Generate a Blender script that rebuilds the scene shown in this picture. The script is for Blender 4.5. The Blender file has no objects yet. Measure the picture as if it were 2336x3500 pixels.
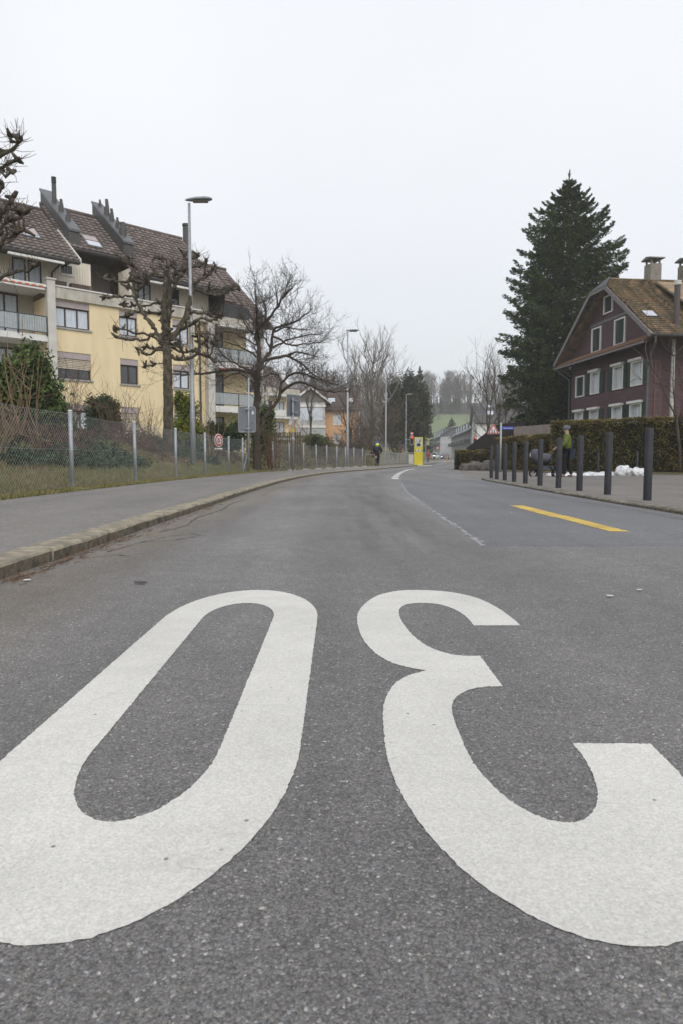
import bpy, bmesh, math, random
import numpy as np
from mathutils import Vector, Matrix, noise
S = bpy.context.scene
COL = S.collection
rad = math.radians
R = random.Random(11)

# ------------------------------------------------------------------ camera
cam = bpy.data.cameras.new('camera')
co = bpy.data.objects.new('camera', cam)
COL.objects.link(co)
cam.sensor_fit = 'VERTICAL'
cam.sensor_height = 36.0
cam.lens = 24.0
cam.clip_start = 0.05
cam.clip_end = 4000
co.location = (0, 0, 0.6)
co.rotation_euler = (rad(90 - 4.40), 0, 0)
cam.dof.use_dof = True
cam.dof.focus_distance = 2.6
cam.dof.aperture_fstop = 12.0
S.camera = co

# ------------------------------------------------------------------ sky and sun (overcast)
SUN_EL, SUN_AZ = rad(46), rad(163)
w = bpy.data.worlds.new('World')
S.world = w
w.use_nodes = True
nt = w.node_tree
nt.nodes.clear()
N, L = nt.nodes.new, nt.links.new
out = N('ShaderNodeOutputWorld')
bg = N('ShaderNodeBackground')
sky = N('ShaderNodeTexSky')
sky.sky_type = 'NISHITA'
sky.sun_disc = False
sky.sun_elevation = SUN_EL
sky.sun_rotation = SUN_AZ
sky.dust_density = 4
scl = N('ShaderNodeVectorMath'); scl.operation = 'SCALE'; scl.inputs['Scale'].default_value = 0.10
L(sky.outputs[0], scl.inputs[0])
tc = N('ShaderNodeTexCoord')
sep = N('ShaderNodeSeparateXYZ')
L(tc.outputs['Generated'], sep.inputs[0])
ramp = N('ShaderNodeValToRGB')
ramp.color_ramp.elements[0].position = 0.0
ramp.color_ramp.elements[0].color = (0.80, 0.835, 0.875, 1)
ramp.color_ramp.elements[1].position = 0.9
ramp.color_ramp.elements[1].color = (0.92, 0.955, 1.03, 1)
e = ramp.color_ramp.elements.new(0.22); e.color = (0.90, 0.93, 0.975, 1)
e = ramp.color_ramp.elements.new(0.45); e.color = (0.97, 0.985, 1.02, 1)
L(sep.outputs['Z'], ramp.inputs[0])
ns = N('ShaderNodeTexNoise')
ns.inputs['Scale'].default_value = 2.2
ns.inputs['Detail'].default_value = 3
L(tc.outputs['Generated'], ns.inputs['Vector'])
nr = N('ShaderNodeMapRange')
nr.inputs['From Min'].default_value = .3; nr.inputs['From Max'].default_value = .7
nr.inputs['To Min'].default_value = .97; nr.inputs['To Max'].default_value = 1.03
L(ns.outputs['Fac'], nr.inputs['Value'])
sc2 = N('ShaderNodeVectorMath'); sc2.operation = 'SCALE'
L(ramp.outputs[0], sc2.inputs[0]); L(nr.outputs[0], sc2.inputs['Scale'])
mix = N('ShaderNodeMix'); mix.data_type = 'RGBA'
mix.inputs['Factor'].default_value = 0.92
L(scl.outputs[0], mix.inputs[6]); L(sc2.outputs[0], mix.inputs[7])
L(mix.outputs[2], bg.inputs['Color'])
bg.inputs['Strength'].default_value = 0.91
L(bg.outputs[0], out.inputs['Surface'])

sun = bpy.data.lights.new('sun', 'SUN')
sun.energy = 1.5
sun.angle = rad(55)
sun.color = (1.0, .97, .93)
so = bpy.data.objects.new('sun', sun)
COL.objects.link(so)
# brightest part of the cloud: behind the camera, a little to the right
sd = Vector((math.sin(SUN_AZ) * math.cos(SUN_EL), math.cos(SUN_AZ) * math.cos(SUN_EL), math.sin(SUN_EL)))
so.rotation_euler = sd.to_track_quat('Z', 'Y').to_euler()
so.location = (0, -10, 40)

S.view_settings.view_transform = 'Standard'
S.view_settings.look = 'None'
S.view_settings.exposure = 0.2
S.view_settings.gamma = 1.0
S.render.engine = 'CYCLES'
S.cycles.use_denoising = True
S.cycles.max_bounces = 6
S.cycles.diffuse_bounces = 3
S.cycles.transparent_max_bounces = 8
S.cycles.volume_bounces = 1

# ------------------------------------------------------------------ materials
MATS = {}
def mat(name, col, col2=None, rough=.8, scale=6., detail=5., bump=0., bscale=40., metal=0., spec=.3,
        island=0., emit=None, estr=0., stretch=None, contrast=(.35, .65), trans=0., world=False):
    """Principled material whose colour drifts between col and col2 with noise."""
    if name in MATS: return MATS[name]
    m = bpy.data.materials.new(name); MATS[name] = m
    m.use_nodes = True
    t = m.node_tree; n = t.nodes; l = t.links.new
    b = n['Principled BSDF']
    b.inputs['Roughness'].default_value = rough
    b.inputs['Metallic'].default_value = metal
    b.inputs['Specular IOR Level'].default_value = spec
    col2 = col2 or tuple(c * .82 for c in col)
    if world:
        g = n.new('ShaderNodeNewGeometry'); vec = g.outputs['Position']
    else:
        tcn = n.new('ShaderNodeTexCoord'); vec = tcn.outputs['Object']
    if stretch:
        mp = n.new('ShaderNodeMapping'); mp.inputs['Scale'].default_value = stretch
        l(vec, mp.inputs['Vector']); vec = mp.outputs['Vector']
    nz = n.new('ShaderNodeTexNoise')
    nz.inputs['Scale'].default_value = scale; nz.inputs['Detail'].default_value = detail
    l(vec, nz.inputs['Vector'])
    mr = n.new('ShaderNodeMapRange')
    mr.inputs['From Min'].default_value = contrast[0]; mr.inputs['From Max'].default_value = contrast[1]
    l(nz.outputs['Fac'], mr.inputs['Value'])
    mx = n.new('ShaderNodeMix'); mx.data_type = 'RGBA'
    mx.inputs[6].default_value = (*col, 1); mx.inputs[7].default_value = (*col2, 1)
    l(mr.outputs[0], mx.inputs['Factor'])
    colout = mx.outputs[2]
    if island:
        gi = n.new('ShaderNodeNewGeometry')
        mi = n.new('ShaderNodeMapRange')
        mi.inputs['To Min'].default_value = 1 - island; mi.inputs['To Max'].default_value = 1 + island
        l(gi.outputs['Random Per Island'], mi.inputs['Value'])
        vs = n.new('ShaderNodeVectorMath'); vs.operation = 'SCALE'
        l(colout, vs.inputs[0]); l(mi.outputs[0], vs.inputs['Scale'])
        colout = vs.outputs[0]
    l(colout, b.inputs['Base Color'])
    if bump:
        nb = n.new('ShaderNodeTexNoise'); nb.inputs['Scale'].default_value = bscale; nb.inputs['Detail'].default_value = 4
        l(vec, nb.inputs['Vector'])
        bp = n.new('ShaderNodeBump'); bp.inputs['Strength'].default_value = bump; bp.inputs['Distance'].default_value = .02
        l(nb.outputs['Fac'], bp.inputs['Height']); l(bp.outputs[0], b.inputs['Normal'])
    if emit:
        b.inputs['Emission Color'].default_value = (*emit, 1); b.inputs['Emission Strength'].default_value = estr
    if trans:
        b.inputs['Transmission Weight'].default_value = trans
    return m

def asphalt(name, base, tint=(1, 1, 1), stone=150., speck=1.0, stain=1.0, warm=(1.08, 1.0, .9), attrs=False):
    """Worn asphalt: stones of several greys set in a darker binder, stains and tyre-polished streaks."""
    if name in MATS: return MATS[name]
    m = bpy.data.materials.new(name); MATS[name] = m
    m.use_nodes = True
    t = m.node_tree; n = t.nodes; l = t.links.new
    b = n['Principled BSDF']
    b.inputs['Roughness'].default_value = .68
    b.inputs['Specular IOR Level'].default_value = .5
    g = n.new('ShaderNodeNewGeometry'); P = g.outputs['Position']
    def nz(scale, detail, vec=P, rough=.55):
        q = n.new('ShaderNodeTexNoise'); q.inputs['Scale'].default_value = scale; q.inputs['Detail'].default_value = detail
        q.inputs['Roughness'].default_value = rough
        l(vec, q.inputs['Vector']); return q.outputs['Fac']
    def mr(v, a, bb, c, d):
        q = n.new('ShaderNodeMapRange'); 
        for k, x in zip(('From Min', 'From Max', 'To Min', 'To Max'), (a, bb, c, d)): q.inputs[k].default_value = x
        l(v, q.inputs['Value']); return q.outputs[0]
    def mul(a, bb):
        q = n.new('ShaderNodeMath'); q.operation = 'MULTIPLY'; l(a, q.inputs[0]); l(bb, q.inputs[1]); return q.outputs[0]
    # stones
    wv = n.new('ShaderNodeTexNoise'); wv.inputs['Scale'].default_value = 60; l(P, wv.inputs['Vector'])
    wa = n.new('ShaderNodeVectorMath'); wa.operation = 'MULTIPLY_ADD'
    l(wv.outputs['Color'], wa.inputs[0]); wa.inputs[1].default_value = (.008, .008, .0); l(P, wa.inputs[2])
    v1 = n.new('ShaderNodeTexVoronoi'); v1.inputs['Scale'].default_value = stone; l(wa.outputs[0], v1.inputs['Vector'])
    v2 = n.new('ShaderNodeTexVoronoi'); v2.inputs['Scale'].default_value = stone * 2.3; l(wa.outputs[0], v2.inputs['Vector'])
    s1 = n.new('ShaderNodeSeparateColor'); l(v1.outputs['Color'], s1.inputs[0])
    s2 = n.new('ShaderNodeSeparateColor'); l(v2.outputs['Color'], s2.inputs[0])
    k1 = mr(s1.outputs[0], 0, 1, 1 - .32 * speck, 1 + .28 * speck)
    k2 = mr(s2.outputs[0], 0, 1, 1 - .34 * speck, 1 + .30 * speck)
    bright = mr(s1.outputs[1], .955, .985, 1, 1 + 1.35 * speck)
    bright2 = mr(s2.outputs[1], .94, .985, 1, 1 + 1.0 * speck)
    dark = mr(s2.outputs[2], .9, .97, 1, 1 - .5 * speck)
    gap = mr(v1.outputs['Distance'], .45, .8, 1, 1 - .45 * speck)
    k = mul(mul(mul(k1, k2), mul(bright, bright2)), mul(dark, gap))
    # stains, patches, long streaks in the direction of travel
    mp = n.new('ShaderNodeMapping'); mp.inputs['Scale'].default_value = (2.2, .14, 1); l(P, mp.inputs['Vector'])
    k = mul(k, mr(nz(1.0, 5, mp.outputs[0]), .3, .7, 1 - .12 * stain, 1 + .12 * stain))
    k = mul(k, mr(nz(.55, 6), .3, .7, 1 - .10 * stain, 1 + .09 * stain))
    k = mul(k, mr(nz(7, 5), .3, .7, 1 - .07 * stain, 1 + .06 * stain))
    k = mul(k, mr(nz(28, 3), .3, .7, .96, 1.04))
    if attrs:
        # oily streak along the lane and dusty gutter, both stored on the mesh where they lie
        ao = n.new('ShaderNodeAttribute'); ao.attribute_name = 'oil'
        mp2 = n.new('ShaderNodeMapping'); mp2.inputs['Scale'].default_value = (7, .5, 1); l(P, mp2.inputs['Vector'])
        k = mul(k, mr(mul(ao.outputs['Fac'], mr(nz(1.0, 5, mp2.outputs[0]), .42, .66, 0, 1)), 0, 1, 1, .66))
        k = mul(k, mr(mul(ao.outputs['Fac'], mr(nz(3.0, 4), .5, .7, 0, 1)), 0, 1, 1, .75))
        aw_ = n.new('ShaderNodeAttribute'); aw_.attribute_name = 'worn'      # tyre-polished lanes
        k = mul(k, mr(mul(aw_.outputs['Fac'], mr(nz(.8, 4), .3, .65, .5, 1)), 0, 1, 1, 1.24))
    c = n.new('ShaderNodeMix'); c.data_type = 'RGBA'
    bc = tuple(base * q for q in tint)
    c.inputs[6].default_value = (*bc, 1)
    c.inputs[7].default_value = (*(bc[i] * warm[i] for i in range(3)), 1)
    l(s1.outputs[2], c.inputs['Factor'])
    vs = n.new('ShaderNodeVectorMath'); vs.operation = 'SCALE'
    l(c.outputs[2], vs.inputs[0]); l(k, vs.inputs['Scale'])
    fin = vs.outputs[0]
    if attrs:
        ad = n.new('ShaderNodeAttribute'); ad.attribute_name = 'dirt'
        dm = n.new('ShaderNodeMix'); dm.data_type = 'RGBA'
        l(mul(ad.outputs['Fac'], mr(nz(2.4, 5), .3, .62, .25, 1)), dm.inputs['Factor'])
        l(fin, dm.inputs[6])
        d2 = n.new('ShaderNodeVectorMath'); d2.operation = 'SCALE'; d2.inputs[0].default_value = (.175, .148, .115); l(k, d2.inputs['Scale'])
        l(d2.outputs[0], dm.inputs[7]); fin = dm.outputs[2]
    l(fin, b.inputs['Base Color'])
    h = n.new('ShaderNodeMath'); h.operation = 'ADD'
    l(mr(v1.outputs['Distance'], 0, .8, 1, 0), h.inputs[0]); l(mr(nz(260, 3), .3, .7, 0, .5), h.inputs[1])
    bp = n.new('ShaderNodeBump'); bp.inputs['Strength'].default_value = .55; bp.inputs['Distance'].default_value = .004
    l(h.outputs[0], bp.inputs['Height']); l(bp.outputs[0], b.inputs['Normal'])
    return m

def paint(name, col, wear=.12):
    if name in MATS: return MATS[name]
    m = bpy.data.materials.new(name); MATS[name] = m
    m.use_nodes = True
    t = m.node_tree; n = t.nodes; l = t.links.new
    b = n['Principled BSDF']; b.inputs['Roughness'].default_value = .62; b.inputs['Specular IOR Level'].default_value = .3
    g = n.new('ShaderNodeNewGeometry'); P = g.outputs['Position']
    def nz(s, d):
        q = n.new('ShaderNodeTexNoise'); q.inputs['Scale'].default_value = s; q.inputs['Detail'].default_value = d
        l(P, q.inputs['Vector']); return q.outputs['Fac']
    def mr(v, a, bb, c, d):
        q = n.new('ShaderNodeMapRange')
        for k, x in zip(('From Min', 'From Max', 'To Min', 'To Max'), (a, bb, c, d)): q.inputs[k].default_value = x
        l(v, q.inputs['Value']); return q.outputs[0]
    def mul(a, bb):
        q = n.new('ShaderNodeMath'); q.operation = 'MULTIPLY'; l(a, q.inputs[0]); l(bb, q.inputs[1]); return q.outputs[0]
    vor = n.new('ShaderNodeTexVoronoi'); vor.inputs['Scale'].default_value = 210; l(P, vor.inputs['Vector'])
    vs_ = n.new('ShaderNodeSeparateColor'); l(vor.outputs['Color'], vs_.inputs[0])
    vb = n.new('ShaderNodeTexVoronoi'); vb.inputs['Scale'].default_value = 38; l(P, vb.inputs['Vector'])
    vbs = n.new('ShaderNodeSeparateColor'); l(vb.outputs['Color'], vbs.inputs[0])
    # rare dark specks and grit
    speck = mul(mr(vb.outputs['Distance'], .10, .2, 1, 0), mr(vbs.outputs[0], .955, .965, 0, 1))
    k = mul(mr(nz(2.2, 5), .3, .7, 1 - wear, 1 + wear * .4), mr(nz(260, 3), .3, .7, .86, 1.1))
    k = mul(k, mr(vs_.outputs[0], 0, 1, .9, 1.06))
    k = mul(k, mr(nz(9, 5), .3, .72, 1.02, .93))
    k = mul(k, mr(speck, 0, 1, 1, .35))
    # tyre-grey smears, pinholes where stones show through and fine cracks across the film
    k = mul(k, mr(nz(1.1, 6), .48, .72, 1, .86))
    pin = mul(mr(vor.outputs['Distance'], .0, .30, 1, 0), mul(mr(vs_.outputs[1], .90, .93, 0, 1), mr(nz(3.1, 4), .46, .62, 0, 1)))
    k = mul(k, mr(pin, 0, .6, 1, .45))
    mpc = n.new('ShaderNodeMapping'); mpc.inputs['Scale'].default_value = (.55, 2.1, 1); l(P, mpc.inputs['Vector'])
    wc = n.new('ShaderNodeTexNoise'); wc.inputs['Scale'].default_value = 9; l(mpc.outputs[0], wc.inputs['Vector'])
    wcm = n.new('ShaderNodeVectorMath'); wcm.operation = 'MULTIPLY_ADD'; l(wc.outputs['Color'], wcm.inputs[0]); wcm.inputs[1].default_value = (.12, .10, 0); l(mpc.outputs[0], wcm.inputs[2])
    cr = n.new('ShaderNodeTexVoronoi'); cr.feature = 'DISTANCE_TO_EDGE'; cr.inputs['Scale'].default_value = 1.15; l(wcm.outputs[0], cr.inputs['Vector'])
    k = mul(k, mr(mul(mr(cr.outputs['Distance'], 0, .006, 1, 0), mr(nz(6, 3), .45, .62, 0, 1)), 0, 1, 1, .80))
    cm = n.new('ShaderNodeVectorMath'); cm.operation = 'SCALE'; cm.inputs[0].default_value = col
    l(k, cm.inputs['Scale']); l(cm.outputs[0], b.inputs['Base Color'])
    bp = n.new('ShaderNodeBump'); bp.inputs['Strength'].default_value = .45; bp.inputs['Distance'].default_value = .0025
    l(nz(190, 4), bp.inputs['Height']); l(bp.outputs[0], b.inputs['Normal'])
    return m

def ground_mat():
    m = bpy.data.materials.new('ground'); m.use_nodes = True
    t = m.node_tree; n = t.nodes; l = t.links.new
    b = n['Principled BSDF']; b.inputs['Roughness'].default_value = .95; b.inputs['Specular IOR Level'].default_value = .1
    g = n.new('ShaderNodeNewGeometry'); P = g.outputs['Position']
    def nz(s, d):
        q = n.new('ShaderNodeTexNoise'); q.inputs['Scale'].default_value = s; q.inputs['Detail'].default_value = d
        l(P, q.inputs['Vector']); return q.outputs['Fac']
    def mx(f, a, bcol):
        q = n.new('ShaderNodeMix'); q.data_type = 'RGBA'; l(f, q.inputs['Factor'])
        for i, v in ((6, a), (7, bcol)):
            if isinstance(v, tuple): q.inputs[i].default_value = (*v, 1)
            else: l(v, q.inputs[i])
        return q.outputs[2]
    def mr(v, a, bb, c, d):
        q = n.new('ShaderNodeMapRange')
        for k, x in zip(('From Min', 'From Max', 'To Min', 'To Max'), (a, bb, c, d)): q.inputs[k].default_value = x
        l(v, q.inputs['Value']); return q.outputs[0]
    near = mx(mr(nz(1.1, 6), .42, .62, 0, 1), (.165, .175, .065), (.175, .14, .085))
    near = mx(mr(nz(14, 4), .4, .7, 0, .7), near, (.075, .06, .04))
    mead = mx(mr(nz(.05, 4), .3, .7, 0, 1), (.165, .205, .105), (.14, .175, .095))
    s = n.new('ShaderNodeSeparateXYZ'); l(P, s.inputs[0])
    wood = mx(mr(nz(.3, 4), .3, .7, 0, 1), (.06, .052, .045), (.04, .038, .034))
    mk = n.new('ShaderNodeMath'); mk.operation = 'MULTIPLY'
    l(mr(s.outputs[0], 24, 30, 0, 1), mk.inputs[0]); l(mr(s.outputs[1], 331, 325, 0, 1), mk.inputs[1])
    far = mx(mk.outputs[0], wood, mead)
    c = mx(mr(s.outputs[1], 222, 236, 0, 1), near, far)
    l(c, b.inputs['Base Color'])
    bp = n.new('ShaderNodeBump'); bp.inputs['Strength'].default_value = .6; bp.inputs['Distance'].default_value = .05
    l(nz(18, 5), bp.inputs['Height']); l(bp.outputs[0], b.inputs['Normal'])
    return m

# ------------------------------------------------------------------ mesh builder and naming helpers
class MB:
    def __init__(s): s.v = []; s.f = []
    def quad(s, a, b, c, d):
        i = len(s.v); s.v += [a, b, c, d]; s.f.append((i, i + 1, i + 2, i + 3)); return s
    def poly(s, pts):
        i = len(s.v); s.v += list(pts); s.f.append(tuple(range(i, i + len(pts)))); return s
    def box(s, x0, x1, y0, y1, z0, z1):
        i = len(s.v)
        s.v += [(x0, y0, z0), (x1, y0, z0), (x1, y1, z0), (x0, y1, z0), (x0, y0, z1), (x1, y0, z1), (x1, y1, z1), (x0, y1, z1)]
        s.f += [tuple(i + k for k in q) for q in ((0, 3, 2, 1), (4, 5, 6, 7), (0, 1, 5, 4), (1, 2, 6, 5), (2, 3, 7, 6), (3, 0, 4, 7))]
        return s
    def prism(s, poly, axis, a, b):
        """poly: 2-D points; axis 'x','y','z' extruded from a to b."""
        n = len(poly); i = len(s.v)
        def P(p, t):
            return {'x': (t, p[0], p[1]), 'y': (p[0], t, p[1]), 'z': (p[0], p[1], t)}[axis]
        s.v += [P(p, a) for p in poly] + [P(p, b) for p in poly]
        s.f.append(tuple(i + k for k in range(n - 1, -1, -1))); s.f.append(tuple(i + n + k for k in range(n)))
        for k in range(n):
            j = (k + 1) % n
            s.f.append((i + k, i + j, i + n + j, i + n + k))
        return s
    def tube(s, pts, rr, n=6, cap=True):
        pts = [Vector(p) for p in pts]
        if not hasattr(rr, '__len__'): rr = [rr] * len(pts)
        i0 = len(s.v); m = len(pts)
        t0 = (pts[1] - pts[0]).normalized()
        u = t0.orthogonal().normalized()
        for k, p in enumerate(pts):
            t = (pts[min(k + 1, m - 1)] - pts[max(k - 1, 0)])
            t = t.normalized() if t.length > 1e-9 else t0
            u = u - t * u.dot(t)
            u = u.normalized() if u.length > 1e-6 else t.orthogonal().normalized()
            vv = t.cross(u)
            for a in range(n):
                an = 2 * math.pi * a / n
                q = p + (u * math.cos(an) + vv * math.sin(an)) * rr[k]
                s.v.append((q.x, q.y, q.z))
        for k in range(m - 1):
            for a in range(n):
                b = (a + 1) % n
                s.f.append((i0 + k * n + a, i0 + k * n + b, i0 + (k + 1) * n + b, i0 + (k + 1) * n + a))
        if cap:
            s.f.append(tuple(i0 + a for a in range(n - 1, -1, -1)))
            s.f.append(tuple(i0 + (m - 1) * n + a for a in range(n)))
        return s
    def cyl(s, x, y, z0, z1, r, n=12, r2=None):
        return s.tube([(x, y, z0), (x, y, z1)], [r, r if r2 is None else r2], n)
    def ball(s, c, r, nu=10, nv=6, sz=(1, 1, 1)):
        i0 = len(s.v)
        for j in range(nv + 1):
            ph = math.pi * j / nv
            for a in range(nu):
                th = 2 * math.pi * a / nu
                s.v.append((c[0] + r * sz[0] * math.sin(ph) * math.cos(th), c[1] + r * sz[1] * math.sin(ph) * math.sin(th), c[2] + r * sz[2] * math.cos(ph)))
        for j in range(nv):
            for a in range(nu):
                b = (a + 1) % nu
                s.f.append((i0 + j * nu + a, i0 + (j + 1) * nu + a, i0 + (j + 1) * nu + b, i0 + j * nu + b))
        return s
    def mesh(s, name, smooth=False, origin=None):
        me = bpy.data.meshes.new(name)
        v = s.v if origin is None else [(a - origin[0], b - origin[1], c - origin[2]) for a, b, c in s.v]
        me.from_pydata(v, [], s.f)
        if smooth:
            me.polygons.foreach_set('use_smooth', [True] * len(me.polygons))
        me.update()
        return me
    def build(s, name, m, parent=None, smooth=False, origin=None):
        me = s.mesh(name, smooth, origin)
        me.materials.append(m)
        return link(name, me, parent)

def link(name, me, parent=None):
    o = bpy.data.objects.new(name, me)
    COL.objects.link(o)
    if parent: o.parent = parent
    return o
def tag(o, label, cat, group=None, kind=None):
    o['label'] = label; o['category'] = cat
    if group: o['group'] = group
    if kind: o['kind'] = kind
    return o
def thing(name, label, cat, loc=(0, 0, 0), rz=0., group=None):
    o = bpy.data.objects.new(name, None); COL.objects.link(o)
    o.location = loc; o.rotation_euler = (0, 0, rz); o.empty_display_size = .2
    return tag(o, label, cat, group)
def structure(o): o['kind'] = 'structure'; return o
def stuff(o): o['kind'] = 'stuff'; return o
def copy_tree(o, parent=None):
    c = o.copy(); COL.objects.link(c); c.parent = parent
    for ch in list(o.children): copy_tree(ch, c)
    return c
def lerp(tab, y):
    if y <= tab[0][1]: return tab[0][0]
    for (x0, y0), (x1, y1) in zip(tab, tab[1:]):
        if y <= y1: return x0 + (x1 - x0) * (y - y0) / (y1 - y0)
    return tab[-1][0]
def smooth_tab(tab, step=1.0):
    """Resample a polyline x(y) with a moving average so that the kerbs curve instead of kinking."""
    ys = np.arange(tab[0][1], tab[-1][1] + .01, step)
    xs = np.array([lerp(tab, y) for y in ys])
    k = np.ones(7) / 7
    for _ in range(2):
        p = np.concatenate([2 * xs[0] - xs[3:0:-1], xs, 2 * xs[-1] - xs[-2:-5:-1]])
        xs = np.convolve(p, k, 'valid')
    return list(zip(xs.tolist(), ys.tolist()))
def sstep(a, b, x):
    t = min(1, max(0, (x - a) / (b - a))); return t * t * (3 - 2 * t)

def leaves(name, cen, size, m, parent=None, origin=(0, 0, 0), aspect=.55, dirs=None, jitter=.35, rng=None, droop=None):
    """One mesh of many small leaf faces around the given centres (numpy, fast)."""
    rng = rng or np.random.default_rng(3)
    cen = np.asarray(cen, float) - np.array(origin)
    n = len(cen)
    if dirs is None:
        a = rng.normal(size=(n, 3))
    else:
        a = np.asarray(dirs, float) + rng.normal(size=(n, 3)) * jitter
    a /= np.linalg.norm(a, axis=1)[:, None] + 1e-9
    b = rng.normal(size=(n, 3))
    b -= a * (a * b).sum(1)[:, None]
    b /= np.linalg.norm(b, axis=1)[:, None] + 1e-9
    sz = (np.asarray(size) * rng.uniform(.65, 1.35, n))[:, None]
    a = a * sz * .5; b = b * sz * .5 * aspect
    v = np.stack([cen - a, cen - a * .1 + b, cen + a, cen - a * .1 - b], 1).reshape(-1, 3)
    me = bpy.data.meshes.new(name)
    me.vertices.add(4 * n); me.loops.add(4 * n); me.polygons.add(n)
    me.vertices.foreach_set('co', v.ravel())
    me.loops.foreach_set('vertex_index', np.arange(4 * n, dtype=np.int32))
    me.polygons.foreach_set('loop_start', np.arange(0, 4 * n, 4, dtype=np.int32))
    me.polygons.foreach_set('loop_total', np.full(n, 4, dtype=np.int32))
    me.update(); me.validate()
    me.materials.append(m)
    return link(name, me, parent)

# ------------------------------------------------------------------ lines of the place (x at y, metres)
KERB_L = smooth_tab([(-1.70, -6), (-1.71, 9), (-1.68, 14), (-1.60, 18), (-1.25, 24), (-.45, 30.4), (1.95, 40.2), (5.2, 55.5), (8.2, 70), (14.0, 100), (21.5, 150), (29, 205), (36, 260)])
KERB_R = smooth_tab([(3.70, -6), (3.70, 10), (3.80, 13), (3.98, 17), (4.1, 21), (5.2, 30), (6.5, 37.8), (9.9, 55), (12.8, 70), (18.2, 100), (25.5, 150), (33, 205), (40, 260)])
WALK_L = smooth_tab([(-4.05, -6), (-4.05, 11), (-3.9, 15), (-3.65, 20), (-3.25, 25.5), (-2.6, 29), (-1.15, 35), (.45, 42), (2.5, 50.4), (3.7, 56), (6.4, 70), (12.0, 100), (19.4, 150), (27, 205), (34, 260)])
kl = lambda y: lerp(KERB_L, y)
kr = lambda y: lerp(KERB_R, y)
wl = lambda y: lerp(WALK_L, y)
fl = lambda y: wl(y) - (.38 if y < 27 else .45)
def zr(y):                                  # the road climbs gently beyond the bend
    t = max(0., y - 82)
    return .0088 * t * sstep(0, 25, t) if t < 400 else 2.8
def hill(y):
    if y < 232: return 0
    if y < 332: return .180 * (y - 232) * sstep(0, 18, y - 232)
    return 18.0 + .125 * min(y - 332, 110)
def bank(x, y):
    b = fl(y) - .12 - x
    if b <= 0: return None
    top = 1.0 + .35 * sstep(18, 9, y) - .45 * sstep(27.5, 33, y)
    z = .10 + top * sstep(-.2, 2.7, b) + .05 * min(b, 12) * sstep(1.5, 6, b)
    z += .10 * noise.noise((x * .7, y * .5, 3.)) * sstep(.2, 1.2, b)
    z += 1.5 * sstep(60, 110, y) * sstep(1, 10, b)
    return z + zr(y)
def right_side(x, y):
    """level of the gardens right of the road"""
    if y < 24: return -.06
    edge = kr(y) + (1.0 if y > 38 else 0)
    line = lerp([(60, 20), (14.6, 27.6), (13, 28.6), (9.4, 31.6), (8.6, 37), (7.0, 39.0), (edge, 41)], y) if y < 41 else edge
    d = x - line - .3
    if d <= 0: return -.06 + zr(y)
    return -.06 + (.18 + .05 * min(d, 6)) * sstep(0, 1, d) + 2.2 * sstep(95, 140, y) * sstep(.5, 4, d) + zr(y)
def gz(x, y):
    b = bank(x, y)
    if b is not None: z = b
    elif x > kr(y): z = right_side(x, y)
    else: z = -.06 + zr(y)
    return z + hill(y)

# ------------------------------------------------------------------ ground
xs = sorted(set([-1500, -700, -350, -180, -110, -80, -60, -48, -40, -33] + [round(-28 + 1.5 * i, 2) for i in range(14)] + [round(-7 + .22 * i, 2) for i in range(32)] +
     [round(.2 + .5 * i, 2) for i in range(60)] + [32, 35, 38, 42, 46, 52, 60, 75, 100, 140, 200, 350, 700, 1500]))
ys = sorted(set([-1500, -400, -100, -30] + [round(-10 + .6 * i, 2) for i in range(125)] + [66 + 3 * i for i in range(36)] + [176 + 7 * i for i in range(34)] + [430, 480, 560, 700, 1000, 1500]))
gb = MB()
for y in ys:
    for x in xs: gb.v.append((x, y, gz(x, y)))
nx = len(xs)
for j in range(len(ys) - 1):
    for i in range(nx - 1):
        a = j * nx + i
        gb.f.append((a, a + 1, a + nx + 1, a + nx))
structure(gb.build('ground', ground_mat(), smooth=True))

# ------------------------------------------------------------------ roads and pavements
M_ROAD = asphalt('road_asphalt', .157, (1.0, 1.0, 1.025), stone=205, speck=.85, stain=1.45, attrs=True)
M_WALK = asphalt('pavement_asphalt', .168, (1.03, 1.0, .97), stone=120, speck=.55, stain=1.2)
M_PLAZA = asphalt('forecourt_asphalt', .135, (1.06, 1.0, .93), stone=120, speck=.5, stain=1.7)
M_PATCH = asphalt('patch_asphalt', .140, (.94, 1.0, 1.09), stone=160, speck=.6, stain=1.3)
M_STONE = mat('kerb_stone', (.39, .34, .25), (.20, .18, .14), rough=.9, scale=9, bump=.7, bscale=90, world=True, contrast=(.3, .62))
M_STONE2 = mat('kerb_stone_grey', (.26, .235, .19), (.13, .12, .10), rough=.9, scale=7, bump=.7, bscale=90, world=True)

M_SFACE = mat('kerb_face', (.20, .17, .125), (.085, .078, .06), rough=.95, scale=16, bump=.9, bscale=120, world=True)  # darker copy for the side faces: their shadow and moss put into colour
def strip(name, ya, yb, fa, fb, za, zb, m, step=.7):
    """sheet between x=fa(y) and x=fb(y)"""
    b = MB(); n = max(2, int((yb - ya) / step))
    for i in range(n + 1):
        y = ya + (yb - ya) * i / n
        b.v += [(fa(y), y, za + zr(y)), (fb(y), y, zb + zr(y))]
    for i in range(n): b.f.append((2 * i, 2 * i + 1, 2 * i + 3, 2 * i + 2))
    return b.build(name, m)
rb_ = MB(); dirt, oil, worn = [], [], []
offs = [-.1, .0, .12, .25, .4, .6, .85, 1.2, 1.5, 1.75, 2.0, 2.25, 2.5, 2.8, 3.2, 3.8, 4.6]
ylist = list(np.arange(-6, 60, .6)) + list(np.arange(60, 256, 4))
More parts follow.
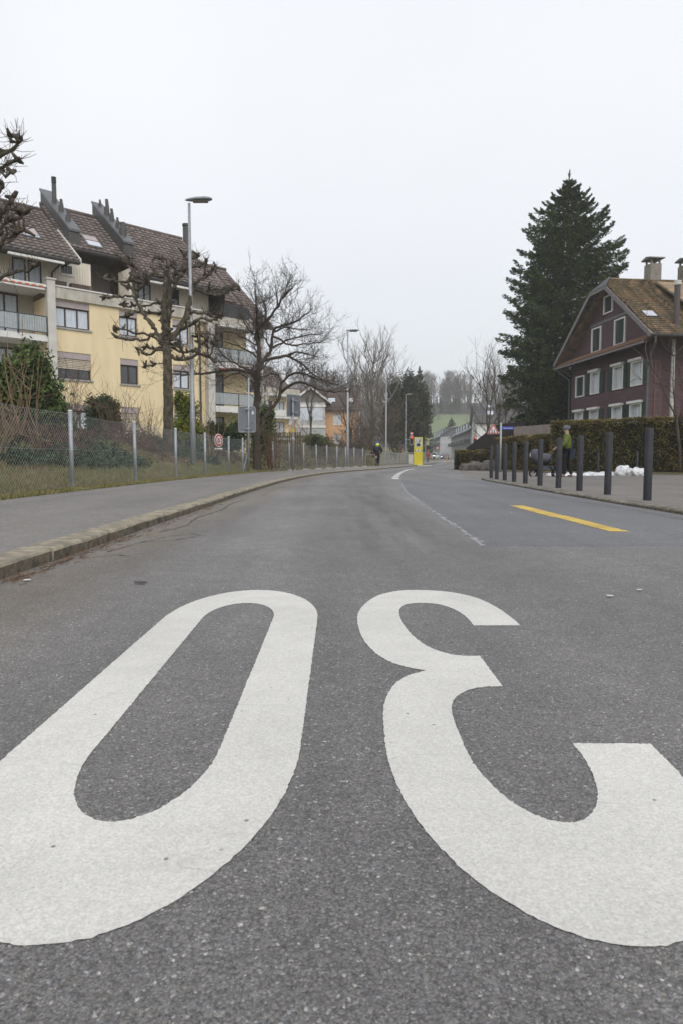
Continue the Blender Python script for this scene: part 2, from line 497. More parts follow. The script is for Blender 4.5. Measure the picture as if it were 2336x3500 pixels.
for y in ylist:
    a, b = kl(y), kr(y) + (.6 if y < 22 else 0)
    for q in offs + [b - a]:
        q = min(q, b - a); rb_.v.append((a + q, y, zr(y)))
        dirt.append(sstep(.85, .2, q) if y < 60 else 0)
        worn.append((sstep(.55, .95, q) * sstep(1.65, 1.2, q) + .8 * sstep(2.5, 2.85, q) * sstep(3.6, 3.1, q)) * sstep(2.0, 5.0, y))
        oil.append(sstep(1.45, 2.0, q) * sstep(2.75, 2.2, q) * sstep(3.0, 5.5, y) + .5 * sstep(.7, .95, q) * sstep(1.3, 1.05, q) * sstep(6, 9, y))
nq = len(offs) + 1
for i in range(len(ylist) - 1):
    for j in range(nq - 1): rb_.f.append((i * nq + j, i * nq + j + 1, (i + 1) * nq + j + 1, (i + 1) * nq + j))
road = structure(rb_.build('road', M_ROAD))
for nm, vals in (('dirt', dirt), ('oil', oil), ('worn', worn)):
    at = road.data.attributes.new(nm, 'FLOAT', 'POINT'); at.data.foreach_set('value', vals)
side = MB().poly([(3.9, 19.5, -.004), (60, 12, -.004), (60, 22.2, -.004), (14.4, 27.5, -.004), (12.6, 28.55, -.004), (9.1, 31.7, -.004), (8.2, 37.3, -.004), (6.75, 38.6, -.004), (6.6, 38.6, -.004), (5.0, 30, -.004), (4.2, 22, -.004)])
structure(side.build('side_street', M_PLAZA))
structure(strip('pavement', -6, 118, wl, lambda y: kl(y) - .17, .118, .074, M_WALK))

seam_x = lambda y: lerp([(1.0, 4.7), (1.05, 7), (1.2, 12.4), (1.42, 16), (1.75, 20)], y)
structure(strip('road_patch', 4.72, 20.6, seam_x, lambda y: kr(y) + .02, .0010, .0010, M_PATCH))
M_SEAM = mat('seam_filler', (.31, .315, .335), (.19, .19, .197), rough=.8, scale=14, contrast=(.4, .6), world=True)
sb = MB(); yy_ = 4.72
while yy_ < 17.5:                                   # pale, worn seam along the edge of the patch
    y1 = yy_ + R.uniform(.05, .14); a, c = seam_x(yy_) + R.gauss(0, .006), seam_x(y1) + R.gauss(0, .006); ww = R.uniform(.012, .05)
    if R.random() < .82: sb.quad((a - ww, yy_, .0022), (a + ww * .6, yy_, .0022), (c + ww * R.uniform(.2, 1), y1, .0022), (c - ww * R.uniform(.4, 1.2), y1, .0022))
    yy_ = y1
structure(stuff(sb.build('patch_seam', M_SEAM)))
bpy.data.objects['patch_seam']['kind'] = 'structure'

# forecourt with the bollards, a step above the road
edge = [(kr(y) + .13, y) for y in np.arange(-6, 20.01, .8)]
arc = [(4.33, 20.7), (4.55, 21.35), (4.95, 21.85), (5.5, 22.1), (9, 22.3), (14, 21.6), (60, 15)]
pl = MB().poly([(x, y, .05) for x, y in edge + arc] + [(60, -6, .05)])
structure(pl.build('forecourt', M_PLAZA))

def kerb(name, pts, width, height, m, side, down=.12, length=1.0, zf=None):
    """row of single kerb stones along a line; side=-1 puts the body on the left of the line"""
    root = bpy.data.objects.new(name, None); COL.objects.link(root); root['kind'] = 'structure'
    acc = []; cur = Vector(pts[0]); carry = 0
    fine = []
    for (x0, y0), (x1, y1) in zip(pts, pts[1:]):
        k = max(1, int(math.hypot(x1 - x0, y1 - y0) / .05))
        fine += [(x0 + (x1 - x0) * i / k, y0 + (y1 - y0) * i / k) for i in range(k)]
    fine.append(pts[-1])
    d = 0; start = fine[0]
    prev = fine[0]
    for p in fine[1:]:
        d += math.hypot(p[0] - prev[0], p[1] - prev[1]); prev = p
        if d >= length:
            acc.append((start, p)); start = p; d = 0
    for (a, b) in acc:
        t = Vector((b[0] - a[0], b[1] - a[1])); ln = t.length; t /= ln
        nrm = Vector((-t.y, t.x)) * (1 if side < 0 else -1)
        g = .006
        off = R.uniform(-.006, .006); hz = R.uniform(-.005, .005); bev = .022
        prof = [(0, -down), (0, height - bev), (bev * .35, height - bev * .35), (bev, height), (width, height + .004), (width, -down)]
        bm = MB(); i0 = 0
        nseg = 4
        for k in range(nseg + 1):
            s = g + (ln - 2 * g) * k / nseg
            base = Vector((a[0], a[1])) + t * s
            zz = zr(base.y) + hz
            for (q, h) in prof:
                chip = R.uniform(-.005, .004) if 0 < h else 0
                c = base + nrm * (q + off + chip * .6)
                bm.v.append((c.x, c.y, h + chip + zz))
        n = len(prof)
        for k in range(nseg):
            for j in range(n):
                jj = (j + 1) % n
                bm.f.append((k * n + j, k * n + jj, (k + 1) * n + jj, (k + 1) * n + j))
        bm.f.append(tuple(range(n))); bm.f.append(tuple(nseg * n + j for j in range(n - 1, -1, -1)))
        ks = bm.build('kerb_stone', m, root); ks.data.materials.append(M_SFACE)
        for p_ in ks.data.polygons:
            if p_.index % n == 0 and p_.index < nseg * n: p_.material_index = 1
    return root
kerb('kerb', [(x, y) for x, y in KERB_L if y <= 72], .17, .076, M_STONE, -1)
structure(strip('far_kerb', 71.5, 118, kl, lambda y: kl(y) - .17, .078, .078, M_STONE, 3))
ke = [(x, y) for x, y in KERB_R if y <= 20] + [(4.2, 20.75), (4.42, 21.45), (4.86, 21.98), (5.5, 22.24)]
kerb('low_kerb', ke, .12, .047, M_STONE2, 1, length=.9)

# cracks along the gutter
M_CRACK = mat('crack', (.06, .055, .05), (.095, .088, .08), rough=.95, world=True)
cb = MB()
def crack(pts, wd):
    for (x0, y0), (x1, y1) in zip(pts, pts[1:]):
        k = max(2, int(math.hypot(x1 - x0, y1 - y0) / .08)); px, py = x0, y0
        for i in range(1, k + 1):
            qx = x0 + (x1 - x0) * i / k + R.uniform(-.012, .012); qy = y0 + (y1 - y0) * i / k + R.uniform(-.02, .02)
            ww = wd * R.uniform(.15, .8)
            t = Vector((qx - px, qy - py)).normalized(); nn = Vector((-t.y, t.x)) * ww
            cb.quad((px - nn.x, py - nn.y, .004), (px + nn.x, py + nn.y, .004), (qx + nn.x, qy + nn.y, .004), (qx - nn.x, qy - nn.y, .004))
            px, py = qx, qy
crack([(-1.52, 4.4), (-1.45, 4.9), (-1.35, 5.3), (-1.22, 5.5), (-1.1, 5.35), (-1.25, 5.05), (-1.45, 4.9)], .010)
crack([(-1.5, 5.6), (-1.4, 6.2), (-1.5, 7.0), (-1.42, 8.0), (-1.5, 9.3), (-1.44, 10.5)], .012)
crack([(-1.66, 5.9), (-1.3, 5.75)], .009); crack([(-1.66, 6.8), (-1.36, 6.6), (-1.1, 6.7)], .008); crack([(-1.66, 7.6), (-1.4, 7.45)], .008)
crack([(-1.6, 4.1), (-1.4, 4.25), (-1.3, 4.2)], .010); crack([(-1.3, 11), (-1.35, 13), (-1.2, 16)], .012)
crack([(3.4, 6.2), (3.45, 8), (3.3, 10), (3.45, 13), (3.6, 17)], .010); crack([(2.0, 14.5), (2.6, 15.2), (3.6, 15.0)], .015); crack([(2.6, 5.2), (2.9, 5.1), (3.1, 5.3)], .006)
c_ = cb.build('gutter_cracks', M_CRACK); structure(c_)

# ------------------------------------------------------------------ painted markings
M_WHITE = paint('white_road_paint', (.60, .588, .552))
M_YELLOW = paint('yellow_road_paint', (.62, .43, .09), .35)
def fill(name, loops, z, m, jitter=.0008, step=.007):
    """flat painted shape with slightly ragged edges from closed outlines"""
    bm = bmesh.new()
    for lp in loops:
        pts = []
        n = len(lp)
        for i in range(n):
            a, b = Vector(lp[i]), Vector(lp[(i + 1) % n])
            k = max(1, int((b - a).length / step))
            for j in range(k):
                q = a.lerp(b, j / k)
                pts.append((q.x + R.gauss(0, jitter), q.y + R.gauss(0, jitter * 1.5)))
        vs = [bm.verts.new((x, y, z)) for x, y in pts]
        for i in range(len(vs)): bm.edges.new((vs[i], vs[(i + 1) % len(vs)]))
    bmesh.ops.triangle_fill(bm, edges=bm.edges[:], use_beauty=True)
    bmesh.ops.recalc_face_normals(bm, faces=bm.faces[:])
    for f in bm.faces:
        if f.normal.z < 0: f.normal_flip()
    me = bpy.data.meshes.new(name); bm.to_mesh(me); bm.free()
    me.materials.append(m)
    return link(name, me)
def arc2(cx, cy, rx, ry, a0, a1, n=120):
    return [(cx + rx * math.cos(rad(a0 + (a1 - a0) * i / n)), cy + ry * math.sin(rad(a0 + (a1 - a0) * i / n))) for i in range(n + 1)]
def catmull(pts, n=14):
    o = []
    for i in range(len(pts) - 1):
        p0, p1, p2, p3 = (Vector(pts[max(i - 1, 0)]), Vector(pts[i]), Vector(pts[i + 1]), Vector(pts[min(i + 2, len(pts) - 1)]))
        for j in range(n):
            t = j / n
            q = .5 * ((2 * p1) + (p2 - p0) * t + (2 * p0 - 5 * p1 + 4 * p2 - p3) * t * t + (3 * p1 - p0 - 3 * p2 + p3) * t ** 3)
            o.append((q.x, q.y))
    o.append(tuple(pts[-1])); return o
zero_out = arc2(-.383, 1.375, .297, .575, 180, 360) + arc2(-.383, 2.53, .292, .575, 0, 180)
zero_in = arc2(-.383, 1.375, .130, .285, 180, 360) + arc2(-.393, 2.55, .134, .268, 0, 180)
z0 = fill('painted_zero', [zero_out, zero_in], .0014, M_WHITE)
tag(z0, 'big white painted digit 0 on the road, left of the 3', 'road marking', 'digits of the painted speed limit')
three = (catmull([(.648, 2.432), (.646, 2.56), (.625, 2.776), (.573, 2.955), (.476, 3.069), (.351, 3.105), (.249, 3.079), (.153, 2.965), (.085, 2.755), (.060, 2.58), (.060, 2.40), (.073, 2.232), (.102, 2.09), (.142, 1.99), (.189, 1.936), (.241, 1.903)])
         + catmull([(.241, 1.903), (.188, 1.860), (.147, 1.798), (.119, 1.713), (.101, 1.612), (.094, 1.50), (.092, 1.375)])[1:]
         + arc2(.372, 1.375, .280, .577, 180, 360)[1:] + [(.653, 1.402), (.489, 1.403)]
         + arc2(.374, 1.375, .115, .288, 0, -180)[1:]
         + catmull([(.259, 1.375), (.259, 1.47), (.262, 1.563), (.274, 1.642), (.297, 1.696), (.337, 1.742), (.379, 1.762), (.427, 1.767)])[1:]
         + catmull([(.424, 2.05), (.374, 2.05), (.330, 2.074), (.280, 2.152), (.245, 2.288), (.228, 2.442), (.222, 2.562), (.228, 2.68), (.252, 2.765), (.291, 2.808), (.347, 2.819), (.407, 2.79), (.454, 2.694), (.475, 2.58), (.479, 2.432)]))
z3 = fill('painted_three', [three], .0014, M_WHITE)
tag(z3, 'big white painted digit 3 on the road, right of the 0', 'road marking', 'digits of the painted speed limit')
ye = fill('edge_dash', [[(2.186, 8.87), (2.367, 8.87), (2.375, 7.35), (2.392, 7.2), (2.392, 5.64), (2.238, 5.66), (2.222, 7.0), (2.195, 7.12)]], .0036, M_YELLOW, .006, .045)
tag(ye, 'long yellow painted dash on the road beside the bollards', 'road marking')
cx = lambda y: lerp([(1.69, 21.9), (1.93, 24.2), (2.17, 26.6), (2.5, 29.5), (2.94, 33.1), (3.79, 39.3), (4.57, 42.9)], y)
root = thing('centre_line', 'white dashed centre line curving right at the bend', 'road marking')
for a, b in ((20.9, 22.6), (23.2, 25.0), (25.6, 27.6), (28.2, 30.6), (31.4, 34.2), (35.0, 43.5)):
    bb = MB(); k = max(2, int((b - a) / .8))
    for i in range(k + 1):
        y = a + (b - a) * i / k
        bb.v += [(cx(y) - .11, y, .004), (cx(y) + .11, y, .004)]
    for i in range(k): bb.f.append((2 * i, 2 * i + 1, 2 * i + 3, 2 * i + 2))
    bb.build('dash', M_WHITE, root)
root = thing('zebra_crossing', 'yellow zebra crossing stripes in front of the waiting cars', 'road marking')
for i in range(8):
    y = 112; x = kl(y) + .25 + i * .56
    MB().quad((x, y - 2, zr(y - 2) + .006), (x + .32, y - 2, zr(y - 2) + .006), (x + .32 + .6, y + 2, zr(y + 2) + .006), (x + .6, y + 2, zr(y + 2) + .006)).build('stripe', M_YELLOW, root)

# small litter: needles in the gutter, specks, a leaf
lb = MB(); M_LIT = mat('dry_needles', (.16, .075, .035), (.09, .05, .03), island=.4, world=True)
for k in range(240):
    y = R.choice([R.uniform(3.2, 5.2), R.uniform(3.2, 9)]); x = -1.66 + abs(R.gauss(0, .05))
    a = R.uniform(0, 6.28) if R.random() < .4 else R.gauss(1.5, .5); ln = R.uniform(.02, .09)
    dx, dy = math.cos(a) * ln, math.sin(a) * ln
    lb.tube([(x, y, .006), (x + dx, y + dy, .008 + R.uniform(0, .012))], .0016, 3, False)
stuff(tag(lb.build('gutter_litter', M_LIT), 'brown needles and twigs along the foot of the left kerb', 'litter'))
pb = MB(); M_PAPER = mat('pale_scrap', (.62, .62, .62))
for x, y in ((1.17, 2.94), (1.36, 3.08), (1.05, 6.9), (1.9, 7.6), (-1.55, 3.33)):
    pb.ball((x, y, .009), R.uniform(.008, .02), 7, 3, (1.3, .8, .12))
stuff(tag(pb.build('pale_scraps', M_PAPER), 'tiny pale scraps scattered on the road surface', 'litter'))
lf = MB().ball((-.97, 3.26, .010), .03, 8, 3, (1.2, .5, .2)).build('dark_leaf', M_CRACK)
tag(lf, 'single dark leaf lying on the asphalt left of the 0', 'leaf')

# ------------------------------------------------------------------ shared building materials
M_YWALL = mat('yellow_render', (.81, .67, .43), (.71, .58, .365), rough=.9, scale=1.6, stretch=(1, 1, .3), bump=.15, bscale=120, contrast=(.4, .75))
M_CONC = mat('concrete_band', (.60, .565, .49), (.40, .375, .325), rough=.9, scale=2.0, stretch=(1.5, 1, .5), bump=.2)
M_WHITEW = mat('white_render', (.74, .735, .72), (.66, .655, .64), rough=.9, scale=1.1)
M_PILL = mat('pale_pillar', (.62, .60, .56), (.52, .5, .46), rough=.9, scale=2)
M_MAUVE = mat('blind_box', (.42, .36, .36), (.38, .325, .325), rough=.6)
M_BROWN = mat('brown_window_frame', (.055, .04, .035), (.04, .03, .027), rough=.5)
M_GLASS = mat('window_glass', (.06, .065, .075), (.03, .034, .04), rough=.06, spec=.8, scale=.8)
M_CURT = mat('net_curtain', (.66, .71, .78), (.47, .52, .59), rough=.9, scale=9, stretch=(6, 6, .15), contrast=(.4, .6))
M_SILL = mat('stone_sill', (.36, .35, .33), rough=.85)
M_BLIND = mat('cream_blind', (.62, .54, .43), (.52, .45, .36), rough=.7)
M_TILE = mat('brown_roof_tile', (.195, .157, .140), (.125, .103, .094), rough=.85, scale=1.6, island=.22, bump=.3, world=True)
M_TILE2 = mat('aged_roof_tile', (.30, .21, .125), (.13, .115, .08), rough=.9, scale=1.7, island=.42, world=True, contrast=(.3, .7))
M_DARK = mat('dark_metal', (.05, .048, .047), (.035, .034, .033), rough=.55, spec=.5)
M_GUTTER = mat('gutter_metal', (.055, .052, .052), rough=.5, spec=.5)
M_CHIM = mat('dark_chimney_cladding', (.075, .07, .066), (.055, .052, .05), rough=.6, spec=.5)
M_ZINC = mat('zinc_sheet', (.13, .135, .14), (.09, .095, .10), rough=.45, spec=.5, metal=.3)
M_BOARD = mat('cream_boarding', (.80, .74, .63), (.68, .62, .52), rough=.85, stretch=(9, 9, .4), scale=2)
M_RAIL = mat('grey_balcony_panel', (.40, .44, .46), (.34, .375, .395), rough=.6)
M_RAILD = mat('dark_railing', (.05, .055, .06), rough=.5)
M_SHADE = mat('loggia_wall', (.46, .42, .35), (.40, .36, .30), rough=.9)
M_ORANGE = mat('orange_awning', (.55, .12, .04), (.5, .1, .035), rough=.8)
M_SNOW = mat('snow', (.62, .63, .65), (.33, .33, .335), rough=.8, scale=6, bump=.6, bscale=18, contrast=(.45, .75))
M_GALV = mat('galvanised_steel', (.36, .375, .395), (.28, .295, .315), rough=.45, metal=.35, spec=.5, scale=14)
M_ALU = mat('sign_back', (.20, .215, .235), (.165, .18, .198), rough=.5, metal=.3, scale=5)

def win(b, x0, x1, z0, z1, y=0., s=-1, n=2, frame=M_BROWN, blind=.32, curtain=True, sill=True, fw=.07, depth=.16, sillm=M_SILL, label=None):
    """window unit as a part: frame mesh with pane / curtain / blind_box / sill children. s=-1: outside is -y."""
    yi = y - s * depth                     # inner plane
    zt = z1 - blind
    m = MB()
    f = .05
    ya, yb = sorted((yi, yi + s * f))
    m.box(x0, x0 + fw, ya, yb, z0, zt).box(x1 - fw, x1, ya, yb, z0, zt)
    m.box(x0 + fw, x1 - fw, ya, yb, z0, z0 + fw).box(x0 + fw, x1 - fw, ya, yb, zt - fw, zt)
    for i in range(1, n):
        xm = x0 + (x1 - x0) * i / n
        m.box(xm - fw * .55, xm + fw * .55, ya + .004, yb - .004, z0 + fw, zt - fw)
    w_ = m.build('window', frame, b)
    for i in range(n):
        xa = x0 + (x1 - x0) * i / n; xb = x0 + (x1 - x0) * (i + 1) / n
        yy = yi + s * .015
        MB().box(xa + .03, xb - .03, min(yy, yy - s * .012), max(yy, yy - s * .012), z0 + .03, zt - .03).build('pane', M_GLASS if not curtain else M_CURT, w_)
    if blind:
        ya, yb = sorted((yi, y - s * .03))
        MB().box(x0 + .003, x1 - .003, ya, yb, zt, z1 - .003).build('blind_box', M_MAUVE, w_)
    if sill:
        ya, yb = sorted((yi, y + s * .06))
        MB().box(x0 - .04, x1 + .10, ya, yb, z0 - .10, z0 - .004).build('sill', sillm, w_)
    return w_

def wall(b, name, x0, x1, z0, z1, holes, m, y=0., s=-1, depth=.16, back=None):
    """front wall with real openings and reveals"""
    X = sorted(set([x0, x1] + [h[0] for h in holes] + [h[1] for h in holes]))
    Z = sorted(set([z0, z1] + [h[2] for h in holes] + [h[3] for h in holes]))
    w_ = MB()
    for i in range(len(X) - 1):
        for j in range(len(Z) - 1):
            cx_, cz_ = (X[i] + X[i + 1]) / 2, (Z[j] + Z[j + 1]) / 2
            if any(h[0] < cx_ < h[1] and h[2] < cz_ < h[3] for h in holes): continue
            w_.quad((X[i], y, Z[j]), (X[i + 1], y, Z[j]), (X[i + 1], y, Z[j + 1]), (X[i], y, Z[j + 1]))
    yi = y - s * (depth + .06)
    for a, c, d, e_ in holes:
        w_.quad((a, y, d), (a, yi, d), (a, yi, e_), (a, y, e_)).quad((c, y, d), (c, yi, d), (c, yi, e_), (c, y, e_))
        w_.quad((a, y, d), (c, y, d), (c, yi, d), (a, yi, d)).quad((a, y, e_), (c, y, e_), (c, yi, e_), (a, yi, e_))
        w_.quad((a, yi, d), (c, yi, d), (c, yi, e_), (a, yi, e_))
    if back:
        w_.quad((x0, y, z0), (x0, back, z0), (x0, back, z1), (x0, y, z1)).quad((x1, y, z0), (x1, back, z0), (x1, back, z1), (x1, y, z1))
        w_.quad((x0, back, z0), (x1, back, z0), (x1, back, z1), (x0, back, z1)).quad((x0, y, z1), (x1, y, z1), (x1, back, z1), (x0, back, z1))
    return w_.build(name, m, b)

# one pan tile, shared by the tiled roofs: a slightly waved plate, 12 faces
def tile_mesh(wd, ln, m, name='tile'):
    b = MB(); pr = [(0, .0), (.12, .045), (.35, .018), (.62, .0), (.85, .018), (1.0, .045)]
    th = .05
    for (u, h) in pr: b.v += [(u * wd, 0, h), (u * wd, ln, h), (u * wd, 0, h - th)]
    for i in range(len(pr) - 1):
        a = 3 * i
        b.f += [(a, a + 3, a + 4, a + 1), (a, a + 2, a + 5, a + 3)]
    me = b.mesh(name); me.materials.append(m); return me

def tiled_roof(b, name, x0, x1, y0, z0, y1, z1, m, tw=.33, tl=.36, singles=0, holes=(), ns=1, keep=None):
    """roof slope rising from (y0,z0) to (y1,z1) between x0 and x1: a deck plus overlapping tiles.
    `singles` tiles nearest the left become objects of their own, the rest is one mesh."""
    sl = math.hypot(y1 - y0, z1 - z0)
    dy, dz = (y1 - y0) / sl, (z1 - z0) / sl
    ny, nz_ = -dz * (1 if dy > 0 else -1), abs(dy)
    def P(x, s, h): return (x, y0 + dy * s + ny * h, z0 + dz * s + nz_ * h)
    deck = MB(); t = .16
    deck.v += [P(x0, 0, 0), P(x1, 0, 0), P(x1, sl, 0), P(x0, sl, 0), P(x0, 0, -t), P(x1, 0, -t), P(x1, sl, -t), P(x0, sl, -t)]
    deck.f += [(0, 1, 2, 3), (4, 7, 6, 5), (0, 4, 5, 1), (1, 5, 6, 2), (2, 6, 7, 3), (3, 7, 4, 0)]
    rf = deck.build(name, M_TILE if m is None else m, b)
    tm = tile_mesh(tw, tl * 1.12, m)
    rest = MB(); cnt = 0
    base = np.array([v.co[:] for v in tm.vertices]); faces = [tuple(p.vertices) for p in tm.polygons]
    lift = .10
    rowsn = int(sl / tl); cols = int((x1 - x0) / tw)
    for r_ in range(rowsn):
        for c_ in range(cols):
            x = x0 + c_ * tw + (.5 * tw if False else 0); s = r_ * tl
            if any(h[0] < x + tw / 2 < h[1] and h[2] < s + tl / 2 < h[3] for h in holes): continue
            if keep and not keep(x + tw / 2, s + tl / 2): continue
            jx, js = R.uniform(-.006, .006), R.uniform(-.012, .012)
            # local tile: u->x, v->up slope with a slight tilt so that the lower edge stands proud
            ca = lift + R.uniform(-.006, .006)
            M4 = Matrix(((1, 0, 0, x + jx), (0, dy, ny, y0 + dy * (s + js) + ny * ca), (0, dz, nz_, z0 + dz * (s + js) + nz_ * ca), (0, 0, 0, 1)))
            tilt = Matrix.Rotation(-.17, 4, 'X')
            if cnt < singles and c_ < cols:
                o = bpy.data.objects.new('tile', tm); COL.objects.link(o); o.parent = rf
                o.matrix_local = M4 @ tilt; cnt += 1
            else:
                mm = M4 @ tilt; A3 = np.array(mm.to_3x3()); tr = np.array(mm.translation)
                vv = base @ A3.T + tr; i0 = len(rest.v)
                rest.v += [tuple(q) for q in vv]; rest.f += [tuple(i0 + k for k in f) for f in faces]
    if rest.v: stuff(rest.build('tiles', m, rf))
    return rf

# ------------------------------------------------------------------ yellow apartment block (left)
DX, DY = .729, .6845
BR = math.atan2(DY, DX)
B1 = thing('apartment_block', 'yellow rendered apartment block with brown tiled roof behind the pollarded tree', 'building', (-14.6, 34.6, 0), BR)
hA = [(.27, 2.12, z, z + 1.34) for z in (2.1, 4.71, 7.26)]
hB = [(3.73, 4.77, z, z + 1.34) for z in (2.1, 4.68, 7.24)]
hC = [(6.9, 7.97, z, z + 1.34) for z in (2.1, 4.66, 7.18)]
wall(B1, 'wall', -.1, 8.75, .3, 8.64, hA + hB + hC, M_YWALL, back=9)
for i, h in enumerate(hA): win(B1, *h, n=3, curtain=i != 1)
for i, h in enumerate(hB): win(B1, *h, n=2, curtain=i == 2)
for i, h in enumerate(hC): win(B1, *h, n=2)
def slat_blind(b, x0, x1, z0, z1, y, s=-1, parent_name='slat'):
    k = int((z1 - z0) / .085)
    for i in range(k):
        z = z1 - (i + 1) * .085
        MB().box(x0 + .02, x1 - .02, min(y, y + s * .03), max(y, y + s * .03), z, z + .06).build('slat', M_BLIND, b)
sb1 = bpy.data.objects.new('blind', None); COL.objects.link(sb1); sb1.parent = B1
slat_blind(sb1, .27, 2.12, 5.22, 5.73, .10)
sb2 = bpy.data.objects.new('blind', None); COL.objects.link(sb2); sb2.parent = B1
slat_blind(sb2, 3.73, 4.77, 2.15, 3.12, .10)
MB().box(.28, 8.72, -.14, .25, 8.645, 9.20).build('parapet', M_CONC, B1)
MB().box(.24, 8.76, -.19, .30, 9.203, 9.27).build('parapet_coping', M_WHITEW, B1)
MB().box(-.12, .27, -.35, .0, .3, 9.44).build('pillar', M_PILL, B1)
MB().box(-.17, .31, -.40, .02, 9.442, 9.52).build('pillar_cap', M_PILL, B1)
# left loggias
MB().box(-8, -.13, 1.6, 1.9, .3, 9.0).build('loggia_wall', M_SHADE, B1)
for z in (3.75, 6.42, 8.92):
    MB().box(-8, -.125, -.2, 1.6, z, z + (.30 if z < 8.5 else .12)).build('balcony_slab', M_WHITEW, B1)
def railing(b, x0, x1, y, z0, z1, step=.115, post=1.3, panel=M_RAIL):
    r = MB(); r.box(x0, x1, y - .02, y + .02, z1, z1 + .04).box(x0, x1, y - .02, y + .02, z0 + .03, z0 + .06)
    k = int((x1 - x0) / post)
    for i in range(k + 1):
        x = x0 + (x1 - x0) * i / max(k, 1); r.box(x - .025, x + .025, y - .026, y + .026, z0 - .12, z1)
    ro = r.build('railing', M_RAILD, b)
    n = int((x1 - x0) / step)
    for i in range(n):
        x = x0 + i * step
        MB().box(x + .012, x + step - .012, y - .012, y + .012, z0 + .065, z1 - .004).build('railing_slat', panel, ro)
    return ro
railing(B1, -4.2, -.15, -.24, 6.80, 7.60)
railing(B1, -4.2, -.15, -.24, 4.10, 4.9)
for z in (6.75, 4.08): win(B1, -2.2, -.9, z, z + 2.1, y=1.6, n=2, blind=0, sill=False, depth=-.02)
aw = MB().box(-8, -.14, -.32, .1, 9.04, 9.16).build('awning_box', M_WHITEW, B1)
for i in range(24): MB().box(-8 + i * .326, -8 + i * .326 + .19, -.335, -.322, 9.0, 9.075).build('awning_stripe', M_ORANGE, aw)
MB().box(-8, -.3, -.45, -.36, 8.86, 8.93).build('awning_bar', M_WHITEW, B1)
# attic storey, set back
hS = [(-1.30, -.66, 9.3, 10.55), (-.56, .10, 9.3, 10.55), (1.08, 1.66, 10.2, 10.62)]
wall(B1, 'attic_wall', -8, 2.65, 9.0, 10.9, hS, M_BOARD, y=.95, depth=.08)
for i in range(58):                                          # vertical boards of the attic
    x = -5.5 + i * .14
    if any(h[0] - .08 < x < h[1] + .08 for h in hS): continue
    MB().box(x, x + .035, .92, .948, 9.05, 10.6).build('batten', M_BOARD, B1)
win(B1, *hS[0], y=.95, n=1, blind=0, sill=False, depth=.05); win(B1, *hS[1], y=.95, n=1, blind=0, sill=False, depth=.05)
win(B1, *hS[2], y=.95, n=4, blind=0, sill=True, curtain=False, depth=.05, fw=.04, sillm=M_WHITEW)
MB().box(2.65, 4.5, 2.6, 2.8, 9.0, 12.0).build('recess_wall', mat('dark_boarding', (.16, .145, .13), (.12, .11, .1), scale=3, stretch=(9, 9, .3)), B1)
win(B1, 2.75, 3.15, 9.0, 10.6, y=2.6, n=2, blind=0, sill=False, depth=-.03, curtain=False)
wall(B1, 'attic_wall', 4.5, 9.9, 9.0, 10.9, [(5.3, 6.1, 9.3, 10.45), (6.9, 7.9, 9.3, 10.45)], M_BOARD, y=.95, depth=.08)
win(B1, 5.3, 6.1, 9.3, 10.45, y=.95, n=2, blind=0, sill=False, depth=.05); win(B1, 6.9, 7.9, 9.3, 10.45, y=.95, n=2, blind=0, sill=False, depth=.05, curtain=False)
MB().box(4.45, 4.6, .2, 1.5, 9.0, 10.9).build('recess_wall', M_BOARD, B1)
# planters on the terrace
M_PLANT = mat('brown_planter', (.10, .075, .06), rough=.9)
for x0, x1 in ((.32, 1.0), (1.25, 2.25)):
    p_ = MB().box(x0, x1, .05, .4, 9.26, 9.55).build('planter', M_PLANT, B1)
# roofs
k0 = (14.3 - 10.47) / (4.5 + .6)
tiled_roof(B1, 'roof', -6.2, 1.42, -.62, 10.47, 4.5, 14.3, M_TILE, singles=300)
MB().box(1.425, 1.47, -.6, -.55, 10.4, 10.62).build('verge_end', M_WHITEW, B1)
vb = MB()
vb.v += [(1.425, -.66, 10.40), (1.50, -.66, 10.40), (1.50, 2.2, 12.54), (1.425, 2.2, 12.54), (1.425, -.66, 10.62), (1.50, -.66, 10.62), (1.50, 2.2, 12.76), (1.425, 2.2, 12.76)]
vb.f += [(0, 1, 2, 3), (4, 7, 6, 5), (0, 4, 5, 1), (1, 5, 6, 2), (2, 6, 7, 3), (3, 7, 4, 0)]
vb.build('verge', M_PILL, B1)
tiled_roof(B1, 'roof', 1.50, 4.48, .72, 11.52, 4.6, 14.66, M_TILE)
tiled_roof(B1, 'roof', 4.50, 10.3, -.60, 10.45, 4.6, 14.66, M_TILE)
tiled_roof(B1, 'roof', 12.3, 13.55, -.9, 8.72, 4.5, 13.3, M_TILE)
tiled_roof(B1, 'roof', 10.31, 12.29, .93, 10.27, 4.5, 13.3, M_TILE)
MB().poly([(1.5, 4.6, 14.2), (10.3, 4.6, 14.2), (10.3, 9.8, 10.4), (1.5, 9.8, 10.4)]).build('rear_roof', M_TILE, B1)
MB().poly([(-6.2, 4.5, 14.2), (1.5, 4.5, 14.2), (1.5, 9.8, 10.3), (-6.2, 9.8, 10.3)]).build('rear_roof', M_TILE, B1)
MB().tube([(-6.2, 4.5, 14.36), (1.42, 4.5, 14.36)], .1, 6).build('ridge', M_TILE, B1)
MB().tube([(1.45, 4.6, 14.72), (10.3, 4.6, 14.72)], .1, 6).build('ridge', M_TILE, B1)
MB().tube([(10.3, 4.5, 13.37), (13.55, 4.5, 13.37)], .1, 6).build('ridge', M_TILE, B1)
gb_ = MB(); gb_.poly([(10.29, 0, 9.0), (10.29, 9, 9.0), (10.29, 9, 10.9), (10.29, 4.6, 14.5), (10.29, -.3, 10.6)])
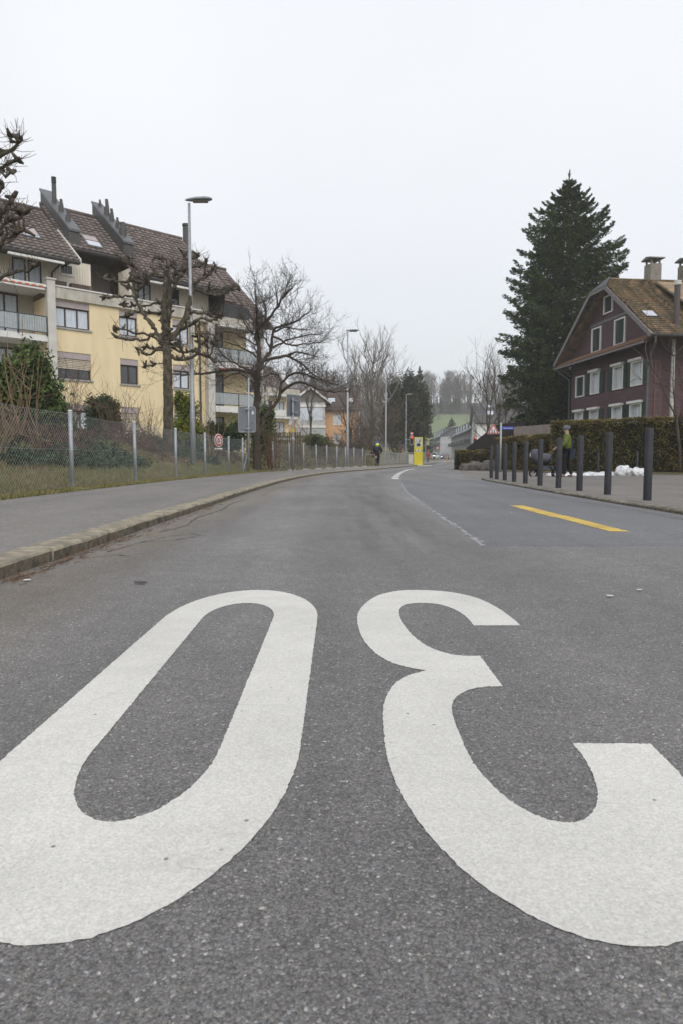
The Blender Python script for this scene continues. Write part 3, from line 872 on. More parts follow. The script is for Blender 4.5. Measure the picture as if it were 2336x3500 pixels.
gb_.poly([(1.46, 4.5, 14.0), (1.46, 4.7, 14.72), (1.46, 2.0, 12.5)]).build('gable_wall', M_DARK, B1)
# gutters
MB().tube([(-6.2, -.68, 10.42), (1.42, -.68, 10.42)], .075, 6).build('gutter', M_GUTTER, B1)
MB().tube([(1.5, .64, 11.46), (4.48, .64, 11.46)], .075, 6).build('gutter', M_GUTTER, B1)
MB().tube([(4.5, -.68, 10.38), (10.3, -.68, 10.38)], .075, 6).build('gutter', M_GUTTER, B1)
MB().box(-6.2, 1.4, -.5, 1.5, 10.62, 10.72).build('soffit', M_DARK, B1)
MB().box(4.5, 9.9, -.45, 1.5, 10.62, 10.72).build('soffit', M_DARK, B1)
MB().box(1.5, 4.48, .75, 2.6, 11.5, 11.58).build('soffit', M_DARK, B1)
MB().box(-2.0, .62, -.74, -.58, 10.20, 10.30).build('awning_box', M_WHITEW, B1)
MB().box(4.9, 7.8, -.74, -.58, 10.14, 10.24).build('awning_box', M_WHITEW, B1)
MB().tube([(.62, -.66, 10.4), (.60, .3, 10.2), (.60, .87, 10.1), (.60, .87, 9.1)], .05, 6).build('drain_pipe', M_DARK, B1)
MB().tube([(8.62, -.08, .6), (8.62, -.08, 8.64)], .055, 6).build('drain_pipe', M_DARK, B1)
# chimney stacks, tops parallel to the roof, with vent pipes
def stack(x0, x1, ya, yb, z_off, vents, tallp=None):
    zf = lambda y: 10.47 + (y + .6) * .80
    c = MB().prism([(ya, zf(ya) - .4), (yb, zf(yb) - .4), (yb, zf(yb) + z_off), (ya, zf(ya) + z_off)], 'x', x0, x1).build('chimney', M_CHIM, B1)
    MB().prism([(ya - .06, zf(ya) + z_off), (yb + .02, zf(yb) + z_off + .02), (yb + .02, zf(yb) + z_off + .14), (ya - .06, zf(ya) + z_off + .12)], 'x', x0 - .05, x1 + .05).build('chimney_cap', M_ZINC, c)
    for (y, h, r) in vents:
        z0 = zf(y) + z_off
        MB().tube([((x0 + x1) / 2, y, z0), ((x0 + x1) / 2, y, z0 + h * .55), ((x0 + x1) / 2 + .03, y, z0 + h * .6), ((x0 + x1) / 2, y, z0 + h)], [r * 1.4, r * 1.4, r, r * .8], 8).build('vent_pipe', M_CHIM, c)
    return c
c1 = stack(1.56, 2.12, .95, 4.75, .72, [(2.6, .75, .10), (1.7, .7, .10)])
MB().tube([(1.80, 3.4, 14.2), (1.80, 3.4, 15.5)], .12, 10).build('flue', M_CHIM, c1)
for z in (15.56, 15.68, 15.80): MB().cyl(1.80, 3.4, z, z + .07, .13, 10).build('flue_ring', M_DARK, c1)
c2 = stack(4.52, 5.1, .9, 4.8, .74, [(4.4, .5, .07), (3.5, 1.0, .11), (2.9, .8, .10), (2.2, .7, .08), (1.55, .8, .16)])
tc_ = MB().cyl(10.5, 4.4, 13, 15.45, .22, 12).build('flue', M_CHIM, B1)
MB().cyl(10.5, 4.4, 15.5, 15.62, .25, 12).build('flue_cap', M_DARK, tc_)
MB().cyl(10.5, 4.4, 15.45, 15.5, .12, 8).build('flue_neck', M_PILL, tc_)
# roof windows
M_SKYGL = mat('roof_window_glass', (.55, .58, .64), (.48, .5, .56), rough=.15, spec=.6)
def roof_window(b, x0, x1, s0, s1, y0, z0, y1, z1, shade=M_MAUVE, split=.5):
    sl = math.hypot(y1 - y0, z1 - z0); dy, dz = (y1 - y0) / sl, (z1 - z0) / sl; ny, nz_ = -dz, dy
    def P(x, s, h): return (x, y0 + dy * s + ny * h, z0 + dz * s + nz_ * h)
    def slab(x0, x1, s0, s1, h0, h1):
        m = MB(); m.v += [P(x0, s0, h0), P(x1, s0, h0), P(x1, s1, h0), P(x0, s1, h0), P(x0, s0, h1), P(x1, s0, h1), P(x1, s1, h1), P(x0, s1, h1)]
        m.f += [(0, 3, 2, 1), (4, 5, 6, 7), (0, 1, 5, 4), (1, 2, 6, 5), (2, 3, 7, 6), (3, 0, 4, 7)]; return m
    f = slab(x0, x1, s0, s1, .05, .14).build('roof_window', M_ZINC, b)
    slab(x0 + .08, x1 - .08, s0 + .08, s0 + (s1 - s0) * split - .03, .14, .155).build('pane', M_SKYGL, f)
    slab(x0 + .08, x1 - .08, s0 + (s1 - s0) * split + .03, s1 - .1, .14, .17).build('shutter', shade, f)
    return f
roof_window(B1, -.85, .1, 1.75, 2.95, -.62, 10.47, 4.5, 14.3, split=.2)
roof_window(B1, 2.55, 3.45, .45, 1.75, .72, 11.52, 4.6, 14.66, split=.5)
# right balcony bay
MB().box(8.76, 9.15, .25, 1.6, .3, 8.6).build('bay_side', M_YWALL, B1)
MB().box(8.76, 13.1, 1.6, 9.0, .3, 10.5).build('bay_wall', M_YWALL, B1)
MB().box(9.16, 9.62, -.12, .32, .3, 9.0).build('pillar', M_PILL, B1)
MB().box(13.0, 13.22, -.12, .32, .3, 8.9).build('pillar', M_PILL, B1)
for z in (3.45, 6.05): MB().box(9.63, 12.99, -.1, 1.6, z, z + .36).build('balcony_slab', M_WHITEW, B1)
MB().box(8.78, 12.99, -.14, 1.6, 8.62, 9.08).build('parapet', M_CONC, B1)
railing(B1, 9.64, 12.98, -.06, 3.85, 4.60); railing(B1, 9.64, 12.98, -.06, 6.42, 7.24)
railing(B1, 10.2, 12.2, .05, 9.12, 9.85, panel=M_RAILD)
MB().box(9.9, 12.9, -.3, .0, 8.50, 8.61).build('awning_box', M_WHITEW, B1)
MB().box(9.9, 12.9, -.28, -.2, 5.98, 6.04).build('awning_bar', M_ORANGE, B1)
for z in (3.85, 6.45, 1.2): win(B1, 9.9, 11.3, z, z + 2.05, y=1.6, n=2, blind=0, sill=False, depth=-.02, curtain=False)
wall(B1, 'attic_wall', 9.9, 12.9, 9.08, 10.6, [(10.2, 11.2, 9.2, 10.4)], M_BOARD, y=1.55, depth=.05)
win(B1, 10.2, 11.2, 9.2, 10.4, y=1.55, n=3, blind=0, sill=False, depth=.03, curtain=False)

# ------------------------------------------------------------------ second block of the same estate, further along the road
B2 = thing('apartment_block', 'distant cream apartment block with brown gabled roof, seen behind the bare tree', 'building', (-17.6, 83.2, 0), BR)
wall(B2, 'wall', 0, 14.4, 1, 9.2, [(10.2, 11.6, 3.6, 5.6), (10.2, 11.6, 6.3, 8.3), (12.2, 13.6, 3.6, 5.6), (12.2, 13.6, 6.3, 8.3)], M_YWALL, back=9)
for z in (3.6, 6.3):
    win(B2, 10.2, 11.6, z, z + 2, n=2, blind=0, curtain=False); win(B2, 12.2, 13.6, z, z + 2, n=2, blind=0)
for z in (3.2, 6.0, 8.9):
    MB().box(9.6, 15.2, -1.3, 0, z, z + .3).build('balcony_slab', M_WHITEW, B2)
MB().box(9.6, 15.2, -1.35, -1.25, 6.3, 7.1).build('balcony_front', M_WHITEW, B2)
MB().box(9.6, 15.2, -1.35, -1.25, 9.2, 9.9).build('balcony_front', M_CONC, B2)
for x in (9.7, 14.9): MB().box(x, x + .3, -1.3, -1.0, 1, 8.9).build('pillar', M_PILL, B2)
tiled_roof(B2, 'roof', 0, 14.6, -.5, 10.0, 4.5, 13.6, M_TILE, tw=.5, tl=.5)
MB().poly([(0, 4.5, 13.55), (14.6, 4.5, 13.55), (14.6, 9.6, 9.8), (0, 9.6, 9.8)]).build('rear_roof', M_TILE, B2)
MB().poly([(14.45, 0, 9.2), (14.45, 9, 9.2), (14.45, 4.5, 13.4)]).build('gable_wall', M_BOARD, B2)

# ------------------------------------------------------------------ orange house with white gabled bay
M_OWALL = mat('orange_render', (.64, .385, .21), (.58, .345, .185), rough=.9, scale=.8)
M_TILE3 = mat('dull_roof_tile', (.125, .088, .075), (.09, .066, .058), rough=.9, scale=2.0, island=.15, world=True)
B3 = thing('orange_house', 'orange rendered house with white gabled bay and brown roof at the bend', 'building', (-9.2, 108, 0), .04)
hO = [(7.9, 9.1, 3.0, 4.7), (7.9, 9.1, 6.1, 7.9), (.6, 1.6, 6.1, 7.7)]
wall(B3, 'wall', 0, 12.1, 1.2, 8.6, hO, M_OWALL, back=9)
for h in hO: win(B3, *h, n=2, frame=M_WHITEW, blind=.25, curtain=True, sillm=M_WHITEW)
tiled_roof(B3, 'roof', -.4, 12.4, -.5, 8.35, 4.5, 12.2, M_TILE3, tw=.5, tl=.5)
MB().poly([(-.4, 4.5, 12.15), (12.4, 4.5, 12.15), (12.4, 9.6, 8.2), (-.4, 9.6, 8.2)]).build('rear_roof', M_TILE3, B3)
MB().poly([(12.11, 0, 8.6), (12.11, 9, 8.6), (12.11, 4.5, 12.0)]).build('gable_wall', M_OWALL, B3)
MB().tube([(-.4, -.56, 8.3), (12.4, -.56, 8.3)], .1, 6).build('gutter', M_GUTTER, B3)
MB().tube([(12.0, -.15, 1.2), (12.0, -.15, 8.3)], .12, 6).build('drain_pipe', M_WHITEW, B3)
for x in (7.0, 9.9): roof_window(B3, x, x + 1.3, 2.0, 3.2, -.5, 8.35, 4.5, 12.2, shade=M_SKYGL)
bay = MB().box(2.1, 6.6, -1.6, -.01, 1.2, 9.4).build('bay', mat('bay_render', (.50, .49, .48), (.42, .41, .40)), B3)
MB().box(2.6, 6.2, -1.66, -1.605, 6.6, 8.6).build('bay_glazing', M_CURT, bay); MB().box(2.6, 6.2, -1.66, -1.605, 3.6, 5.4).build('bay_glazing', M_RAIL, bay)
MB().prism([(1.5, 9.35), (7.2, 9.35), (4.35, 11.4)], 'y', -1.5, 2.5).build('bay_gable', mat('grey_boarding', (.2, .19, .18)), B3)
for sx in (-1, 1):
    q = MB(); xa, xb = 4.35, 4.35 + sx * 3.2
    q.v += [(xa, -1.9, 11.55), (xb, -1.9, 9.2), (xb, 2.5, 9.2), (xa, 2.5, 11.55), (xa, -1.9, 11.75), (xb, -1.9, 9.4), (xb, 2.5, 9.4), (xa, 2.5, 11.75)]
    q.f += [(0, 1, 2, 3), (4, 7, 6, 5), (0, 4, 5, 1), (1, 5, 6, 2), (2, 6, 7, 3), (3, 7, 4, 0)]
    q.build('bay_roof', M_TILE3, B3)
    q = MB(); q.v += [(xa, -1.98, 11.5), (xb, -1.98, 9.15), (xb, -1.9, 9.15), (xa, -1.9, 11.5), (xa, -1.98, 11.85), (xb, -1.98, 9.5), (xb, -1.9, 9.5), (xa, -1.9, 11.85)]
    q.f += [(0, 1, 2, 3), (4, 7, 6, 5), (0, 4, 5, 1), (1, 5, 6, 2), (2, 6, 7, 3), (3, 7, 4, 0)]
    q.build('barge_board', M_WHITEW, B3)
for z in (5.5, 8.7): MB().box(2.0, 6.7, -1.75, -1.602, z, z + .35).build('bay_band', M_WHITEW, bay)

# ------------------------------------------------------------------ brown boarded house (right)
M_SIDE = mat('purple_brown_boards', (.115, .067, .073), (.076, .046, .051), rough=.75, scale=2.2, stretch=(.6, .6, 6), island=.18, bump=.25, bscale=60)
M_FRAMEW = mat('white_window_frame', (.74, .74, .72), (.68, .68, .66), rough=.6)
M_SHUT = mat('green_shutter', (.022, .042, .037), (.016, .032, .028), rough=.6)
M_TRIM = mat('grey_barge_board', (.22, .20, .205), (.16, .145, .15), rough=.8)
M_LOWT = mat('rusty_roof_tile', (.20, .10, .055), (.13, .075, .045), rough=.9, island=.25, scale=3, world=True)
HB = thing('brown_house', 'dark purple brown boarded house with white window frames and mossy tiled roof', 'building', (18.5, 41, 0), math.atan2(.9939, -.1104))
Wl, Wr, RT, RZ = .55, 10.9, 5.4, 12.62     # wall from / to, ridge position and height (x along the front, y outwards)
rows = [(8.80, 10.12), (6.50, 7.82), (3.36, 4.66), (1.06, 2.42)]
hH = [(a, b, 5.15, 6.68) for a, b in rows] + [(a, b, 2.5, 4.08) for a, b in rows]
hG = [(6.5, 7.82, 8.02, 9.72), (3.32, 4.66, 8.02, 9.72)]
hT = [(5.0, 6.2, 10.36, 11.56)]
wall(HB, 'wall', Wl, Wr, .1, 8.0, hH, M_SIDE, y=0, s=1, depth=.18, back=-14)
# side wall towards the camera
sw = MB().quad((Wl - .01, 0, .1), (Wl - .01, -14, .1), (Wl - .01, -14, 8.0), (Wl - .01, 0, 8.0)).build('side_wall', M_SIDE, HB)
def gable_x(z):                            # half-open width of the gable at height z
    k = (RZ - 7.75) / (RT + 1.3)
    lo = max(Wl, RT - (RZ - .35 - z) / k); hi = min(Wr, RT + (RZ - .35 - z) / k)
    return lo, hi
g_ = MB(); lo0, hi0 = Wl, Wr
g_.poly([(Wl, -.02, 8.0), (Wr, -.02, 8.0), (gable_x(9.0)[1], -.02, 9.0), (gable_x(11.9)[1], -.02, 11.9), (gable_x(11.9)[0], -.02, 11.9), (gable_x(9.0)[0], -.02, 9.0)]).build('gable_wall', M_SIDE, HB)
# lap boards, one object per board, broken at the openings
z = .3
while z < 11.85:
    dzb = .165
    lo, hi = (Wl, Wr) if z < 8.0 else gable_x(z + dzb)
    cuts = [lo]
    for h in sorted(hH + hG + hT):
        if h[2] - .12 < z + dzb / 2 < h[3] + .12 and h[0] > lo - .2 and h[1] < hi + .2: cuts += [h[0] - .1, h[1] + .1]
    cuts.append(hi)
    for a, b in zip(cuts[::2], cuts[1::2]):
        if b - a < .05 or 7.55 < z < 7.95: continue
        MB().prism([(.0, z), (.038, z - .012), (.012, z + dzb)], 'x', a, b).build('board', M_SIDE, HB) if False else None
        q = MB(); q.v += [(a, .001, z), (b, .001, z), (b, .060, z - .015), (a, .060, z - .015), (a, .010, z + dzb), (b, .010, z + dzb)]
        q.f += [(0, 1, 2, 3), (3, 2, 5, 4), (0, 3, 4), (1, 5, 2)]
        q.build('board', M_SIDE, HB)
    z += dzb
z = .3
while z < 7.6:                             # boards on the side wall
    q = MB(); q.v += [(Wl - .012, 0, z), (Wl - .012, -13.9, z), (Wl - .05, -13.9, z - .01), (Wl - .05, 0, z - .01), (Wl - .02, 0, z + .165), (Wl - .02, -13.9, z + .165)]
    q.f += [(0, 1, 2, 3), (3, 2, 5, 4), (0, 3, 4), (1, 5, 2)]
    q.build('board', M_SIDE, HB); z += .165
MB().box(2.9, 8.0, .03, .075, 9.82, 9.98).build('gable_band', M_TRIM, HB)
def house_window(a, b, z0, z1, mode, hood=False):
    """white cased window; mode: open shutters / closed shutters / bare"""
    f = MB(); t = .095
    f.box(a - .02, a + t, -.05, .09, z0, z1).box(b - t, b + .02, -.05, .09, z0, z1).box(a + t, b - t, -.05, .09, z1 - t, z1).box(a + t, b - t, -.05, .09, z0, z0 + t * .8)
    w_ = f.build('window', M_FRAMEW, HB)
    if hood: MB().box(a - .08, b + .1, -.02, .26, z1 + .004, z1 + .15).build('hood', M_FRAMEW, w_)
    if mode == 'closed':
        xm = (a + b) / 2
        for x0, x1 in ((a + t, xm - .02), (xm + .02, b - t)):
            s_ = MB().box(x0, x1, -.06, .0, z0 + .1, z1 - t).build('shutter', M_SHUT, w_)
            for i in range(9):
                zz = z0 + .16 + i * (z1 - z0 - .35) / 9
                MB().box(x0 + .06, x1 - .06, .003, .02, zz, zz + .08).build('slat', M_SHUT, s_)
        MB().box(xm - .018, xm + .018, -.05, .03, z0 + .1, z1 - t).build('shutter_bar', mat('shutter_edge', (.06, .085, .08)), w_)
    else:
        MB().box(a + t, b - t, -.16, -.14, z0 + .08, z1 - t).build('pane', M_CURT, w_)
        xm = (a + b) / 2
        MB().box(xm - .05, xm + .05, -.138, -.09, z0 + .08, z1 - t).build('mullion', M_FRAMEW, w_)
        for i in (1, 2):
            zz = z0 + (z1 - z0) * i / 3
            MB().box(a + t, b - t, -.139, -.10, zz - .02, zz + .02).build('glazing_bar', M_FRAMEW, w_)
        MB().box(a + .0, a + t + .012, -.14, -.052, z0 + .08, z1 - t).build('reveal', M_FRAMEW, w_)
        MB().box(b - t - .012, b, -.14, -.052, z0 + .08, z1 - t).build('reveal', M_FRAMEW, w_)
    if mode == 'open':
        for x0, x1 in ((a - .66, a - .05), (b + .05, b + .66)):
            s_ = MB().box(x0, x1, .045, .095, z0 + .02, z1 - .03).build('shutter', M_SHUT, w_)
            for i in range(12):
                zz = z0 + .10 + i * (z1 - z0 - .25) / 12
                MB().box(x0 + .07, x1 - .07, .096, .112, zz, zz + .06).build('slat', M_SHUT, s_)
    return w_
for i, h in enumerate(hH):
    house_window(*h, 'closed' if i == 0 else 'open', hood=i != 0)
for h in hG + hT: house_window(*h, 'closed')
# pent roof across the front
def slab4(pts, t, name, m, parent=HB):
    a, b, c, d = [Vector(p) for p in pts]; n_ = (b - a).cross(d - a).normalized() * t
    q = MB(); q.v += [tuple(p) for p in (a, b, c, d)] + [tuple(p - n_) for p in (a, b, c, d)]
    q.f += [(0, 1, 2, 3), (7, 6, 5, 4), (0, 4, 5, 1), (1, 5, 6, 2), (2, 6, 7, 3), (3, 7, 4, 0)]
    return q.build(name, m, parent)
pr = slab4([(-.6, .98, 7.50), (11.9, .98, 7.50), (11.5, .04, 7.98), (-.2, .04, 7.98)], .10, 'pent_roof', M_LOWT)
for i in range(40):
    x = -.55 + i * .31
    for j in range(3):
        y = .98 - j * .31; zz = 7.50 + j * .158
        MB().box(x, x + .295, y - .32, y + .01, zz + .012 + R.uniform(0, .012), zz + .045).build('tile', M_LOWT, pr)
slab4([(-.6, .99, 7.38), (11.9, .99, 7.38), (11.9, .99, 7.50), (-.6, .99, 7.50)], .03, 'fascia', M_TRIM)
# main roof: two slopes with a half hip, built course by course
slope = (RZ - 7.75) / (RT + 1.3)
def rz(x): return RZ - abs(x - RT) * slope
for side, xe in ((-1, -1.3), (1, 12.1)):
    y0, y1 = .95, -15
    dk = slab4([(xe, y0, rz(xe)), (xe, y1, rz(xe)), (RT, y1, RZ), (RT, y0 - .85, RZ)] if side < 0 else [(xe, y1, rz(xe)), (xe, y0, rz(xe)), (RT, y0 - .85, RZ), (RT, y1, RZ)], .14, 'roof', M_TILE2)
    ln = math.hypot(RT - xe, RZ - rz(xe)); nrow = int(ln / .27)
    ux, uz = (RT - xe) / ln, (RZ - rz(xe)) / ln
    nxv, nzv = (-uz if ux > 0 else uz), abs(ux)
    for r_ in range(nrow):
        s0 = r_ * .27; q = MB(); x_at = xe + ux * s0; zz_at = rz(xe) + uz * s0
        yf = y0 if zz_at < 11.75 else y0 - .85 * (zz_at - 11.75) / (RZ - 11.75)
        y = yf - R.uniform(0, .18)
        while y > y1 + .2:
            wd = .18; jz = R.uniform(-.006, .01); js = R.uniform(-.012, .012)
            def P(s, h, yy): return (xe + ux * s + nxv * h, yy, rz(xe) + uz * s + nzv * h)
            i0 = len(q.v)
            q.v += [P(s0 + js, .125 + jz, y), P(s0 + js, .125 + jz, y - wd + .008), P(s0 + .30, .022, y - wd + .008), P(s0 + .30, .022, y), P(s0 + js, .012, y), P(s0 + js, .012, y - wd + .008)]
            q.f += [(i0, i0 + 1, i0 + 2, i0 + 3), (i0, i0 + 4, i0 + 5, i0 + 1)]
            y -= wd
        q.build('tile_course', M_TILE2, dk)
# half hip and barge boards
hx0, hx1 = RT - (RZ - 11.75) / slope, RT + (RZ - 11.75) / slope
slab4([(hx0, .98, 11.80), (hx1, .98, 11.80), (RT + .02, .08, RZ + .06), (RT - .02, .08, RZ + .06)], .05, 'half_hip', M_ZINC)
def beam(p0, p1, w_, h, name, m, parent=HB):
    p0, p1 = Vector(p0), Vector(p1); t = (p1 - p0).normalized(); sidev = Vector((0, 1, 0)); up = sidev.cross(t).normalized()
    if up.z < 0: up = -up
    q = MB()
    for p in (p0, p1):
        for a, b in ((0, 0), (w_, 0), (w_, -h), (0, -h)): q.v.append(tuple(p + sidev * a + up * b))
    q.f += [(0, 1, 2, 3), (7, 6, 5, 4), (0, 4, 5, 1), (1, 5, 6, 2), (2, 6, 7, 3), (3, 7, 4, 0)]
    return q.build(name, m, parent)
beam((-1.3, .93, 7.80), (hx0, .93, 11.78), .06, .26, 'barge_board', M_TRIM)
beam((12.1, .93, 7.80), (hx1, .93, 11.78), .06, .26, 'barge_board', M_TRIM)
beam((hx0, .93, 11.80), (hx1, .93, 11.80), .06, .2, 'barge_board', M_TRIM)
for x in (.7, 10.7): beam((x, .05, 6.7), (x + .001, .9, 7.35), .12, .12, 'bracket', M_SIDE)
MB().tube([(-1.36, 1.0, 7.70), (-1.36, -15, 7.70)], .08, 6).build('gutter', M_GUTTER, HB)
MB().tube([(-1.36, .75, 7.66), (-1.3, .70, 7.3), (.35, .12, 6.2), (.45, .12, .2)], .055, 6).build('drain_pipe', M_ZINC, HB)
MB().tube([(12.1, .8, 7.60), (11.9, .7, 7.3), (11.0, .14, 6.5), (11.0, .14, .2)], .055, 6).build('drain_pipe', M_ZINC, HB)
MB().tube([(-.1, -1.15, .2), (-.1, -1.15, 7.7)], .11, 8).build('drain_pipe', mat('pale_pipe', (.50, .50, .47), (.3, .29, .26), scale=5, contrast=(.45, .6)), HB)
M_RED = mat('reddish_frame', (.17, .095, .08), (.13, .075, .065))
for y0, y1, z0, z1 in ((-.35, -.75, 5.2, 6.5), (-.35, -.85, 2.6, 4.8)):
    q = MB().box(Wl - .10, Wl - .055, y1, y0, z0, z1).build('side_window', M_RED, HB)
    MB().box(Wl - .115, Wl - .101, y1 + .09, y0 - .09, z0 + .1, z1 - .1).build('pane', M_SIDE, q)
# chimneys and flue on the roof
M_BRK = mat('weathered_chimney', (.27, .245, .205), (.19, .17, .145), rough=.95, scale=4, bump=.4)
for (x, y) in ((5.4, -2.9), (5.4, -5.3)):
    c = MB().box(x - .4, x + .4, y - .38, y + .38, 11.9, 13.55).build('chimney', M_BRK, HB)
    for sx in (-1, 1):
        for sy in (-1, 1): MB().box(x + sx * .3 - .05, x + sx * .3 + .05, y + sy * .28 - .05, y + sy * .28 + .05, 13.55, 13.85).build('cap_leg', M_BRK, c)
    MB().prism([(x - .58, 13.852), (x + .58, 13.852), (x + .55, 13.93), (x, 14.05), (x - .55, 13.93)], 'y', y - .52, y + .52).build('cap', M_ZINC, c)
fl_ = MB().cyl(-.35, -1.1, 8.2, 10.75, .17, 12).build('flue', mat('flue_brown', (.09, .075, .068), rough=.6), HB)
MB().cyl(-.35, -1.1, 10.76, 11.0, .21, 12).build('flue_cap', M_PILL, fl_)
roof_window(HB, 0, .1, 0, .1, -8, 0, -7, .5) if False else None
sw_ = slab4([(.35, .35, rz(.35) + .14), (.35, -.45, rz(.35) + .14), (1.05, -.45, rz(1.05) + .14), (1.05, .35, rz(1.05) + .14)], .1, 'roof_window', M_GUTTER)
slab4([(.42, .28, rz(.42) + .15), (.42, -.38, rz(.42) + .15), (.98, -.38, rz(.98) + .15), (.98, .28, rz(.98) + .15)], .008, 'pane', M_SKYGL, sw_)
# dormer further right on the same slope
slab4([(.6, -2.3, rz(.6) + .9), (.6, -4.6, rz(.6) + .9), (4.2, -4.4, rz(4.2) + .4), (4.2, -2.5, rz(4.2) + .4)], .12, 'dormer_roof', M_TILE2)
MB().box(.75, 3.0, -4.4, -2.5, rz(.75) - .2, rz(.6) + .75).build('dormer', M_SIDE, HB)

# ------------------------------------------------------------------ far buildings on the right
B4 = thing('white_house', 'white house with grey roof beside the right traffic light', 'building', (28.2, 143, 2.2), -.06)
M_GREYT = mat('grey_roof_tile', (.115, .11, .112), (.085, .082, .085), rough=.9, scale=1.5, island=.12, world=True)
h4 = [(2.0, 3.5, .6, 2.4), (2.0, 3.5, 3.6, 5.2), (5.2, 6.6, .6, 2.4), (5.2, 6.6, 3.6, 5.2)]
wall(B4, 'wall', 0, 9, -1.5, 6.0, h4, M_WHITEW, back=8)
for h in h4: win(B4, *h, n=3, blind=0, curtain=False, frame=M_DARK)
tiled_roof(B4, 'roof', -.6, 9.5, -.7, 5.9, 4, 10.2, M_GREYT, tw=.55, tl=.5)
MB().poly([(-.6, 4, 10.15), (9.5, 4, 10.15), (9.5, 8.6, 5.8), (-.6, 8.6, 5.8)]).build('rear_roof', M_GREYT, B4)
MB().poly([(-.01, 0, 6), (-.01, 8, 6), (-.01, 4, 9.9)]).build('gable_wall', M_WHITEW, B4)
roof_window(B4, 2.2, 3.6, 2.6, 3.9, -.7, 5.9, 4, 10.2, shade=M_SKYGL); roof_window(B4, 2.6, 3.6, 5.0, 5.8, -.7, 5.9, 4, 10.2, shade=M_SKYGL)
M_WROW = mat('row_house_wall', (.46, .47, .48), (.36, .365, .37), rough=.9, scale=.7)
M_SLATE = mat('snowy_slate', (.12, .125, .135), (.62, .64, .67), rough=.8, scale=.6, contrast=(.56, .66), world=True)
def row_house(label, x, y, z, ln, hgt, rotz):
    b = thing('row_house', label, 'building', (x, y, z), rotz, 'row houses along the far road')
    # local x runs along the row away from the camera, front towards the road (+y)
    k = max(1, int(ln / 7))
    hh = []
    for i in range(k * 2):
        hh += [(1 + i * 3.4, 2.4 + i * 3.4, .9, 2.4), (1 + i * 3.4, 2.4 + i * 3.4, 3.4, 4.9)]
    hh = [h for h in hh if h[1] < ln]
    wall(b, 'wall', 0, ln, -2, hgt, hh, M_WROW, y=0, s=1, back=-9)
    for h in hh: win(b, *h, y=0, s=1, n=2, blind=0, sill=False, curtain=False)
    MB().quad((-.01, 0, -2), (-.01, -9, -2), (-.01, -9, hgt), (-.01, 0, hgt)).build('end_wall', M_WROW, b)
    for i in range(k): MB().box(i * 7 + .3, i * 7 + 5.5, .02, 1.3, 2.65, 3.5).build('balcony', M_DARK, b)
    for a, c in ((.9, -4.5), (-9.9, -4.5)):
        slab4([(-.5, a, hgt - .3), (ln + .5, a, hgt - .3), (ln + .5, c, hgt + 3.2), (-.5, c, hgt + 3.2)], .2, 'roof', M_SLATE, b)
    MB().poly([(-.02, 0, hgt), (-.02, -9, hgt), (-.02, -4.5, hgt + 3.0)]).build('gable_wall', M_ZINC, b)
    for i in range(k): 
        d = MB().box(i * 7 + 1.5, i * 7 + 4.5, -3.5, -.9, hgt + .7, hgt + 2.6).build('dormer', M_ZINC, b)
        MB().box(i * 7 + 1.7, i * 7 + 4.3, -.898, -.85, hgt + 1.0, hgt + 2.3).build('dormer_window', M_CURT, d)
    return b
row_house('near white row houses with dark balconies and snow streaked roof below the meadow', 28.6, 152, 1.6, 52, 5.4, math.atan2(52, 4))
row_house('far row houses with snow on the roof, left of the small dark conifer', 30.5, 212, 2.2, 42, 5.4, math.atan2(42, 3.0))
# dark shed and board wall behind the hedge
SH = thing('dark_shed', 'dark brown timber shed with low roof behind the warning sign', 'shed', (10.6, 46, .2), .2)
M_SHED = mat('dark_timber', (.022, .016, .014), (.014, .011, .010), rough=1, scale=3, spec=.05)
MB().box(.4, 3.2, 0, 4, 0, 2.0).build('wall', M_SHED, SH)
slab4([(-.7, -.6, 1.15), (1.7, -.6, 2.95), (1.7, 4.4, 2.95), (-.7, 4.4, 1.15)], .14, 'roof', M_SHED, SH)
slab4([(1.7, -.6, 2.95), (4.1, -.6, 1.15), (4.1, 4.4, 1.15), (1.7, 4.4, 2.95)], .14, 'roof', M_SHED, SH)
MB().poly([(.4, -.01, 2.0), (3.2, -.01, 2.0), (1.7, -.01, 2.8)]).build('gable_wall', M_SHED, SH)
FW = thing('board_fence', 'grey weathered board wall above the low hedge', 'fence', (10.3, 41.0, 0), -.06)
M_GBOARD = mat('weathered_boards', (.185, .165, .155), (.12, .105, .098), rough=.9, island=.25, scale=5, stretch=(4, 4, .4))
for i in range(30):
    x = i * .165; h = 2.55 + .012 * i
    MB().box(x, x + .155, R.uniform(-.008, .008), .03, .1, h + R.uniform(-.015, .015)).build('board', M_GBOARD, FW)
MB().box(0, 5, .032, .09, 1.8, 1.92).build('rail', M_GBOARD, FW)

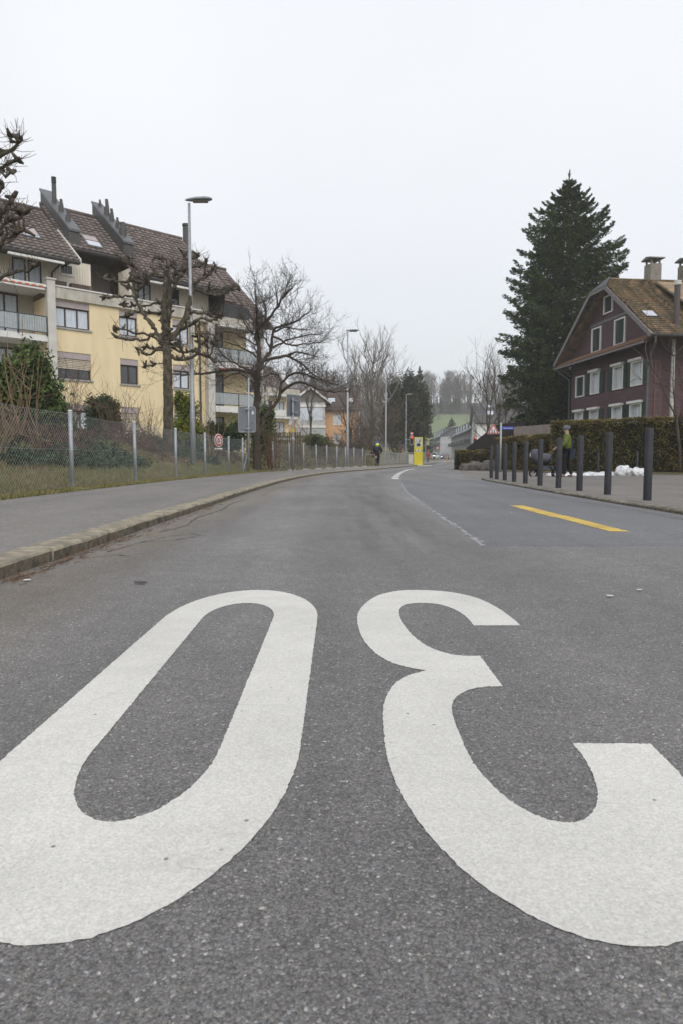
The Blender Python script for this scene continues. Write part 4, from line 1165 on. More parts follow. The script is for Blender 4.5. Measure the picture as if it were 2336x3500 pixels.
# ------------------------------------------------------------------ chain link fences on the left
def chain_fence(label, posts, h, name='chain_link_fence', pitch=.075, wire=.0015, zb=None):
    zb = zb or (lambda x, y: .12 + zr(y))
    p0 = posts[0]
    f = thing(name, label, 'fence', (p0[0], p0[1], zb(*p0)))
    O = (p0[0], p0[1], zb(*p0))
    for (x, y) in posts:
        z = zb(x, y)
        lean = R.uniform(-.012, .012)
        q = MB().tube([(x, y, z - .1), (x + lean, y, z + h + .02)], .035, 8).build('post', M_GALV, f, True, O)
        MB().ball((x + lean, y, z + h + .025), .040, 8, 4, (1, 1, .5)).build('post_cap', mat('pale_cap', (.62, .62, .62)), q, True, O)
        MB().box(x - .05, x + .28, y - .12, y + .12, z - .12, z + .012 + R.uniform(0, .012)).build('post_foot', M_PILL, q, False, O)
    for (xa, ya), (xb, yb) in zip(posts, posts[1:]):
        za, zb_ = zb(xa, ya), zb(xb, yb); ln = math.hypot(xb - xa, yb - ya)
        def P(u, v):
            t = u / ln; sag = -.02 * math.sin(math.pi * t) * (v / h)
            return (xa + (xb - xa) * t, ya + (yb - ya) * t, za + (zb_ - za) * t + v + sag)
        m = MB(); lo, hi = .03, h - .01; k = .95   # slope of the diagonals
        H_ = hi - lo
        u = -H_ / k
        while u < ln:
            for sg in (1, -1):
                # line: v = lo + k*(U-u) going right, or mirrored
                ua, va, ub, vb = u, lo, u + H_ / k, hi
                if ua < 0: va += k * (0 - ua); ua = 0
                if ub > ln: vb -= k * (ub - ln); ub = ln
                if ub - ua > .02:
                    A_, B_ = ((ua, va), (ub, vb)) if sg > 0 else ((ua, lo + hi - va), (ub, lo + hi - vb))
                    mid = ((A_[0] + B_[0]) / 2, (A_[1] + B_[1]) / 2)
                    pa, pm, pb = P(*A_), P(*mid), P(*B_)
                    o_ = .003 * sg
                    m.tube([(pa[0] + o_, pa[1], pa[2]), (pm[0] + o_, pm[1], pm[2]), (pb[0] + o_, pb[1], pb[2])], wire, 3, False)
            u += pitch / k * 1.0
        for v in (h - .02, h * .52, .06):
            m.tube([P(0, v), P(ln * .25, v), P(ln * .5, v), P(ln * .75, v), P(ln, v)], .0024, 3, False)
        stuff(m.build('wire_mesh', M_GALV, f, False, O))
    return f, O
F1P = [(-4.43, 4.6), (-4.43, 7.9), (-4.41, 11.18), (-4.36, 14.48), (-4.24, 17.5), (-4.11, 20.6), (-3.93, 23.85), (-3.70, 25.6), (-3.58, 26.35)]
F1, O1 = chain_fence('near grey chain link fence along the pavement with grass bank behind', F1P, 1.24)
MB().tube([(-3.58, 26.35, .95), (-3.72, 25.75, .13)], .022, 6).build('brace', M_GALV, F1, False, O1)
F2P = [(fl(y), y) for y in (29.2, 31.6, 33.9, 36.2, 38.4, 40.7, 43.0, 45.3, 48.2)]
F2, O2 = chain_fence('further chain link fence after the gap, in front of the dry undergrowth', F2P, 1.22, pitch=.09, wire=.0019)
MB().tube([(F2P[0][0], F2P[0][1], .95), (F2P[0][0] + .15, F2P[0][1] + .8, .13)], .022, 6).build('brace', M_GALV, F2, False, O2)
# tall light grey bar fence beyond the cyclists
BF = thing('bar_fence', 'light grey bar fence behind the cyclists and the slim lamp post', 'fence', (fl(56), 56, .12))
ob = (fl(56), 56, .12)
y = 56.
while y < 86:
    x = fl(y)
    MB().box(x - .012, x + .012, y - .012, y + .012, .12 + zr(y), 1.25 + zr(y)).build('bar', M_GALV, BF, False, ob)
    y += .42
for zz in (.25, 1.15):
    MB().tube([(fl(q), q, zz + zr(q)) for q in np.arange(56, 86.1, 3)], .02, 4).build('rail', M_GALV, BF, False, ob)
GR = thing('guard_rail', 'single grey tube rail where the fence is interrupted by the cyclists', 'railing', (fl(49), 49, .12))
og = (fl(49), 49, .12)
MB().tube([(fl(49), 49, .95), (fl(52), 52, .95), (fl(55.4), 55.4, .95)], .03, 6).build('rail', M_GALV, GR, False, og)
for q in (49, 55.4): MB().cyl(fl(q), q, .0, .95, .03, 6).build('post', M_GALV, GR, False, og)

# ------------------------------------------------------------------ bollards
M_BOLL = mat('anthracite_bollard', (.026, .027, .033), (.042, .041, .042), rough=.55, spec=.35, scale=7, contrast=(.5, .75), world=True)
bm_ = MB(); rb = .054
bm_.tube([(0, 0, -.05), (0, 0, .012), (0, 0, .95), (0, 0, .962), (0, 0, .967)], [rb, rb, rb, rb - .005, rb - .015], 20)
bme = bm_.mesh('bollard', True); bme.materials.append(M_BOLL)
BOLL = [(4.136, 9.22), (4.18, 10.72), (4.20, 12.05), (4.21, 13.25), (4.20, 14.45), (4.22, 15.68), (4.27, 16.9), (4.30, 18.0), (4.33, 19.05), (4.45, 20.3)]
ORD = ['nearest and tallest looking dark grey bollard at the right edge of the picture', 'second dark grey bollard from the right edge, in front of the snow heap', 'third dark grey bollard, just right of the person in green',
       'fourth dark grey bollard, in front of the person in green', 'fifth dark grey bollard, left of the pram', 'sixth dark grey bollard counted from the right edge', 'seventh dark grey bollard counted from the right edge',
       'eighth dark grey bollard, just right of the street name post', 'ninth dark grey bollard, just left of the street name post', 'farthest dark grey bollard at the left end of the row']
for (x, y), lb_ in zip(BOLL, ORD):
    o = link('bollard', bme); o.location = (x, y, .05); o.rotation_euler = (R.uniform(-.007, .007), R.uniform(-.007, .007), R.uniform(0, 6))
    tag(o, lb_, 'bollard', 'bollards along the forecourt')
for (x, y), lb_ in zip(((10.39, 27.7), (11.62, 26.9)), ('far thin looking bollard against the hedge, left of the snow heap', 'far thin looking bollard against the hedge, right of the snow heap')):
    o = link('bollard', bme); o.location = (x, y, 0); o.scale = (.8, .8, .95); tag(o, lb_, 'bollard', 'bollards in front of the hedge')

# ------------------------------------------------------------------ lamp posts
M_LAMPH = mat('lamp_head', (.30, .32, .33), (.25, .27, .28), rough=.45, spec=.5)
def lamp(label, x, y, z0, z1, arm=0.):
    t = thing('street_lamp', label, 'street lamp', (x, y, z0), 0, 'street lamps along the left pavement')
    h = z1 - z0
    MB().tube([(0, 0, -.9), (0, 0, 1.2), (0, 0, 1.25), (0, 0, h - .1)], [.085, .085, .075, .042], 10).build('pole', M_GALV, t, True)
    xo = 0
    if arm:
        MB().tube([(0, 0, h - .15), (.2, 0, h + .05), (arm, 0, h + .22)], .035, 6).build('arm', M_GALV, t, True); xo = arm - .1; h += .2
    hb = MB(); prof = [(-.12, .03, .05), (-.02, .09, .10), (.2, .15, .15), (.5, .17, .16), (.66, .13, .12), (.74, .05, .05)]
    for px, ry, hh in prof:
        for a in range(10):
            an = 2 * math.pi * a / 10
            hb.v.append((xo + px, ry * math.cos(an), h + .0 + .04 * px + hh * .55 * (math.sin(an) if math.sin(an) > 0 else .55 * math.sin(an))))
    for k in range(len(prof) - 1):
        for a in range(10):
            b = (a + 1) % 10; hb.f.append((k * 10 + a, k * 10 + b, (k + 1) * 10 + b, (k + 1) * 10 + a))
    hb.f.append(tuple(range(9, -1, -1))); hb.f.append(tuple(50 + a for a in range(10)))
    ho = hb.build('lamp_head', M_LAMPH, t, True)
    MB().box(xo + .12, xo + .6, -.1, .1, h - .06, h - .035).build('lens', mat('lamp_lens', (.09, .085, .075), rough=.2), ho)
    return t
lamp('nearest tall grey street lamp rising behind the pollarded tree', -4.87, 22.5, 1.02, 8.86)
lamp('tall slim street lamp in front of the orange house', .40, 45, .35, 8.92)
lamp('slim street lamp with a long side arm, behind the cyclists', 4.26, 66, .12, 8.75, 2.1)
lamp('farthest street lamp, against the dark bushes, carrying the left traffic light', 8.36, 89, .2, 8.95)

# ------------------------------------------------------------------ signs
M_REDS = mat('sign_red', (.50, .022, .02), rough=.4); M_WHS = mat('sign_white', (.72, .72, .70), rough=.4)
M_BLUE = mat('sign_blue', (.012, .06, .36), rough=.4); M_BLK = mat('sign_black', (.02, .02, .022), rough=.5)
M_YEL = mat('sign_yellow', (.72, .60, .035), (.68, .56, .03), rough=.45)
def rounded(wd, ht, r, n=5):
    p = []
    for cx_, cy_, a0 in ((wd / 2 - r, ht / 2 - r, 0), (-wd / 2 + r, ht / 2 - r, 90), (-wd / 2 + r, -ht / 2 + r, 180), (wd / 2 - r, -ht / 2 + r, 270)):
        p += [(cx_ + r * math.cos(rad(a0 + 90 * i / n)), cy_ + r * math.sin(rad(a0 + 90 * i / n))) for i in range(n + 1)]
    return p
s1 = thing('traffic_sign', 'grey back of a rectangular road sign on a tall pole by the fence gap', 'traffic sign', (-3.545, 26, .12), .12)
MB().tube([(0, 0, -.2), (0.05, 0, 3.55)], .036, 10).build('pole', M_GALV, s1, True)
pan = MB().prism([(a - .03, b + 1.99) for a, b in rounded(.64, .95, .07)], 'y', .05, .08).build('panel', M_ALU, s1)
rim = MB().tube([(a - .03, .04, b + 1.99) for a, b in rounded(.64, .95, .07) + rounded(.64, .95, .07)[:1]], .014, 5).build('rim', M_GALV, pan)
for z in (1.62, 2.36): MB().box(-.09, .12, -.045, .05, z, z + .045).build('clamp', M_GALV, s1)
MB().box(.15, .23, .045, .049, 2.18, 2.30).build('sticker', M_WHS, pan)
for x, z in ((.17, 1.86), (.13, 1.62)): MB().ball((x, .046, z), .03, 8, 3, (1, .2, 1)).build('stain', M_DARK, pan)
s2 = thing('traffic_sign', 'large grey sign panel seen obliquely from behind, on a pole with yellow sticker', 'traffic sign', (-2.23, 31.5, .12), .75)
MB().tube([(0, 0, -.2), (0, 0, 3.3)], .05, 10).build('pole', M_GALV, s2, True)
pan = MB().prism([(a + .1, b + 2.95) for a, b in rounded(.78, .98, .04)], 'y', .06, .09).build('panel', M_ALU, s2)
MB().tube([(a + .1, .075, b + 2.95) for a, b in rounded(.79, .99, .04) + rounded(.79, .99, .04)[:1]], .016, 5).build('rim', M_PILL, pan)
MB().tube([(0, 0, 1.75), (0, 0, 1.90)], .053, 10).build('sticker', M_YEL, s2); MB().tube([(0, 0, 1.42), (0, 0, 1.50)], .053, 10).build('sticker', M_WHS, s2)
for z in (2.6, 3.15): MB().box(-.07, .25, -.06, .06, z, z + .04).build('clamp', M_GALV, s2)
# round prohibition sign fixed to the near fence
s3 = thing('prohibition_sign', 'round red and white no vehicles sign hanging on the near fence', 'traffic sign', (-4.02, 22.4, 1.22), rad(62))
def disc(r, y0, y1, n=28, r2=None): return MB().prism([(r * math.cos(2 * math.pi * i / n), (r2 or r) * math.sin(2 * math.pi * i / n)) for i in range(n)], 'y', y0, y1)
disc(.215, -.012, 0).build('plate', M_WHS, s3); disc(.19, -.016, -.0122).build('red_ring', M_REDS, s3)
fc = disc(.135, -.020, -.0162).build('face', M_WHS, s3)
for p in ([(-.02, .075), (.03, .075), (.04, .05), (-.035, .05)], [(-.09, -.01), (-.03, -.01), (-.02, -.04), (-.10, -.04)], [(.03, -.01), (.09, -.01), (.10, -.04), (.02, -.04)]):
    MB().prism(p, 'y', -.024, -.0202).build('pictogram', M_BLK, fc)
for p in ([(-.015, -.13), (.015, -.13), (.015, 0), (-.015, 0)], [(0, .0), (.11, .07), (.10, .085), (-.01, .02)], [(0, .0), (-.11, .07), (-.10, .085), (.01, .02)]):
    MB().prism(p, 'y', -.027, -.0242).build('bar', M_REDS, fc)
MB().box(-.2, .2, -.012, 0, -.29, -.245).build('plate_strip', M_WHS, s3)
# street name post with warning triangle
s4 = thing('street_sign', 'warning triangle and blue street name plate on one thin post', 'street sign', (7.66, 33, .0), 0)
MB().tube([(0, 0, -.1), (0, 0, 2.36)], .045, 10).build('pole', M_GALV, s4, True)
tri = lambda r: [(-.38 + r * math.cos(rad(a)), 1.99 + r * math.sin(rad(a))) for a in (90, 210, 330)]
def rtri(r, c):                           # rounded triangle
    p = []
    for a in (90, 210, 330):
        cx_, cz_ = -.38 + (r - c * 2) * math.cos(rad(a)), 1.99 + (r - c * 2) * math.sin(rad(a))
        p += [(cx_ + c * math.cos(rad(a + q)), cz_ + c * math.sin(rad(a + q))) for q in (-60, -30, 0, 30, 60)]
    return p
MB().prism(rtri(.345, .036), 'y', -.06, -.045).build('triangle_plate', M_PILL, s4)
MB().prism(rtri(.315, .028), 'y', -.064, -.0602).build('triangle_border', M_REDS, s4)
tf = MB().prism(rtri(.215, .011), 'y', -.068, -.0642).build('triangle_face', M_WHS, s4)
for dx, z0 in ((-.06, 1.93), (.05, 1.93)):
    MB().prism([(-.38 + dx - .018, z0 - .08), (-.38 + dx + .022, z0 - .08), (-.38 + dx + .026, z0 + .07), (-.38 + dx - .02, z0 + .07)], 'y', -.071, -.0682).build('pictogram', M_BLK, tf)
    MB().ball((-.38 + dx, -.069, z0 + .10), .022, 8, 4, (1, .2, 1)).build('pictogram', M_BLK, tf)
MB().box(-.16, .0, -.02, .02, 1.88, 1.93).build('bracket', M_GALV, s4)
MB().box(.05, .62, -.012, .012, 2.03, 2.18).build('name_plate', M_BLUE, s4)
def text_mesh(name, body, size, m, parent, loc, rx=rad(90), rz_=0, sx=1.0):
    cu = bpy.data.curves.new(name, 'FONT'); cu.body = body; cu.size = size; cu.align_x = 'CENTER'; cu.align_y = 'CENTER'; cu.extrude = .001
    tmp = bpy.data.objects.new('tmp_text', cu); COL.objects.link(tmp)
    me = bpy.data.meshes.new_from_object(tmp.evaluated_get(bpy.context.evaluated_depsgraph_get()))
    bpy.data.objects.remove(tmp); me.materials.clear(); me.materials.append(m); me.name = name
    o = link(name, me, parent); o.location = loc; o.rotation_euler = (rx, 0, rz_); o.scale = (sx, 1, 1); return o
text_mesh('lettering', 'Obereimatt', .105, M_WHS, s4, (.335, -.015, 2.105), sx=.92)

# ------------------------------------------------------------------ yellow pylon, traffic lights, bus stop and small posts at the bend
PY = thing('yellow_pylon', 'tall yellow pylon with chevron band and picture panel beside the pavement', 'pylon', (7.42, 66, .02), -.1)
MB().box(-.40, .40, -.14, .14, .05, 2.72).build('body', M_YEL, PY)
MB().box(-.5, 1.25, -.35, .35, -.05, .05).build('base_slab', M_WHITEW, PY)
pp = MB().box(-.34, .35, -.147, -.142, 1.78, 2.66).build('picture_panel', mat('panel_print', (.60, .60, .56), (.42, .42, .40), scale=3.5), PY)
MB().prism([(.2 * math.cos(2 * math.pi * i / 14), 1.98 + .14 * math.sin(2 * math.pi * i / 14)) for i in range(14)], 'y', -.151, -.1475).build('print_shape', M_BLK, pp)
MB().prism([(-.05, 2.06), (.04, 2.06), (.26, 2.50), (.16, 2.52)], 'y', -.151, -.1475).build('print_shape', M_ZINC, pp)
MB().box(-.39, .40, -.147, -.142, 1.34, 1.52).build('chevron_band', M_WHS, PY)
for x in (-.36, -.06, .24): MB().prism([(x, 1.34), (x + .07, 1.34), (x + .15, 1.43), (x + .07, 1.52), (x, 1.52), (x + .08, 1.43)], 'y', -.152, -.1475).build('chevron', M_BLK, PY)
M_LRED = mat('red_light', (.6, .03, .02), emit=(1.0, .10, .05), estr=1.3)
def signal(label, x, y, z, pole, arm):
    t = thing('traffic_light', label, 'traffic light', (x, y, z), 0, 'traffic lights at the crossing')
    MB().prism([(a, b) for a, b in rounded(.52, 1.15, .1)], 'y', -.03, -.01).build('backplate', M_PILL, t)
    hs = MB().prism([(a, b) for a, b in rounded(.40, 1.0, .06)], 'y', -.20, -.0302).build('housing', M_BLK, t)
    for i, (zz, m) in enumerate(((.32, M_LRED), (0, M_BLK), (-.32, M_BLK))):
        q = disc(.125, -.215, -.2002, 16); q.v = [(a, b, c + zz) for a, b, c in q.v]; q.build('red_lens' if i == 0 else 'dark_lens', m, hs)
        v = MB().tube([(-.14, -.2, zz), (-.14, -.32, zz)], .012, 4); v.box(-.15, .15, -.33, -.2, zz + .14, zz + .155).build('visor', M_BLK, hs)
    p = [(-.28, .98), (.28, .98), (0, .55)]
    q = MB().prism(p, 'y', -.03, -.015).build('yield_sign', M_REDS, t); MB().prism([(-.19, .935), (.19, .935), (0, .64)], 'y', -.035, -.0302).build('yield_face', M_WHS, q)
    MB().tube([(0, .03, 1.0), (0, .03, -.7)], .03, 6).build('bracket', M_GALV, t)
    if arm: MB().tube([(0, .05, .05), (arm, .05, .05)], .035, 6).build('arm', M_GALV, t)
    if pole: MB().tube([(pole, .05, -z - .1), (pole, .05, 1.05)], .06, 8).build('pole', M_GALV, t)
    return t
signal('red traffic light on the left, next to the yellow pylon', 9.06, 88.4, 3.1, 0, -.72)
signal('red traffic light on the right, in front of the white house', 19.45, 100, 3.4, 0, 1.6)
MB().tube([(19.45, 100.1, .1), (19.45, 100.1, 2.9)], .06, 8).build('pole', M_GALV, bpy.data.objects['traffic_light.001'], False, (19.45, 100, 3.4))
bs = thing('bus_stop', 'grey bus stop post with yellow top, beyond the pink coat', 'bus stop', (12.9, 105, .35), 0)
MB().cyl(0, 0, -.2, 3.6, .09, 8).build('pole', M_GALV, bs); MB().box(-.16, .2, -.1, .1, 3.55, 3.85).build('top', M_YEL, bs); MB().box(.12, .55, -.06, .06, 2.45, 3.5).build('panel', mat('pale_yellow_panel', (.55, .52, .33)), bs)
MB().cyl(16.86, 109, .3, 1.5, .11, 8).build('refuge_post', mat('amber_post', (.75, .32, .02), (.5, .2, .02), scale=3))
tag(bpy.data.objects['refuge_post'], 'small amber post on the crossing between motorcycle and blue car', 'post')
ws = thing('warning_sign', 'tiny red warning triangle above the waiting motorcycle', 'traffic sign', (22.4, 160, .7), 0)
MB().cyl(0, 0, -.2, 2.4, .05, 6).build('pole', M_GALV, ws); MB().prism([(-.5, 2.3), (.5, 2.3), (0, 3.15)], 'y', -.06, -.05).build('plate', M_REDS, ws); MB().prism([(-.28, 2.43), (.28, 2.43), (0, 2.9)], 'y', -.07, -.0605).build('face', M_WHS, ws)
o = MB().cyl(6.15, 72.5, .1, 2.0, .05, 6).build('red_post', M_REDS); tag(o, 'thin red marker post behind the bar fence', 'post')
o = MB().box(7.55, 8.1, 77, 77.5, .1, 1.15).build('cabinet', M_PILL); tag(o, 'pale grey utility cabinet behind the bar fence', 'cabinet')
hr = thing('hand_rail', 'white hand rail sloping up beside the low hedge', 'railing', (17.9, 92, .2), .2)
for x in (0, 1.6): MB().cyl(x, 0, -.2, 1.1 + x * .35, .05, 6).build('post', M_WHITEW, hr)
MB().tube([(-.3, 0, 1.0), (2.0, 0, 1.85)], .05, 6).build('rail', M_WHITEW, hr)
# no-parking sign and posts in front of the orange house
np_ = thing('parking_sign', 'small round no parking sign in front of the orange house', 'traffic sign', (-1.3, 60, 2.35), .1)
MB().tube([(-.75, .1, -2.0), (.03, .04, .3)], .03, 6).build('pole', mat('pale_wood', (.4, .33, .22)), np_)
disc(.27, -.03, -.01, 20).build('plate', M_REDS, np_); disc(.2, -.036, -.0302, 20).build('face', M_BLUE, np_)

# ------------------------------------------------------------------ people
M_SKIN = mat('skin', (.52, .33, .25), rough=.6)
def skin(name, joints, bones, m, parent=None, sub=1, smooth=True):
    """one continuous surface grown over a skeleton; joints: name -> (x,y,z,r)"""
    me = bpy.data.meshes.new(name); keys = list(joints)
    me.from_pydata([joints[k][:3] for k in keys], [(keys.index(a), keys.index(b)) for a, b in bones], [])
    tmp = bpy.data.objects.new('tmp_skin', me); COL.objects.link(tmp)
    md = tmp.modifiers.new('s', 'SKIN'); md.use_smooth_shade = True
    for i, k in enumerate(keys):
        r = joints[k][3]; me.skin_vertices[0].data[i].radius = r if isinstance(r, tuple) else (r, r)
        me.skin_vertices[0].data[i].use_root = (i == 0)
    sm = tmp.modifiers.new('u', 'SUBSURF'); sm.levels = sub; sm.render_levels = sub
    dg = bpy.context.evaluated_depsgraph_get(); dg.update()
    res = bpy.data.meshes.new_from_object(tmp.evaluated_get(dg))
    bpy.data.objects.remove(tmp); bpy.data.meshes.remove(me)
    res.materials.clear(); res.materials.append(m); res.name = name
    return link(name, res, parent)
def hand(J, B, side, wrist, d):
    """palm and five fingers growing from a wrist joint along d"""
    d = Vector(d).normalized(); w0 = Vector(J[wrist][:3]); acr = d.cross(Vector((0, 0, 1))).normalized() if abs(d.z) < .95 else Vector((0, 1, 0))
    palm = w0 + d * .07; pk = f'palm{side}'; J[pk] = (*palm, .03); B.append((wrist, pk))
    for i, (o_, ln) in enumerate(((-.028, .065), (-.010, .078), (.008, .074), (.024, .058))):
        a = palm + acr * o_ + d * .025; b = a + d * ln * .55 + Vector((0, 0, -.012)); c = b + d * ln * .3 + Vector((0, 0, -.03))
        for t_, p in (('a', a), ('b', b), ('c', c)): J[f'f{side}{i}{t_}'] = (*p, .009)
        B += [(pk, f'f{side}{i}a'), (f'f{side}{i}a', f'f{side}{i}b'), (f'f{side}{i}b', f'f{side}{i}c')]
    a = w0 + d * .035 - acr * .035; b = a + d * .04 - acr * .015 + Vector((0, 0, -.015))
    J[f't{side}a'] = (*a, .011); J[f't{side}b'] = (*b, .009); B += [(wrist, f't{side}a'), (f't{side}a', f't{side}b')]
def person(label, loc, rz, P, jacket, trousers, shoes, hat=None, hatm=None, scale=1., skirt=0.):
    """P: joint positions (facing -y). Body is one mesh; clothes are its children."""
    J = {}; B = []
    def j(k, r): J[k] = (*P[k], r)
    j('pelvis', .11); j('waist', .10); j('chest', (.14, .10)); j('neck', .05); j('head', (.075, .09)); j('crown', .06)
    B += [('pelvis', 'waist'), ('waist', 'chest'), ('chest', 'neck'), ('neck', 'head'), ('head', 'crown')]
    for s_ in 'LR':
        j('sho' + s_, .06); j('elb' + s_, .042); j('wri' + s_, .028); j('hip' + s_, .085); j('kne' + s_, .055); j('ank' + s_, .038); j('toe' + s_, .03)
        B += [('chest', 'sho' + s_), ('sho' + s_, 'elb' + s_), ('elb' + s_, 'wri' + s_), ('pelvis', 'hip' + s_), ('hip' + s_, 'kne' + s_), ('kne' + s_, 'ank' + s_), ('ank' + s_, 'toe' + s_)]
        hand(J, B, s_, 'wri' + s_, Vector(P['wri' + s_]) - Vector(P['elb' + s_]))
    hd = Vector(P['head']); f = Vector(P.get('face', (0, -1, 0)))
    J['nose'] = (*(hd + f * .095 + Vector((0, 0, .0))), .012); B.append(('head', 'nose'))
    sidev = f.cross(Vector((0, 0, 1)))
    for q, s_ in ((1, 'earL'), (-1, 'earR')):
        J[s_] = (*(hd + sidev * q * .085), .014); B.append(('head', s_))
    body = skin('person', J, B, M_SKIN)
    body.location = loc; body.rotation_euler = (0, 0, rz); body.scale = (scale,) * 3
    tag(body, label, 'person')
    # jacket
    JJ = {k: (*P[k], r) for k, r in (('pelvis', (.18 + skirt, .16 + skirt)), ('waist', (.18, .16)), ('chest', (.205, .165)), ('neck', .07))}
    if skirt: JJ['hem'] = (P['pelvis'][0], P['pelvis'][1], P['pelvis'][2] - .14, (.19, .17))
    JB = [('pelvis', 'waist'), ('waist', 'chest'), ('chest', 'neck')] + ([('hem', 'pelvis')] if skirt else [])
    for s_ in 'LR':
        for k, r in (('sho', .10), ('elb', .08), ('wri', .055)): JJ[k + s_] = (*P[k + s_], r)
        JB += [('chest', 'sho' + s_), ('sho' + s_, 'elb' + s_), ('elb' + s_, 'wri' + s_)]
    skin('jacket', JJ, JB, jacket, body)
    TT = {'pelvis': (*P['pelvis'], (.125, .115))}; TB = []
    for s_ in 'LR':
        for k, r in (('hip', .10), ('kne', .078), ('ank', .062)): TT[k + s_] = (*P[k + s_], r)
        TB += [('pelvis', 'hip' + s_), ('hip' + s_, 'kne' + s_), ('kne' + s_, 'ank' + s_)]
    skin('trousers', TT, TB, trousers, body)
    for s_ in 'LR':
        a, b = Vector(P['ank' + s_]), Vector(P['toe' + s_])
        skin('shoe', {'h': (*(a + (a - b) * .25 + Vector((0, 0, -.045))), .042), 'm': (*(a * .4 + b * .6), .046), 't': (*b, .036)}, [('h', 'm'), ('m', 't')], shoes, body)
    c = Vector(P['head']) + Vector((0, 0, .045))
    if hat: MB().ball(tuple(c + Vector((0, 0, .025))), hat, 14, 8, (.95, 1.08, .82)).build('hat', hatm, body, True)
    return body
STAND = dict(pelvis=(0, 0, .90), waist=(0, 0, 1.06), chest=(0, 0, 1.26), neck=(0, -.01, 1.42), head=(0, -.03, 1.53), crown=(0, -.02, 1.61),
             shoL=(.17, 0, 1.33), shoR=(-.17, 0, 1.33), elbL=(.23, .02, 1.07), elbR=(-.23, .02, 1.07), wriL=(.23, -.08, .86), wriR=(-.23, -.08, .86),
             hipL=(.09, 0, .86), hipR=(-.09, 0, .86), kneL=(.10, -.02, .48), kneR=(-.10, -.02, .48), ankL=(.10, .02, .09), ankR=(-.10, .02, .09), toeL=(.11, -.12, .04), toeR=(-.11, -.12, .04))
M_GREEN = mat('green_quilted_jacket', (.125, .155, .030), (.085, .11, .022), rough=.7, scale=8, stretch=(.3, .3, 5), bump=.5, bscale=12)
M_BLKC = mat('black_cloth', (.012, .012, .014), rough=.85); M_GREYC = mat('grey_wool', (.13, .14, .155), (.10, .105, .12), rough=.95, scale=40)
PUSH = dict(STAND); PUSH.update(elbL=(.24, -.04, 1.08), elbR=(-.24, -.04, 1.08), wriL=(.19, -.27, .99), wriR=(-.19, -.27, .99), ankR=(-.10, .16, .10), toeR=(-.11, .02, .04), kneR=(-.10, .03, .48), ankL=(.10, -.06, .09), toeL=(.11, -.20, .04), kneL=(.1, -.06, .48))
man = person('person in green jacket and grey cap standing behind a pram', (7.30, 22.2, -.003), rad(-112), PUSH, M_GREEN, M_BLKC, mat('brown_shoe', (.10, .055, .035)), .115, M_GREYC, 1.01)
bagm = mat('navy_bag', (.015, .025, .05), rough=.8)
MB().tube([(-.12, .02, 1.40), (-.02, .17, 1.2), (.16, .16, .95), (.22, .10, .88)], .018, 6).build('bag_strap', bagm, man)
MB().prism([(.0, .62), (.30, .62), (.27, .92), (.04, .92)], 'y', .12, .24).build('shoulder_bag', bagm, man)
# pram
PR = thing('pram', 'grey three wheeled pram with black frame in front of the hedge', 'pram', (6.73, 22.43, -.003), rad(-112))
M_PRAM = mat('grey_pram_fabric', (.085, .088, .105), (.06, .063, .075), rough=.8)
def wheel(parent, c, r, axis='x', name='wheel', tyre=.03, m=None):
    e_ = MB(); pts = []
    for i in range(19):
        a = 2 * math.pi * i / 18
        pts.append((c[0], c[1] + r * math.cos(a), c[2] + r * math.sin(a)) if axis == 'x' else (c[0] + r * math.cos(a), c[1], c[2] + r * math.sin(a)))
    w_ = e_.tube(pts, tyre, 6, False).build(name, M_BLKC, parent, True)
    rm = MB()
    for i in range(6):
        a = 2 * math.pi * i / 6
        rm.tube([c, (c[0], c[1] + r * math.cos(a), c[2] + r * math.sin(a))] if axis == 'x' else [c, (c[0] + r * math.cos(a), c[1], c[2] + r * math.sin(a))], .008, 4)
    rm.ball(c, .03, 8, 4).build('rim', M_GALV, w_)
    return w_
for x, y_, r in ((-.26, .32, .13), (.26, .32, .13), (0, -.42, .12)): wheel(PR, (x, y_, r + .02), r)
MB().tube([(-.24, .30, .15), (-.22, .05, .48), (-.20, -.2, .62)], .016, 6).tube([(.24, .30, .15), (.22, .05, .48), (.20, -.2, .62)], .016, 6).tube([(0, -.42, .14), (0, -.2, .40), (0, .05, .48)], .016, 6).tube([(-.22, .05, .48), (-.21, .32, .98), (.21, .32, .98), (.22, .05, .48)], .016, 6).build('frame', M_BLKC, PR)
MB().tube([(-.2, .33, .98), (.2, .33, .98)], .022, 6).build('handle', M_BLKC, PR)
bk = MB(); rows_ = [(-.5, .24, .62, .80), (-.3, .26, .45, .84), (0, .26, .44, .82), (.16, .24, .52, .80)]
for y_, hw, z0, z1 in rows_:
    for a in range(8):
        an = 2 * math.pi * (a + .5) / 8; bk.v.append((hw * math.cos(an), y_, (z0 + z1) / 2 + (z1 - z0) / 2 * math.sin(an)))
for k in range(3):
    for a in range(8): bk.f.append((k * 8 + a, k * 8 + (a + 1) % 8, (k + 1) * 8 + (a + 1) % 8, (k + 1) * 8 + a))
bk.f += [tuple(range(7, -1, -1)), tuple(24 + a for a in range(8))]
bk.build('carry_cot', M_PRAM, PR, True)
MB().ball((0, -.36, .76), .26, 12, 6, (1, .8, .75)).build('hood', M_PRAM, PR, True)
MB().box(-.2, .2, -.25, .2, .26, .40).build('basket', M_PRAM, PR)
MB().box(-.2, .2, -.52, -.505, .68, .80).build('reflector', M_WHS, PR)

